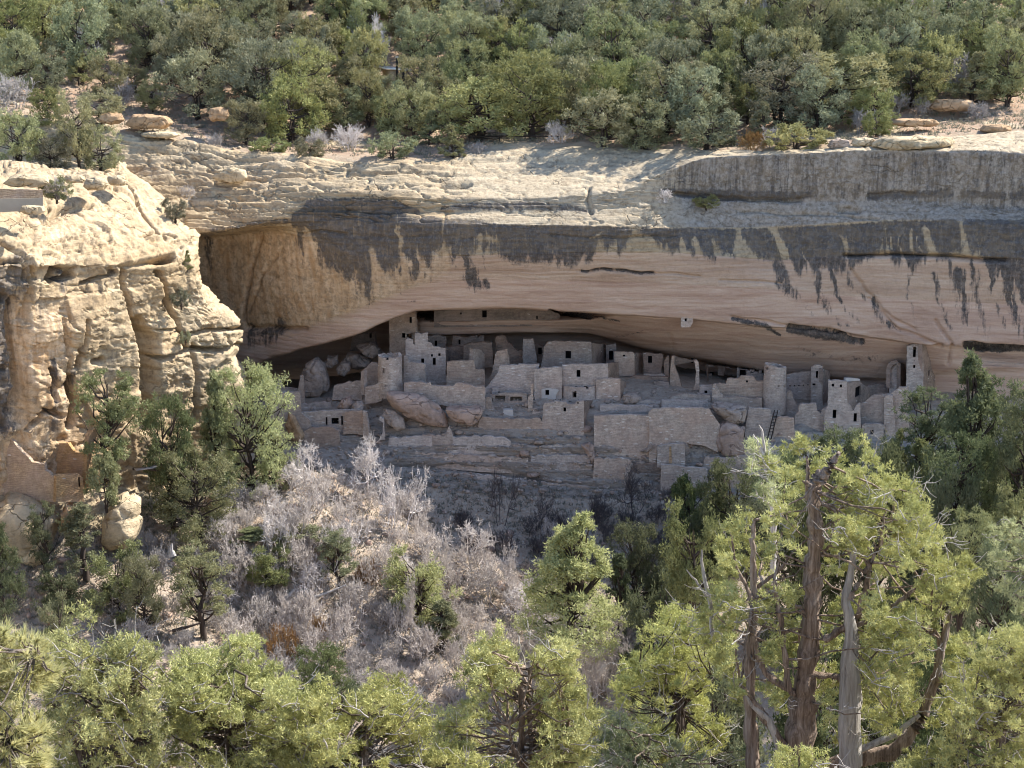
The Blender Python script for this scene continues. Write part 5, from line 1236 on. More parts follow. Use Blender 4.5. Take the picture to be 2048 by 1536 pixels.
def leaves(rng, cen, rad, per, length, width, up=.25, flat=1.0, fill=.5, spread=.8):
    """leaf sprigs (triangles) on clumps. cen (n,3), rad (n,), per leaves each"""
    n = len(cen)
    k = np.repeat(np.arange(n), np.broadcast_to(per, (n,)))
    m = len(k)
    d = unit(rng.normal(size=(m, 3)))
    d[:, 2] = d[:, 2] * .85 + .15
    r = rad[k] * rng.uniform(0, 1, m) ** fill
    p = cen[k] + d * r[:, None] * np.array([1, 1, flat])
    ld = unit(d * .9 + rng.normal(size=(m, 3)) * spread + np.array([0, 0, up]))
    sd = unit(np.cross(ld, rng.normal(size=(m, 3))))
    L = length * rng.uniform(.6, 1.35, m)[:, None]; Wd = width * rng.uniform(.7, 1.3, m)[:, None]
    a = p - sd * Wd / 2; b = p + sd * Wd / 2; c = p + ld * L
    V = np.stack([a, b, c], 1).reshape(-1, 3)
    return V, np.arange(3 * m).reshape(m, 3)

def sub_clumps(rng, cen, rad, k, shrink=.42, out=.85):
    n = len(cen)
    d = unit(rng.normal(size=(n, k, 3))); d[..., 2] = d[..., 2] * .8 + .2
    c = cen[:, None, :] + d * (rad[:, None] * rng.uniform(.35, 1.0, (n, k)) * out)[..., None]
    r = rad[:, None] * shrink * rng.uniform(.55, 1.3, (n, k))
    return c.reshape(-1, 3), r.reshape(-1)

def limb(rng, a, b, r0, r1, n=5, sag=.15, sides=5):
    a, b = np.asarray(a, float), np.asarray(b, float)
    t = np.linspace(0, 1, n)[:, None]
    L = np.linalg.norm(b - a)
    pts = a * (1 - t) + b * t
    pts += np.sin(t * math.pi) * np.array([0, 0, -sag * L]) + rng.normal(0, .035 * L, (n, 3)) * np.sin(t * math.pi)
    return tube(pts, r0 + (r1 - r0) * t[:, 0], sides)

def tree_geo(seed, kind, h, w, nclump, per, leaf, leafw, sides=5, trunk_r=None):
    """returns (crown V,F), (wood V,F) for a tree of height h, crown width w standing at the origin"""
    rng = np.random.default_rng(seed)
    tr = trunk_r or .028 * h + .05
    woods = []; cen = []; rad = []
    lean = rng.normal(0, .04 * h, 2)
    ofs = seed * 13.7
    base = {'juniper': .10, 'pinyon': .16, 'cone': .05, 'open': .32, 'bush': .02, 'slim': .12}[kind]
    tries = 0
    while len(cen) < nclump and tries < nclump * 40:
        tries += 1
        z = rng.uniform(base, .97)
        if kind == 'cone' or kind == 'slim':
            R_ = ((1 - z) ** 1.05 * 1.45 if kind == 'cone' else (1 - z) ** .75 * 1.15) + .05
            if kind == 'slim': R_ = min(R_, .95)
        elif kind == 'open':
            R_ = math.sqrt(max(0, 1 - ((z - .62) / .40) ** 2)) * (.75 + .35 * rng.uniform())
        else:
            zc = .52 if kind == 'juniper' else .58
            R_ = math.sqrt(max(0.03, 1 - ((z - zc) / (.53 if z > zc else .62)) ** 2))
        a = rng.uniform(0, 2 * math.pi)
        # uneven outline: bays and bulges round the crown
        R_ *= 1 + .34 * float(noise3(np.array([math.cos(a) * 1.3 + ofs, math.sin(a) * 1.3, z * 3.2]), 5)) 
        q = rng.uniform(.15, 1) ** .45
        x, y = math.cos(a) * R_ * q * w / 2, math.sin(a) * R_ * q * w / 2
        if float(noise3(np.array([x * 1.1 + ofs, y * 1.1, z * h * 1.1]), 9)) < (-.12 if kind != 'open' else .02): continue
        cen.append((x + lean[0] * z, y + lean[1] * z, z * h))
        rad.append(w * rng.uniform(.085, .165) * (1.0 if kind != 'cone' else .85 * (.6 + .6 * (1 - z))))
    cen = np.array(cen); rad = np.array(rad)
    flat = {'pinyon': .8, 'open': .65}.get(kind, .95)
    c2, r2 = sub_clumps(rng, cen, rad * 1.15, 7)
    cv, cf = leaves(rng, c2, r2, max(8, per // 7), leaf, leafw, flat=flat, spread=.9)
    nst = {'juniper': 3, 'pinyon': 2, 'bush': 3}.get(kind, 1)
    tops = []
    for k in range(nst):
        a = rng.uniform(0, 6.28); s = (.26 * w / 2) * (k > 0)
        top = np.array([math.cos(a) * s + lean[0], math.sin(a) * s + lean[1], h * (.9 if nst == 1 else rng.uniform(.6, .85))])
        b = np.array([math.cos(a) * s * .2, math.sin(a) * s * .2, -.4])
        n = 8; t = np.linspace(0, 1, n)[:, None]
        pts = b * (1 - t) + top * t + rng.normal(0, .02 * h, (n, 3)) * np.sin(t * 3.1)
        woods.append(tube(pts, tr * (1 - .85 * t[:, 0]) * (1 if k == 0 else .7), sides)); tops.append(pts)
    for i in rng.permutation(len(cen))[:max(10, int(len(cen) * .55))]:
        st = tops[rng.integers(len(tops))]
        j = np.argmin(np.abs(st[:, 2] - cen[i][2] * rng.uniform(.55, .85)))
        woods.append(limb(rng, st[j], cen[i], tr * .34, tr * .07, 5, .08, 4))
    return (cv, cf), join(woods)

LEAFN = {}
def make_tree(name, label, cat, geo, leafmat, barkmat, group=None):
    (cv, cf), (wv, wf) = geo
    r = empty(name)
    link('crown', mesh_np('crown', cv, cf), M[leafmat], r)
    link('trunk', mesh_np('trunk', wv, wf), M[barkmat], r)
    tag(r, label, cat, group)
    return r

def place(src, used, loc, sx, sz, rz, label, group, name=None):
    o = src if src not in used else copy_tree(src)
    used.add(src)
    o.location = loc; o.scale = (sx, sx, sz); o.rotation_euler = (0, 0, rz)
    o['label'] = label
    if group: o['group'] = group
    return o

# ---- mesa forest
rng = np.random.default_rng(21)
kinds = ['juniper', 'pinyon', 'juniper', 'pinyon', 'juniper', 'pinyon', 'bush', 'cone']
MP = []
for i, k in enumerate(kinds):
    hh, ww = {'juniper': (5.6, 5.6), 'pinyon': (6.4, 6.0), 'bush': (3.2, 3.8), 'cone': (5.5, 3.4)}[k]
    g = tree_geo(100 + i, k, hh, ww, {'bush': 36, 'cone': 50}.get(k, 66), 120, .25, .115, 4)
    MP.append((make_tree('juniper_tree' if k != 'pinyon' else 'pinyon_tree', 'x', 'tree', g, 'leaf_mesa', 'bark_dark'), k, hh, ww))
used = set()
taken = []
GM = 'trees along the mesa rim'
# (px, base y, top y, width px, prototype index, label)
RIMT = [
 (38, 334, 222, 92, 0, 'round dark juniper at the far left edge of the promontory top'),
 (104, 346, 262, 82, 1, 'low spreading pinyon with a visible forked trunk on the promontory top'),
 (158, 332, 182, 80, 3, 'tall thin crowned pinyon on the promontory top, tallest of its cluster'),
 (204, 344, 252, 78, 2, 'yellowish bushy juniper at the right end of the promontory cluster'),
 (95, 262, 176, 70, 4, 'grey green juniper between the promontory cluster and the forest edge'),
 (392, 238, 104, 136, 0, 'large dense dark juniper above the orange ledge blocks'),
 (205, 250, 178, 90, 5, 'small pinyon behind the orange ledge blocks'),
 (492, 290, 196, 84, 1, 'leaning grey green pinyon at the rim above the left slickrock'),
 (541, 312, 274, 64, 6, 'low yellow green bush standing on the slickrock, left of a round dark bush'),
 (621, 316, 276, 58, 6, 'round dark green bush standing alone on the slickrock'),
 (590, 288, 150, 118, 2, 'big grey green juniper behind the two slickrock bushes'),
 (690, 262, 164, 96, 3, 'olive pinyon behind fallen dead branches near the rim'),
 (789, 320, 264, 76, 6, 'wide bush left of the small cone shaped juniper'),
 (856, 290, 218, 58, 7, 'small bright cone shaped juniper at the rim'),
 (905, 318, 246, 56, 7, 'knobbly upright young pinyon right of the cone shaped juniper'),
 (778, 236, 152, 78, 3, 'slender pinyon with two bare dark trunks in front of the shelter'),
 (960, 282, 158, 176, 4, 'broad juniper right of the slender two trunked pinyon'),
 (1070, 278, 108, 150, 5, 'tall full pinyon above the dead branches at mid rim'),
 (1205, 296, 182, 130, 0, 'dense dark juniper overhanging the bright rim edge'),
 (1290, 300, 190, 120, 2, 'olive juniper shading the bright rim edge'),
 (1330, 272, 120, 170, 1, 'huge spreading pinyon crown in the middle of the rim'),
 (1408, 302, 216, 130, 6, 'wide light green juniper bush on the bright rim edge'),
 (1522, 284, 200, 62, 7, 'small pale tree with a thin white trunk near the rim'),
 (1594, 304, 246, 104, 6, 'pale green spreading bush above the dark stained face'),
 (1560, 262, 108, 150, 3, 'broad olive pinyon with a dark hollow beneath it'),
 (1676, 244, 104, 190, 1, 'very wide dark pinyon over shadowed rocks'),
 (1744, 262, 166, 92, 4, 'grey sparse juniper beside the white rim rock'),
 (1752, 274, 226, 56, 6, 'yellowish bush beside the white rim rock'),
 (1826, 214, 96, 120, 2, 'green juniper left of the grey brush on the right rim'),
 (1940, 206, 100, 90, 7, 'dark cone shaped tree behind the orange ledges'),
 (2010, 214, 60, 110, 3, 'slim trunked pinyon at the far right rim'),
 (1850, 170, 0, 130, 5, 'tall very dark pinyon standing above its neighbours at the right'),
]
def put_px(pxv, pby, pty, wpx, idx, label, group, base=None):
    o, k, hh, ww = MP[idx]
    b = base if base is not None else mesa_at(pxv, pby)
    H = P(pxv, pty, b[1])[2] - b[2]; Wm = wpx * b[1] / FPX * 1.02
    taken.append((b[0], b[1], Wm * .42))
    return place(o, used, (b[0], b[1], b[2] - .1), Wm / ww, H / hh / 1.02, rng.uniform(0, 6.28), label, group)
for j, (a, by, ty, w, idx, lab) in enumerate(RIMT):
    base = None
    if j < 4: base = Vector(P(a, by, 168 + (a / 40.0)))
    put_px(a, by, ty, w, idx, lab, GM, base)
# scattered small shrubs rooted in the rock
GSH = 'shrubs rooted in cliff ledges'
for (a, by, ty, w, d, idx, lab) in [(350, 440, 398, 46, 166, 6, 'small green shrub in the gully beside the promontory crest'), (113, 400, 354, 52, 153, 6, 'small juniper shrub next to the overlook wall'), (362, 614, 578, 34, 160.3, 6, 'grey green shrub growing in a crack of the promontory face'),
                                    (1412, 416, 390, 44, 180, 6, 'lone yellowish shrub on the shaded ledge below the rim'), (374, 540, 498, 20, 162, 7, 'thin sapling on the promontory face'), (372, 686, 660, 22, 161, 6, 'dark tuft in the promontory crack below the grey green shrub')]:
    o = put_px(a, by, ty, w, idx, lab, GSH, Vector(P(a, by, d)))
# the forest behind
labs = {'juniper': ['rounded grey green juniper packed in the mesa forest', 'broad olive juniper deep in the mesa forest'], 'pinyon': ['full crowned pinyon packed in the mesa forest', 'ragged olive pinyon deep in the mesa forest'],
        'bush': ['low round bush between the front mesa forest trees', 'low round bush deep in the mesa forest'], 'cone': ['pointed young tree between the front mesa forest trees', 'pointed young tree deep in the mesa forest']}
n = 0
shx, shy = sh.location.x, sh.location.y
cand = []
for _ in range(16000):
    t = 3 + 84 * rng.uniform() ** 1.0; a = rng.uniform(-70, 2120)
    j = int(np.clip((a + 480) / 6, 0, MX.shape[1] - 1)); i = int(np.argmin(np.abs(back - t)))
    x, y, z = MX[i, j] + rng.uniform(-.3, .3), MY[i, j], MZ[i, j]
    u_, v_ = pix(x, y, z)
    if u_ < -60 or u_ > 2110 or v_ < -40: continue
    lim = np.interp(u_, [0, 250, 480, 700, 950, 1150, 1500, 1700, 1760, 2048], [200, 215, 268, 282, 284, 284, 284, 266, 205, 195])
    if v_ > lim: continue
    if abs(x - shx - .2) < 3.6 and -7.5 < y - shy < 4.5: continue
    size = rng.choice([rng.uniform(.6, .9), rng.uniform(.9, 1.25), rng.uniform(1.15, 1.55)], p=[.25, .5, .25])
    r_ = 2.35 * size * (1 + .1 * (t > 50))
    if any((x - q[0]) ** 2 + (y - q[1]) ** 2 < (r_ + q[2]) ** 2 * .43 for q in taken): continue
    if n >= 300: break
    k_ = rng.choice(len(MP), p=[.17, .17, .15, .17, .14, .12, .03, .05])
    o, k, hh, ww = MP[k_]
    nb = labs[k][1 if t > 40 else 0]
    place(o, used, (x, y, z - .15), size * rng.uniform(.9, 1.1), size * rng.uniform(.95, 1.3), rng.uniform(0, 6.28), nb, 'mesa forest: ' + k + (' far' if t > 40 else ' near'))
    taken.append((x, y, r_)); n += 1
# dead snags standing in the forest
snag_at = [(172, 108, 60), (330, 40, 60), (760, 90, 60), (715, 60, 60), (1130, 150, 70), (1850, 60, 80), (1700, 40, 70), (1520, 60, 60), (1160, 60, 70), (990, 40, 60)]

# ---- bare shrubs
def bare_geo(seed, h, w, stems, depth, r0, sides=3, twist=.5):
    rng = np.random.default_rng(seed)
    parts = []
    def grow(p, d, L, r, lev):
        nseg = 3
        pts = [p]
        for s in range(nseg):
            d = unit(d + rng.normal(0, .20 * twist * 2, 3) + np.array([0, 0, .05]))
            p = p + d * L / nseg
            pts.append(p)
        parts.append(tube(pts, np.linspace(r, r * .6, nseg + 1), sides))
        if lev == 0: return
        for c in range(rng.integers(2, 5)):
            q = pts[rng.integers(2, nseg + 1)]
            grow(q, unit(d + rng.normal(0, .62, 3) + np.array([0, 0, .12])), L * rng.uniform(.55, .85), max(r * .62, .019), lev - 1)
    for s in range(stems):
        a = rng.uniform(0, 6.28); rr = rng.uniform(0, .22) * w
        d = unit(np.array([math.cos(a) * .5 * w / h, math.sin(a) * .5 * w / h, 1.0]))
        grow(np.array([math.cos(a) * rr, math.sin(a) * rr, -.2]), d, h * .36, r0, depth)
    v, f = join(parts)
    zmax = np.percentile(v[:, 2], 99.5); xm = np.percentile(np.hypot(v[:, 0], v[:, 1]), 97)
    v[:, 2] *= h / zmax; v[:, :2] *= (w / 2) / xm
    return v, f
BP = []
for i in range(6):
    BP.append(('thicket', bare_geo(300 + i, 3.2, 3.8, 11, 4, .05), 3.2, 3.8))
for i in range(3):
    BP.append(('tree', bare_geo(320 + i, 5.5, 4.6, 3, 5, .10, 4, .75), 5.5, 4.6))
def bare(name, label, cat, idx, mat, loc, w, h, group):
    kind, g, hh, ww = BP[idx]
    key = (idx, mat)
    if key not in LEAFN:
        LEAFN[key] = mesh_np('branches', g[0], g[1]); LEAFN[key].materials.append(M[mat])
    o = link(name, LEAFN[key])
    o.location = loc; o.scale = (w / ww, w / ww, h / hh); o.rotation_euler = (0, 0, rng.uniform(0, 6.28))
    tag(o, label, cat, group)
    return o
GO = 'leafless oak brush on the slope below the alcove'
def on_slope(pxv, d): return slope_pt(pxv, d)
def find_d(pxv, pyv):
    j = int(np.clip(round((pxv + 480) / 4.0), 0, len(TPX) - 1))
    col = VS[:, j]
    u_, v_ = pix(col[:, 0], col[:, 1], col[:, 2])
    i = int(np.argmin(np.abs(v_ - pyv)))
    return Vector(col[i])
def bare_px(pxv, by, ty, wpx, idx, mat, label, name='leafless_oak', group=GO, cat='shrub'):
    b = find_d(pxv, by)
    H = P(pxv, ty, b[1])[2] - b[2]
    return bare(name, label, cat, idx, mat, b, wpx * b[1] / FPX, H, group)
for (a, by, ty, w, i, m, lab) in [
    (615, 960, 880, 84, 6, 'twig_pale', 'small pale leafless oak left of the tall silvery one under the left terraces'),
    (735, 990, 868, 130, 7, 'twig_pale', 'tall silvery leafless oak at the shadow edge under the left terraces'),
    (790, 1075, 930, 130, 8, 'twig_pale', 'silvery leafless oak leaning into the shadow, right of the tall one'),
    (955, 1150, 1034, 150, 6, 'twig', 'wide pinkish leafless oak at the shadow edge left of the pale cone tree'),
    (1010, 1215, 1090, 110, 7, 'twig', 'rounded leafless oak in front of the wide pinkish one'),
    (880, 1200, 1075, 90, 8, 'twig', 'thin leafless oak below the canyon shadow edge'),
    (1165, 1330, 1180, 170, 6, 'twig', 'broad pinkish leafless oak just below the pale cone tree'),
    (1190, 1420, 1290, 120, 7, 'twig', 'leafless oak low in the ravine behind the front junipers'),
    (1120, 1300, 1200, 150, 7, 'twig_pale', 'silvery leafless oak in front of the pale cone tree'),
    (1225, 1330, 1215, 120, 8, 'twig', 'leafless oak right of the broad pinkish one'),
    (1150, 1400, 1260, 150, 8, 'twig', 'tangled leafless oak low in the ravine'),
    (1040, 1260, 1150, 120, 6, 'twig_pale', 'pale leafless oak left of the broad pinkish one'),
    (1100, 1090, 1035, 60, 8, 'twig', 'small grey leafless oak hugging the pale cone tree on its left'),
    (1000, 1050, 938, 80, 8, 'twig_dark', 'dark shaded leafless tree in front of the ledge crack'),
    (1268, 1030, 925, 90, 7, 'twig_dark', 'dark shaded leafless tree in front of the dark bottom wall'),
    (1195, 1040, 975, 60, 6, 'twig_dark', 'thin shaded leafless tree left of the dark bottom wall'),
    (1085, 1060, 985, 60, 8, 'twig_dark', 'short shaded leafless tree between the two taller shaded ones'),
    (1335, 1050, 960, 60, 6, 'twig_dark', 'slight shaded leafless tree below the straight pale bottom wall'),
    (570, 1290, 1185, 80, 7, 'twig', 'spindly leafless oak left of the dark junipers on the slope'),
    (700, 1260, 1165, 60, 8, 'twig_grey', 'thin upright leafless sapling on the lit slope'),
    (815, 1300, 1150, 70, 7, 'twig', 'tall thin leafless sapling on the bare lit patch')]:
    bare_px(a, by, ty, w, i, m, lab)
# rust leaved oaks
for (a, by, ty, w, i, lab) in [(735, 1180, 1122, 70, 0, 'rust tinged brush under the small green juniper'), (560, 1330, 1250, 90, 1, 'orange tinged brush low on the slope'), (640, 1300, 1230, 50, 2, 'small orange brush right of the larger one'), (660, 1130, 1090, 60, 3, 'faint rusty brush in the thicket')]:
    bare_px(a, by, ty, w, i, 'leaf_rust', lab, 'rusty_oak', 'rust coloured brush')
nt_ = 0
tk = []
for _ in range(4000):
    a = rng.uniform(440, 1260); y = rng.uniform(955, 1440)
    lo = np.interp(a, [440, 500, 560, 640, 830, 900, 1060, 1250], [1010, 985, 965, 965, 1030, 1110, 1200, 1270])
    hi = np.interp(a, [440, 700, 900, 1260], [1440, 1450, 1430, 1440])
    if y < lo or y > hi: continue
    wpx = rng.uniform(60, 105)
    if any((a - q[0]) ** 2 + ((y - q[1]) * 1.6) ** 2 < (.36 * (wpx + q[2])) ** 2 for q in tk): continue
    if rng.uniform() < np.interp(y, [960, 1180, 1240, 1440], [0.0, .10, .35, .45]): continue
    tk.append((a, y, wpx))
    if y < 1190 and a < 840: m_, l_ = ('twig', 'pinkish leafless brush in the thicket under the left terraces') if rng.uniform() < .7 else ('twig_pale', 'whitish leafless brush in the thicket under the left terraces')
    elif a > 840: m_, l_ = ('twig', 'pinkish grey leafless brush along the canyon shadow edge')
    else: m_, l_ = ('twig_grey', 'grey leafless brush lower on the lit slope') if rng.uniform() < .5 else ('twig', 'brownish leafless brush lower on the lit slope')
    bare_px(a, y, y - wpx * rng.uniform(.6, .95), wpx, int(rng.integers(0, 6)), m_, l_)
    nt_ += 1
    if nt_ > 150: break
# left slope grey brush and shaded brush in the alcove foot
for _ in range(400):
    a = rng.uniform(250, 560); y = rng.uniform(1090, 1330)
    wpx = rng.uniform(50, 90)
    if any((a - q[0]) ** 2 + ((y - q[1]) * 1.6) ** 2 < (.42 * (wpx + q[2])) ** 2 for q in tk): continue
    tk.append((a, y, wpx))
    bare_px(a, y, y - wpx * .75, wpx, int(rng.integers(0, 6)), 'twig_grey', 'grey leafless brush among the green trees on the left slope')
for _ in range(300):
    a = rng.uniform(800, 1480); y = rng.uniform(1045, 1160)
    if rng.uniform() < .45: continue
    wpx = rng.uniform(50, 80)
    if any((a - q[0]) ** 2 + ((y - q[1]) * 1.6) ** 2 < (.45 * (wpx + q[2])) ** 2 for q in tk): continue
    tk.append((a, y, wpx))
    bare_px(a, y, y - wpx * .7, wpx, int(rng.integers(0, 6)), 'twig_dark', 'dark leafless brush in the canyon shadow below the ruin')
# grey brush on the mesa
for k_, (a, by, wpx, lab) in enumerate([(245, 214, 80, 'grey leafless brush behind the orange ledge blocks'), (375, 398, 40, 'grey brush in the gully above the promontory crest'), (955, 330, 50, 'grey dry brush on the pale slickrock'), (640, 300, 60, 'grey brush between the slickrock bushes'), (700, 300, 70, 'tangled grey dead branches near the rim'),
                                     (1720, 268, 70, 'dead grey branches beside the white rim rock'), (1760, 300, 40, 'small dry brush behind the long cap rock'), (1890, 186, 120, 'large grey leafless brush on the right rim'), (1840, 230, 50, 'small grey sage below the large grey brush'), (1790, 224, 60, 'grey sage beside the large grey brush'), (1960, 240, 50, 'grey sage by the reddish ledges'),
                                     (1330, 404, 36, 'dead pale shrub on the sunlit ledge'), (1120, 284, 60, 'white dead branches at the end of the log rail'), (480, 186, 70, 'grey sage patch at the forest edge on the left'), (30, 215, 90, 'dead snag branches at the far left of the forest edge'), (118, 396, 60, 'dry brush beside the overlook wall'), (430, 300, 44, 'dry brush on the left slickrock'), (1540, 300, 60, 'dry tan brush at the bright rim edge')]):
    b = mesa_at(a, by)
    if k_ == 1: b = Vector(P(a, by, 176))
    if k_ == 11: b = Vector(P(a, by, 178.8))
    if k_ == 15: b = Vector(P(a, by, 153))
    bare('dry_brush', lab, 'shrub', k_ % 6, 'twig_pale' if k_ in (11, 12, 4) else 'twig_grey', b, wpx * b[1] / FPX, wpx * b[1] / FPX * .7, 'dry brush on the mesa and cliff')
for (a, by, wpx) in snag_at:
    b = mesa_at(a, by + 30)
    bare('dead_tree', 'bare silvery dead tree standing among the mesa forest', 'tree', 6 + (a % 3), 'twig_pale', b, wpx * b[1] / FPX, wpx * b[1] / FPX * 1.5, 'dead trees in the mesa forest')
bare('dying_juniper', 'orange brown dying bush on the bright rim edge', 'shrub', 2, 'leaf_rust', mesa_at(1512, 303), 4.0, 2.5, None)

# ---- slope trees
SPR = []
for i, (k, hh, ww, ncl) in enumerate([('juniper', 6.0, 4.6, 80), ('pinyon', 7.0, 5.4, 90), ('cone', 9.0, 6.2, 170), ('open', 9.0, 5.0, 70), ('slim', 7.5, 3.0, 60), ('juniper', 5.5, 4.4, 80), ('bush', 3.0, 3.4, 50), ('pinyon', 8.0, 6.4, 120)]):
    SPR.append((tree_geo(200 + i, k, hh, ww, ncl, 150, .20, .085, 5), k, hh, ww))
SM = {}
def slope_tree(pxv, ty, wpx, d, idx, mat, label, group=None, by=None, name=None):
    g, k, hh, ww = SPR[idx]
    if by is not None: b = Vector(P(pxv, by, d))
    else: b = slope_pt(pxv, d)
    for key, gg, mm in (('c', g[0], mat), ('t', g[1], 'bark_dark')):
        kk = (idx, key, mm)
        if kk not in SM:
            SM[kk] = mesh_np('crown' if key == 'c' else 'trunk', *gg); SM[kk].materials.append(M[mm])
    r = empty(name or ('pinyon_tree' if k in ('pinyon', 'open') else 'fir_tree' if k == 'cone' else 'juniper_tree'))
    link('crown', SM[(idx, 'c', mat)], None, r); link('trunk', SM[(idx, 't', 'bark_dark')], None, r)
    H = P(pxv, ty, b[1])[2] - b[2]; Wm = wpx * b[1] / FPX
    r.location = b - Vector((0, 0, .1)); r.scale = (Wm / ww, Wm / ww, H / hh * 1.0); r.rotation_euler = (0, 0, rng.uniform(0, 6.28))
    tag(r, label, 'tree', group)
    return r
GL = 'green trees on the slope under the promontory'
for t in [
    (222, 742, 130, 148.5, 3, 'leaf_mid', 'open crowned pinyon with a dark bare trunk in front of the tawny ruin', GL, 990),
    (212, 910, 70, 146, 6, 'leaf_mid', 'small juniper right of the tawny ruin wall', GL, 1010),
    (350, 790, 120, 154, 1, 'leaf_dark', 'dense dark pinyon against the promontory face', GL, 1060),
    (445, 724, 80, 160, 4, 'leaf_mid', 'slender tall juniper rising against the promontory nose', GL, 1010),
    (508, 744, 165, 160, 7, 'leaf_pale', 'big full green tree at the left end of the alcove', GL, 1015),
    (400, 900, 160, 152, 7, 'leaf_mid', 'broad green pinyon in front of the dense dark one', GL, 1090),
    (545, 850, 70, 161, 4, 'leaf_mid', 'small green tree at the right skirt of the big full one', GL, 985),
    (8, 1010, 100, 137, 2, 'leaf_dark', 'dark green conical tree cut by the left edge of the view', GL, 1230),
    (92, 1004, 66, 142, 3, 'leaf_dark', 'thin pine with a dark bare trunk in front of the cream boulder', GL, 1170),
    (172, 994, 92, 142, 4, 'leaf_mid', 'slim upright juniper between the cream and the yellow boulder', GL, 1150),
    (135, 1130, 90, 139, 5, 'leaf_dark', 'shaded juniper under the slim upright one', GL, 1240),
    (240, 1095, 120, 140, 5, 'leaf_mid', 'wide grey green juniper below the yellow boulder', GL, 1250),
    (295, 1110, 90, 138, 1, 'leaf_mid', 'juniper leaning over dark forked stems on the left slope', GL, 1270),
    (410, 1090, 140, 140, 3, 'leaf_mid', 'tall open juniper above the left foreground junipers', GL, 1290),
    (505, 1050, 84, 152, 4, 'leaf_mid', 'narrow green juniper at the left edge of the oak thicket', GL, None),
    (540, 1085, 96, 149, 5, 'leaf_mid', 'small round juniper inside the oak thicket', GL, None),
    (682, 1062, 84, 150, 3, 'leaf_mid', 'small upright juniper standing in the middle of the oak thicket', GL, None),
    (600, 1056, 110, 152, 6, 'leaf_mid', 'grey green low juniper in the oak thicket', GL, None),
    (850, 1100, 130, 149, 5, 'leaf_pale', 'dusty pale juniper in the brush left of the wide leafless oak', GL, None),
    (890, 1190, 90, 146, 4, 'leaf_mid', 'small green juniper below the dusty pale one', GL, None),
    (640, 1290, 130, 122, 1, 'leaf_dark', 'blue green dark pinyon behind the front junipers', GL, 1450),
    (690, 1345, 90, 118, 5, 'leaf_dark', 'dark juniper right of the blue green one', GL, 1490),
    (120, 1195, 80, 128, 5, 'leaf_mid', 'yellowish juniper just behind the left front juniper', GL, 1330),
    (1140, 1008, 235, 140, 2, 'leaf_pale', 'pale green cone shaped tree in the middle of the canyon', GL, 1300),
    ]:
    slope_tree(*t[:7], group=t[7], by=t[8], name='fir_tree' if 'cone' in t[6] else None)
GR = 'trees at the right end of the canyon'
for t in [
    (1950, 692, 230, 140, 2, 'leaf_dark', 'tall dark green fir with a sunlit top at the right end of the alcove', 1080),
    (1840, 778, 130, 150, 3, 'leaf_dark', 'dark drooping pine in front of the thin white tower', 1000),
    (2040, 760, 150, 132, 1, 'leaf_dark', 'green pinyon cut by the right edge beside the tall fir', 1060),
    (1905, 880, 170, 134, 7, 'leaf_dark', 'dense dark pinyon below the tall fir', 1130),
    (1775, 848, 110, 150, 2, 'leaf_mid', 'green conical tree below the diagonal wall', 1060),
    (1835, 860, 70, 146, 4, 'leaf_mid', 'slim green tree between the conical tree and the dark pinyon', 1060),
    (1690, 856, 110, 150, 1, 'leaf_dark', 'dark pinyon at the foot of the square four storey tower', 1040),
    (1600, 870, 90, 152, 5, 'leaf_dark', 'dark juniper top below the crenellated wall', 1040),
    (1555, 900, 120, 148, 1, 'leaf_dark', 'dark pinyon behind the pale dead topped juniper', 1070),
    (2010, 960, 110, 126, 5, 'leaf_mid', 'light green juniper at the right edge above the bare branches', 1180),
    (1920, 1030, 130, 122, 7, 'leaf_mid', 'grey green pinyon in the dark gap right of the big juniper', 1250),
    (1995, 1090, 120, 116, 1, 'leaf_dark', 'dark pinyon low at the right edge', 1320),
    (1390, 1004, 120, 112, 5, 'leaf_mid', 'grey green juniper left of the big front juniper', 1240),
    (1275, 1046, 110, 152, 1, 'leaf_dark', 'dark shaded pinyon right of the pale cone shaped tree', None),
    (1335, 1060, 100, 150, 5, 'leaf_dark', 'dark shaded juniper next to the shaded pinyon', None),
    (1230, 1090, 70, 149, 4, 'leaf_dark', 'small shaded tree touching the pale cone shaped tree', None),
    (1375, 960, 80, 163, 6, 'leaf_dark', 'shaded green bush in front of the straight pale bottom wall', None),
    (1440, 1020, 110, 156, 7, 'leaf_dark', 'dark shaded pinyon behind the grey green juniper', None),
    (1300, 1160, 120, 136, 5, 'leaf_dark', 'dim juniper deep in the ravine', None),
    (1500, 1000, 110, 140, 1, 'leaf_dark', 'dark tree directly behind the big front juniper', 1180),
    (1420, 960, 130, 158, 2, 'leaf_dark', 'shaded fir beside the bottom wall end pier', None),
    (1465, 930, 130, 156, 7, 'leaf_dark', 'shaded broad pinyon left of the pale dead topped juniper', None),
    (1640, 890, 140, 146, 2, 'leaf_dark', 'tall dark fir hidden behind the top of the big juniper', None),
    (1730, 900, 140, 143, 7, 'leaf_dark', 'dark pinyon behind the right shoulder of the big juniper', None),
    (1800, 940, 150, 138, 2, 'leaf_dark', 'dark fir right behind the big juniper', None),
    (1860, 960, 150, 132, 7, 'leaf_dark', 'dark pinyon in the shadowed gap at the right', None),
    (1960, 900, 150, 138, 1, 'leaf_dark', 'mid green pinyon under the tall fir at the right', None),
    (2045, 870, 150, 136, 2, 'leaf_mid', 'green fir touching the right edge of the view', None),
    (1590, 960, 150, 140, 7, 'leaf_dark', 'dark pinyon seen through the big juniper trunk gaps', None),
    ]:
    slope_tree(*t[:7], group=GR, by=t[7])

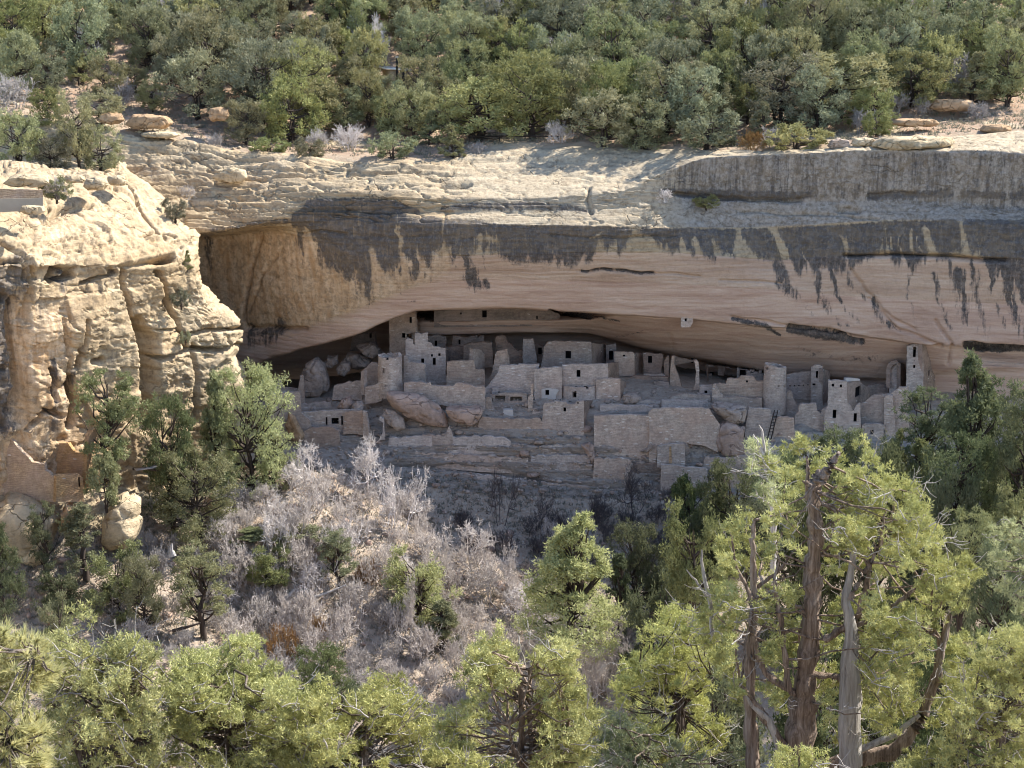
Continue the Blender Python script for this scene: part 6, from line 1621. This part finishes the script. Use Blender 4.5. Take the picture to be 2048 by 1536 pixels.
GB2 = 'trees on the near slope behind the front junipers'
for t in [(1445, 1270, 190, 72, 5, 'leaf_dark', 'dark juniper showing between the stems left of the red brown trunk'), (1765, 1290, 210, 76, 7, 'leaf_dark', 'dark pinyon showing right of the red brown trunk'), (1880, 1260, 190, 73, 5, 'leaf_dark', 'dark juniper behind the leaning right limb of the big juniper'),
          (1620, 1240, 200, 82, 1, 'leaf_dark', 'dark pinyon directly behind the red brown trunk'), (1320, 1400, 170, 76, 5, 'leaf_dark', 'dark juniper behind the straight trunked pinyon'), (1130, 1420, 150, 80, 1, 'leaf_dark', 'dark pinyon behind the two thin red stems'), (560, 1400, 170, 78, 5, 'leaf_mid', 'grey green juniper behind the dense bright juniper'),
          (230, 1330, 190, 80, 1, 'leaf_mid', 'grey green pinyon behind the left white branched juniper'), (900, 1430, 150, 76, 5, 'leaf_mid', 'grey green juniper behind the bottom middle juniper'), (1990, 1300, 170, 80, 1, 'leaf_dark', 'dark pinyon behind the right edge juniper')]:
    slope_tree(*t, group=GB2, by=1640)

# ---- foreground trees: crowns built clump by clump
def px_in(poly, x, y):
    c = False
    for i in range(len(poly)):
        (x0, y0), (x1, y1) = poly[i - 1], poly[i]
        if (y0 > y) != (y1 > y) and x < (x1 - x0) * (y - y0) / (y1 - y0 + 1e-9) + x0: c = not c
    return c
def front_tree(name, label, polys, d, dep, ncl, per, crad, leaf, leafw, stems, mat='leaf_near', bark='bark_red', dead=0, seed=0, holes=.0, group='foreground junipers below the viewpoint', limbs=.5, deadstems=(), clear=()):
    """polys: crown outline(s) in photo pixels at distance d, filled to depth +-dep; stems: [(pts px, widths px)]"""
    rng = np.random.default_rng(900 + seed)
    cen = []
    rad = []
    xs = [p[0] for q in polys for p in q]; ys = [p[1] for q in polys for p in q]
    tries = 0
    while len(cen) < ncl and tries < ncl * 60:
        tries += 1
        x, y = rng.uniform(min(xs), max(xs)), rng.uniform(min(ys), max(ys))
        if not any(px_in(q, x, y) for q in polys): continue
        dy = rng.normal(0, dep * .5)
        p = P(x, y, d + dy)
        if clear and dy < 1.0 and any(seg_dist(np.array([x]), np.array([y]), c[0])[0] < c[1] for c in clear): continue
        if float(noise3(p * 1.15 + seed * 5.1, 41)) < holes: continue
        cen.append(p); rad.append(crad * rng.uniform(.55, 1.25))
    cen = np.array(cen); rad = np.array(rad)
    c2, r2 = sub_clumps(rng, cen, rad * 1.3, 8, .27)
    cv, cf = leaves(rng, c2, r2, max(8, int(per * 1.1) // 8), leaf * .72, leafw * .8, up=.55, fill=.6, spread=.8)
    woods = []; allp = []
    for si, (pts, wd) in enumerate(stems):
        offs = rng.normal(0, .25) if si else 0
        q = np.array([P(a, b, d + offs + (c[0] if c else 0)) for a, b, *c in pts])
        # densify
        t0 = np.linspace(0, 1, len(q)); t1 = np.linspace(0, 1, max(6, len(q) * 7))
        q = np.stack([np.interp(t1, t0, q[:, k]) for k in range(3)], 1) + rng.normal(0, .012, (len(t1), 3))
        w = np.interp(t1, t0, np.array(wd)) * d / FPX / 2
        w = w * (1 + .12 * np.sin(np.arange(len(w)) * 1.3))
        woods.append(tube(q, w, 22 if max(wd) > 18 else 10, .13, si)); allp.append((q, w))
    # limbs into the crown, kept thin and crooked
    for i in rng.permutation(len(cen))[:int(len(cen) * limbs)]:
        q, w = allp[rng.integers(len(allp))]
        k = np.argmin(np.linalg.norm(q - cen[i] + np.array([0, 0, .5]), axis=1))
        if np.linalg.norm(q[k] - cen[i]) > 3.0: continue
        woods.append(limb(rng, q[k], cen[i], .035, .010, 6, .05, 4))
    root = empty(name, P(stems[0][0][0][0], stems[0][0][0][1], d) + np.array([0, 0, 0]))
    L = np.array(root.location)
    link('crown', mesh_np('crown', cv - L, cf), M[mat], root)
    wv, wf = join(woods)
    link('trunk', mesh_np('trunk', wv - L, wf), M[bark], root)
    dw = []
    for pts, wd in deadstems:
        q = np.array([P(a, b, d - .25) for a, b in pts])
        t0 = np.linspace(0, 1, len(q)); t1 = np.linspace(0, 1, max(6, len(q) * 3))
        q = np.stack([np.interp(t1, t0, q[:, k]) for k in range(3)], 1) + rng.normal(0, .01, (len(t1), 3))
        dw.append(tube(q, np.interp(t1, t0, wd) * d / FPX / 2, 22 if max(wd) > 18 else 7, .1, 1))
    for _ in range(dead):
        i = rng.integers(len(cen))
        c = cen[i] - np.array([0, rng.uniform(.1, .5), 0])
        a = rng.uniform(0, 6.28); dirv = unit(np.array([math.cos(a), rng.normal(0, .4), abs(math.sin(a)) * .6 + rng.normal(0, .25)]))
        Lb = rng.uniform(.35, 1.0)
        e = c + dirv * Lb
        dw.append(limb(rng, c, e, .016, .006, 7, rng.uniform(-.3, .3), 4))
        for _k in range(rng.integers(1, 4)):
            m_ = c + dirv * Lb * rng.uniform(.3, .9)
            dw.append(limb(rng, m_, m_ + unit(dirv + rng.normal(0, .8, 3)) * Lb * .45, .012, .005, 5, .1, 3))
    if dw:
        dv, df = join(dw)
        link('dead_crown', mesh_np('dead_crown', dv - L, df), M['deadwood'], root)
    tag(root, label, 'tree', group)
    return root

big = front_tree('juniper_tree', 'big old juniper with a bare red brown dead trunk rising through its bright crown',
    [[(1440, 1075), (1470, 1030), (1530, 1010), (1555, 960), (1520, 925), (1560, 895), (1600, 868), (1650, 872), (1680, 895), (1720, 882), (1745, 905), (1770, 940), (1800, 950), (1840, 985), (1845, 1040), (1880, 1060), (1870, 1110), (1930, 1120), (1955, 1150), (1920, 1200), (1930, 1260), (1960, 1300), (1940, 1400), (1900, 1470), (1750, 1500), (1650, 1480), (1560, 1450), (1470, 1400), (1420, 1330), (1395, 1260), (1420, 1200), (1440, 1150)]],
    39.0, 3.2, 800, 165, .235, .135, .036,
    [([(1588, 1545), (1602, 1440), (1608, 1370), (1618, 1280), (1624, 1200), (1622, 1140), (1632, 1075), (1626, 1010), (1630, 960), (1638, 945)], [76, 58, 46, 39, 35, 33, 30, 27, 21, 13]),
     ([(1638, 962), (1652, 945), (1664, 925), (1678, 905)], [24, 20, 16, 7]), ([(1628, 980), (1618, 968), (1606, 962)], [14, 9, 5]), ([(1615, 1000), (1616, 940), (1614, 915)], [12, 8, 4]),
     ([(1508, 1545), (1502, 1440), (1500, 1330), (1506, 1250), (1508, 1180), (1505, 1080), (1510, 1040)], [28, 25, 21, 18, 15, 10, 6]),
     ([(1640, 1540), (1700, 1520), (1780, 1506), (1830, 1460), (1850, 1420), (1872, 1360), (1886, 1290), (1900, 1230)], [44, 36, 30, 26, 22, 19, 16, 9]),
     ([(1590, 1386), (1560, 1370), (1530, 1345), (1515, 1310), (1508, 1270)], [16, 15, 14, 12, 8]), ([(1592, 1372), (1630, 1350), (1690, 1355), (1720, 1345)], [16, 14, 12, 8]),
     ([(1575, 1380), (1568, 1290), (1556, 1210), (1548, 1160)], [14, 12, 10, 6]), ([(1650, 1280), (1680, 1262), (1715, 1235), (1732, 1180), (1742, 1120), (1780, 1050), (1792, 1000)], [16, 15, 14, 12, 10, 7, 4]),
     ([(1610, 1530), (1560, 1480), (1520, 1420), (1480, 1370)], [26, 20, 16, 10]), ([(1690, 1262), (1760, 1230), (1830, 1180), (1880, 1140)], [12, 10, 8, 4]), ([(1508, 1180), (1560, 1140), (1590, 1100)], [9, 7, 3]), ([(1505, 1200), (1470, 1130), (1462, 1060)], [9, 6, 3]), ([(1700, 1200), (1760, 1090), (1772, 1010)], [10, 7, 3]), ([(1880, 1290), (1860, 1220), (1868, 1160)], [10, 7, 3]), ([(1618, 1230), (1580, 1200), (1566, 1150)], [9, 6, 3]), ([(1620, 1130), (1660, 1090), (1672, 1030)], [8, 6, 3])],
    bark='bark_red', dead=230, seed=1, holes=.10, limbs=.32,
    clear=[([(1588, 1545), (1608, 1370), (1624, 1200), (1630, 1010), (1638, 945), (1680, 900)], 40), ([(1505, 1545), (1505, 1250), (1506, 1080)], 20), ([(1700, 1530), (1698, 1330), (1704, 1130)], 34), ([(1640, 1540), (1780, 1506), (1850, 1420), (1886, 1290)], 24), ([(1590, 1386), (1530, 1345)], 16), ([(1650, 1280), (1715, 1235), (1742, 1120), (1792, 1000)], 14), ([(1575, 1380), (1556, 1210), (1548, 1160)], 13), ([(1592, 1372), (1690, 1355)], 14)],
    deadstems=[([(1700, 1530), (1698, 1400), (1696, 1330), (1702, 1260), (1690, 1200), (1704, 1130), (1712, 1060)], [50, 44, 34, 26, 20, 13, 8]), ([(1704, 1530), (1712, 1440), (1720, 1400), (1718, 1340)], [14, 12, 9, 4]), ([(1560, 1500), (1540, 1440), (1510, 1420), (1490, 1390)], [18, 14, 10, 5]), ([(1425, 1270), (1420, 1200), (1405, 1140), (1402, 1100)], [10, 9, 7, 4]), ([(1412, 1190), (1390, 1160), (1372, 1140)], [5, 4, 2]), ([(1720, 1500), (1790, 1470), (1840, 1430)], [16, 14, 8])])
front_tree('juniper_tree', 'pale juniper with a twisted white dead top left of the big juniper', [[(1500, 890), (1525, 870), (1545, 930), (1560, 990), (1550, 1020), (1520, 1010), (1500, 960)]], 60, 1.5, 34, 120, .33, .18, .05,
    [([(1545, 1180), (1548, 1060), (1540, 980), (1530, 930)], [16, 13, 9, 5])], mat='leaf_pale', bark='deadwood', dead=14, seed=2, holes=-.6, deadstems=[([(1535, 950), (1528, 910), (1512, 880), (1505, 868)], [9, 8, 6, 3]), ([(1530, 920), (1526, 880), (1524, 860), (1518, 850)], [6, 5, 4, 2]), ([(1535, 960), (1515, 945), (1496, 950)], [6, 5, 2])])
front_tree('juniper_tree', 'left foreground juniper threaded with white dead branches', [[(95, 1300), (130, 1240), (170, 1210), (195, 1260), (215, 1290), (260, 1260), (300, 1275), (335, 1330), (330, 1536), (330, 1600), (90, 1600)]], 32, 2.2, 330, 165, .25, .12, .034,
    [([(210, 1600), (160, 1500), (120, 1430), (100, 1380)], [30, 24, 16, 8]), ([(240, 1600), (262, 1480), (266, 1400), (268, 1320)], [20, 14, 10, 5]), ([(300, 1600), (280, 1540), (300, 1480)], [26, 18, 10])], bark='bark', dead=110, seed=3, holes=.02)
front_tree('juniper_tree', 'dense bright yellow green juniper at lower left', [[(330, 1350), (380, 1310), (410, 1330), (440, 1290), (480, 1265), (520, 1275), (545, 1330), (590, 1370), (612, 1440), (610, 1600), (330, 1600)]], 33, 2.2, 430, 175, .25, .12, .034,
    [([(470, 1600), (460, 1500), (455, 1420), (470, 1340)], [30, 22, 14, 6]), ([(400, 1600), (405, 1470), (395, 1380)], [20, 14, 6])], bark='bark', dead=80, seed=4, holes=-.02)
front_tree('juniper_tree', 'bright juniper filling the bottom centre left, right of the dense one', [[(600, 1420), (640, 1370), (680, 1395), (720, 1400), (760, 1352), (800, 1365), (840, 1410), (865, 1440), (850, 1500), (960, 1520), (960, 1600), (600, 1600)]], 32, 2.2, 340, 170, .25, .12, .034,
    [([(720, 1620), (725, 1520), (740, 1430)], [26, 18, 8]), ([(640, 1600), (650, 1500), (655, 1420)], [20, 12, 6])], bark='bark', dead=70, seed=5, holes=-.02)
front_tree('juniper_tree', 'open juniper with two thin bare red stems in the bottom middle', [[(885, 1400), (930, 1350), (945, 1290), (1000, 1255), (1030, 1300), (1060, 1320), (1100, 1280), (1150, 1300), (1165, 1380), (1195, 1440), (1190, 1530), (1200, 1600), (870, 1600)]], 36, 2.4, 340, 165, .26, .13, .036,
    [([(1048, 1600), (1042, 1500), (1044, 1420), (1036, 1330)], [18, 16, 13, 8]), ([(1060, 1600), (1062, 1480), (1056, 1400), (1058, 1340)], [16, 13, 9, 5]), ([(1100, 1600), (1092, 1530), (1110, 1480), (1135, 1455)], [18, 14, 10, 5]), ([(1050, 1540), (1025, 1490), (1018, 1450)], [12, 9, 5])], dead=60, seed=6, clear=[([(1048, 1600), (1044, 1420), (1036, 1330)], 22), ([(1060, 1600), (1058, 1340)], 14)], holes=.05,
    deadstems=[([(1050, 1330), (1042, 1300), (1036, 1270)], [4, 3, 2]), ([(1098, 1330), (1090, 1300), (1094, 1275)], [4, 3, 2])])
front_tree('pinyon_tree', 'green pinyon with a dark straight trunk left of the big juniper', [[(1235, 1370), (1270, 1290), (1300, 1260), (1330, 1225), (1390, 1230), (1430, 1280), (1450, 1380), (1460, 1470), (1400, 1520), (1300, 1540), (1240, 1470)]], 44, 2.6, 260, 165, .30, .15, .034,
    [([(1362, 1620), (1362, 1480), (1358, 1380), (1352, 1290), (1350, 1240)], [18, 16, 13, 10, 5]), ([(1358, 1420), (1400, 1380), (1420, 1350)], [8, 6, 3]), ([(1358, 1400), (1310, 1370), (1280, 1340)], [8, 6, 3])], bark='bark_dark', dead=70, seed=7, holes=.12)
front_tree('juniper_tree', 'yellow green juniper at the right edge below the dark gap', [[(1930, 1330), (1985, 1280), (2048, 1260), (2120, 1250), (2120, 1600), (1760, 1600), (1800, 1530), (1900, 1460)]], 37, 2.6, 390, 165, .27, .13, .036,
    [([(1990, 1620), (2000, 1480), (2010, 1400), (2020, 1300)], [26, 20, 14, 6]), ([(1920, 1620), (1910, 1520), (1940, 1440)], [20, 14, 6])], bark='bark', dead=110, seed=8, holes=.0, deadstems=[([(1990, 1345), (2020, 1330), (2060, 1322)], [10, 8, 6])])
front_tree('juniper_tree', 'pale green juniper at the right edge with knobbly clumps', [[(1975, 1090), (1995, 1040), (2048, 1000), (2120, 990), (2120, 1220), (2040, 1230), (1990, 1180)]], 70, 3, 80, 150, .42, .20, .06,
    [([(2080, 1330), (2060, 1200), (2050, 1080)], [20, 15, 7])], mat='leaf_pale', bark='bark', dead=36, seed=9, holes=-.1)
front_tree('juniper_tree', 'low bright juniper tuft at the foot of the red brown trunk', [[(1545, 1536), (1560, 1500), (1600, 1480), (1640, 1500), (1660, 1540), (1650, 1600), (1540, 1600)]], 31, .8, 44, 150, .20, .11, .03,
    [([(1600, 1640), (1600, 1560), (1598, 1510)], [12, 8, 4])], bark='bark', dead=4, seed=10, holes=-.6)
front_tree('juniper_tree', 'dull green juniper low between the bottom middle juniper and the pinyon', [[(1180, 1480), (1220, 1420), (1260, 1440), (1300, 1470), (1400, 1500), (1500, 1500), (1500, 1600), (1180, 1600)]], 40, 2, 130, 150, .27, .13, .036,
    [([(1280, 1640), (1290, 1540), (1300, 1470)], [18, 12, 6])], mat='leaf_mid', bark='bark', dead=40, seed=11, holes=.0)
# close pine bough at the left edge
def pine_bough():
    rng = np.random.default_rng(77)
    d = 9.0
    root = empty('pine_bough', P(-90, 1500, d))
    L = np.array(root.location)
    vs = []; fs = []; n = 0; woods = []
    spine = []
    for (pts, wd) in [([(-160, 1420), (-60, 1350), (30, 1310), (70, 1300)], [30, 24, 14, 6]), ([(-160, 1560), (-60, 1520), (10, 1480), (60, 1470)], [26, 20, 12, 5]), ([(-60, 1350), (0, 1290), (20, 1275)], [12, 9, 4]), ([(-60, 1520), (0, 1560), (60, 1570)], [12, 9, 4])]:
        q = np.array([P(a, b, d + rng.normal(0, .1)) for a, b in pts])
        t0 = np.linspace(0, 1, len(q)); t1 = np.linspace(0, 1, 16)
        q = np.stack([np.interp(t1, t0, q[:, k]) for k in range(3)], 1)
        woods.append(tube(q, np.interp(t1, t0, wd) * d / FPX / 2, 7)); spine.append(q)
    tips = []
    polyA = [(-80, 1280), (-20, 1256), (20, 1258), (80, 1280), (112, 1320), (110, 1345), (80, 1380), (50, 1400), (-80, 1400)]
    polyB = [(-80, 1400), (40, 1420), (90, 1440), (98, 1500), (90, 1600), (-80, 1600)]
    while len(tips) < 430:
        x, y = rng.uniform(-80, 112), rng.uniform(1250, 1600)
        if not (px_in(polyA, x, y) or px_in(polyB, x, y)): continue
        tips.append(P(x, y, d + rng.normal(0, .22)))
    for tp in tips:
        sp_ = min(spine, key=lambda q: np.min(np.linalg.norm(q - tp, axis=1)))
        b = sp_[np.argmin(np.linalg.norm(sp_ - tp, axis=1))]
        ax = unit(tp - b + np.array([.12, -.05, .16]) + rng.normal(0, .05, 3))
        woods.append(limb(rng, b, tp, .008, .004, 4, .05, 4))
        m = 66
        k = rng.uniform(-.09, .03, m)[:, None]
        p = tp + ax * k
        dr = unit(ax * 1.0 + rng.normal(0, .42, (m, 3)) + np.array([0, 0, .18]))
        sd = unit(np.cross(dr, rng.normal(size=(m, 3))))
        Ln = rng.uniform(.055, .095, m)[:, None]
        a_ = p - sd * .0034; b_ = p + sd * .0034; c_ = p + dr * Ln
        vs.append(np.stack([a_, b_, c_], 1).reshape(-1, 3)); fs.append(np.arange(3 * m).reshape(m, 3) + n); n += 3 * m
    link('needles', mesh_np('needles', np.concatenate(vs) - L, np.concatenate(fs)), M['leaf_pine'], root)
    wv, wf = join(woods)
    link('branch', mesh_np('branch', wv - L, wf), M['bark'], root)
    tag(root, 'close pine bough with long needles poking in at the lower left edge', 'branch')
pine_bough()

# ---- dead wood lying about the slope
for nm, lab, pts, wd, d in [('stump', 'white split stump on the left slope below the yellow boulder', [(346, 1112), (342, 1100), (344, 1086)], [16, 10, 3], 141), ('stump', 'dark white edged broken stump among the oak brush', [(572, 1200), (580, 1190), (592, 1176)], [12, 10, 4], 147.5),
                            ('fallen_log', 'pale fallen log lying aslant in the oak thicket', [(620, 1198), (655, 1186), (692, 1170)], [6, 5, 3], 147.6), ('fallen_log', 'dark fallen trunk low on the left slope', [(345, 1262), (368, 1256), (402, 1246)], [7, 6, 3], 137.5)]:
    q = np.array([P(a, b, d) for a, b in pts]); g = np.linspace(0, 2, 7)
    q = np.stack([np.interp(g, [0, 1, 2], q[:, k]) for k in range(3)], 1)
    o = link(nm, mesh_np(nm, *[x if i else x - q[0] for i, x in enumerate(tube(q, np.interp(g, [0, 1, 2], wd) * d / FPX / 2, 9, .15, 2))]), M['bark_dark' if 'dark fallen' in lab else 'deadwood'])
    o.location = q[0]; tag(o, lab, nm.replace('_', ' '))

# ---- ground litter
def rocks_stuff(name, pts, sizes, mat, seed):
    rng = np.random.default_rng(seed)
    v0, f0 = ico(1)
    vs = []; fs = []
    for i, (p, s) in enumerate(zip(pts, sizes)):
        v = v0 * (1 + rng.normal(0, .16, (len(v0), 1))) * s * rng.uniform(.6, 1.3, 3) * np.array([1, 1, .6])
        vs.append(v + p); fs.append(f0 + i * len(v0))
    o = link(name, mesh_np(name, np.concatenate(vs), np.concatenate(fs)), M[mat])
    tag(o, kind='stuff')
    return o
pts = []; sz = []
for _ in range(2600):
    j = rng.integers(40, 560); i = rng.integers(60, VS.shape[0] - 20)
    pts.append(VS[i, j] + np.array([rng.uniform(-.3, .3), 0, .02])); sz.append(min(.8, .10 * rng.pareto(2.2) + .09))
rocks_stuff('rubble', pts, sz, 'boulder_red', 1)
pts = []; sz = []
for _ in range(1700):
    j = rng.integers(70, 440); i = rng.integers(0, 40)
    pts.append(np.array([MX[i, j], MY[i, j], MZ[i, j]]) + np.array([rng.uniform(-.3, .3), 0, .03])); sz.append(min(.7, .09 * rng.pareto(2.2) + .08))
rocks_stuff('rim_rubble', pts, sz, 'boulder_pale', 2)
pts = []; sz = []
for _ in range(3200):
    j = rng.integers(258, 500); i = rng.integers(26, 112)
    pts.append(VS[i, j] + np.array([rng.uniform(-.3, .3), rng.uniform(-.2, .1), .03])); sz.append(min(.6, .09 * rng.pareto(2.4) + .07))
rocks_stuff('fallen_masonry_rubble', pts, sz, 'boulder', 5)
# low dry grass and sage tufts
def tufts(name, P0, mat, seed, h=.35, n=7):
    rng = np.random.default_rng(seed)
    m = len(P0); k = np.repeat(np.arange(m), n)
    p = P0[k] + rng.normal(0, .16, (m * n, 3)) * np.array([1, 1, 0])
    dr = unit(rng.normal(0, .5, (m * n, 3)) + np.array([0, 0, 1.0])); sd = unit(np.cross(dr, rng.normal(size=(m * n, 3))))
    L = h * rng.uniform(.5, 1.4, (m * n, 1))
    v = np.stack([p - sd * .05, p + sd * .05, p + dr * L], 1).reshape(-1, 3)
    o = link(name, mesh_np(name, v, np.arange(len(v)).reshape(-1, 3)), M[mat]); tag(o, kind='stuff')
ij = np.stack([rng.integers(100, VS.shape[0] - 10, 9000), rng.integers(100, 480, 9000)], 1)
tufts('dry_grass', VS[ij[:, 0], ij[:, 1]], 'leaf_sage', 3)
ij = np.stack([rng.integers(4, 95, 7000), rng.integers(70, 440, 7000)], 1)
tufts('sagebrush', np.stack([MX, MY, MZ], -1)[ij[:, 0], ij[:, 1]], 'leaf_sage', 4, .45)
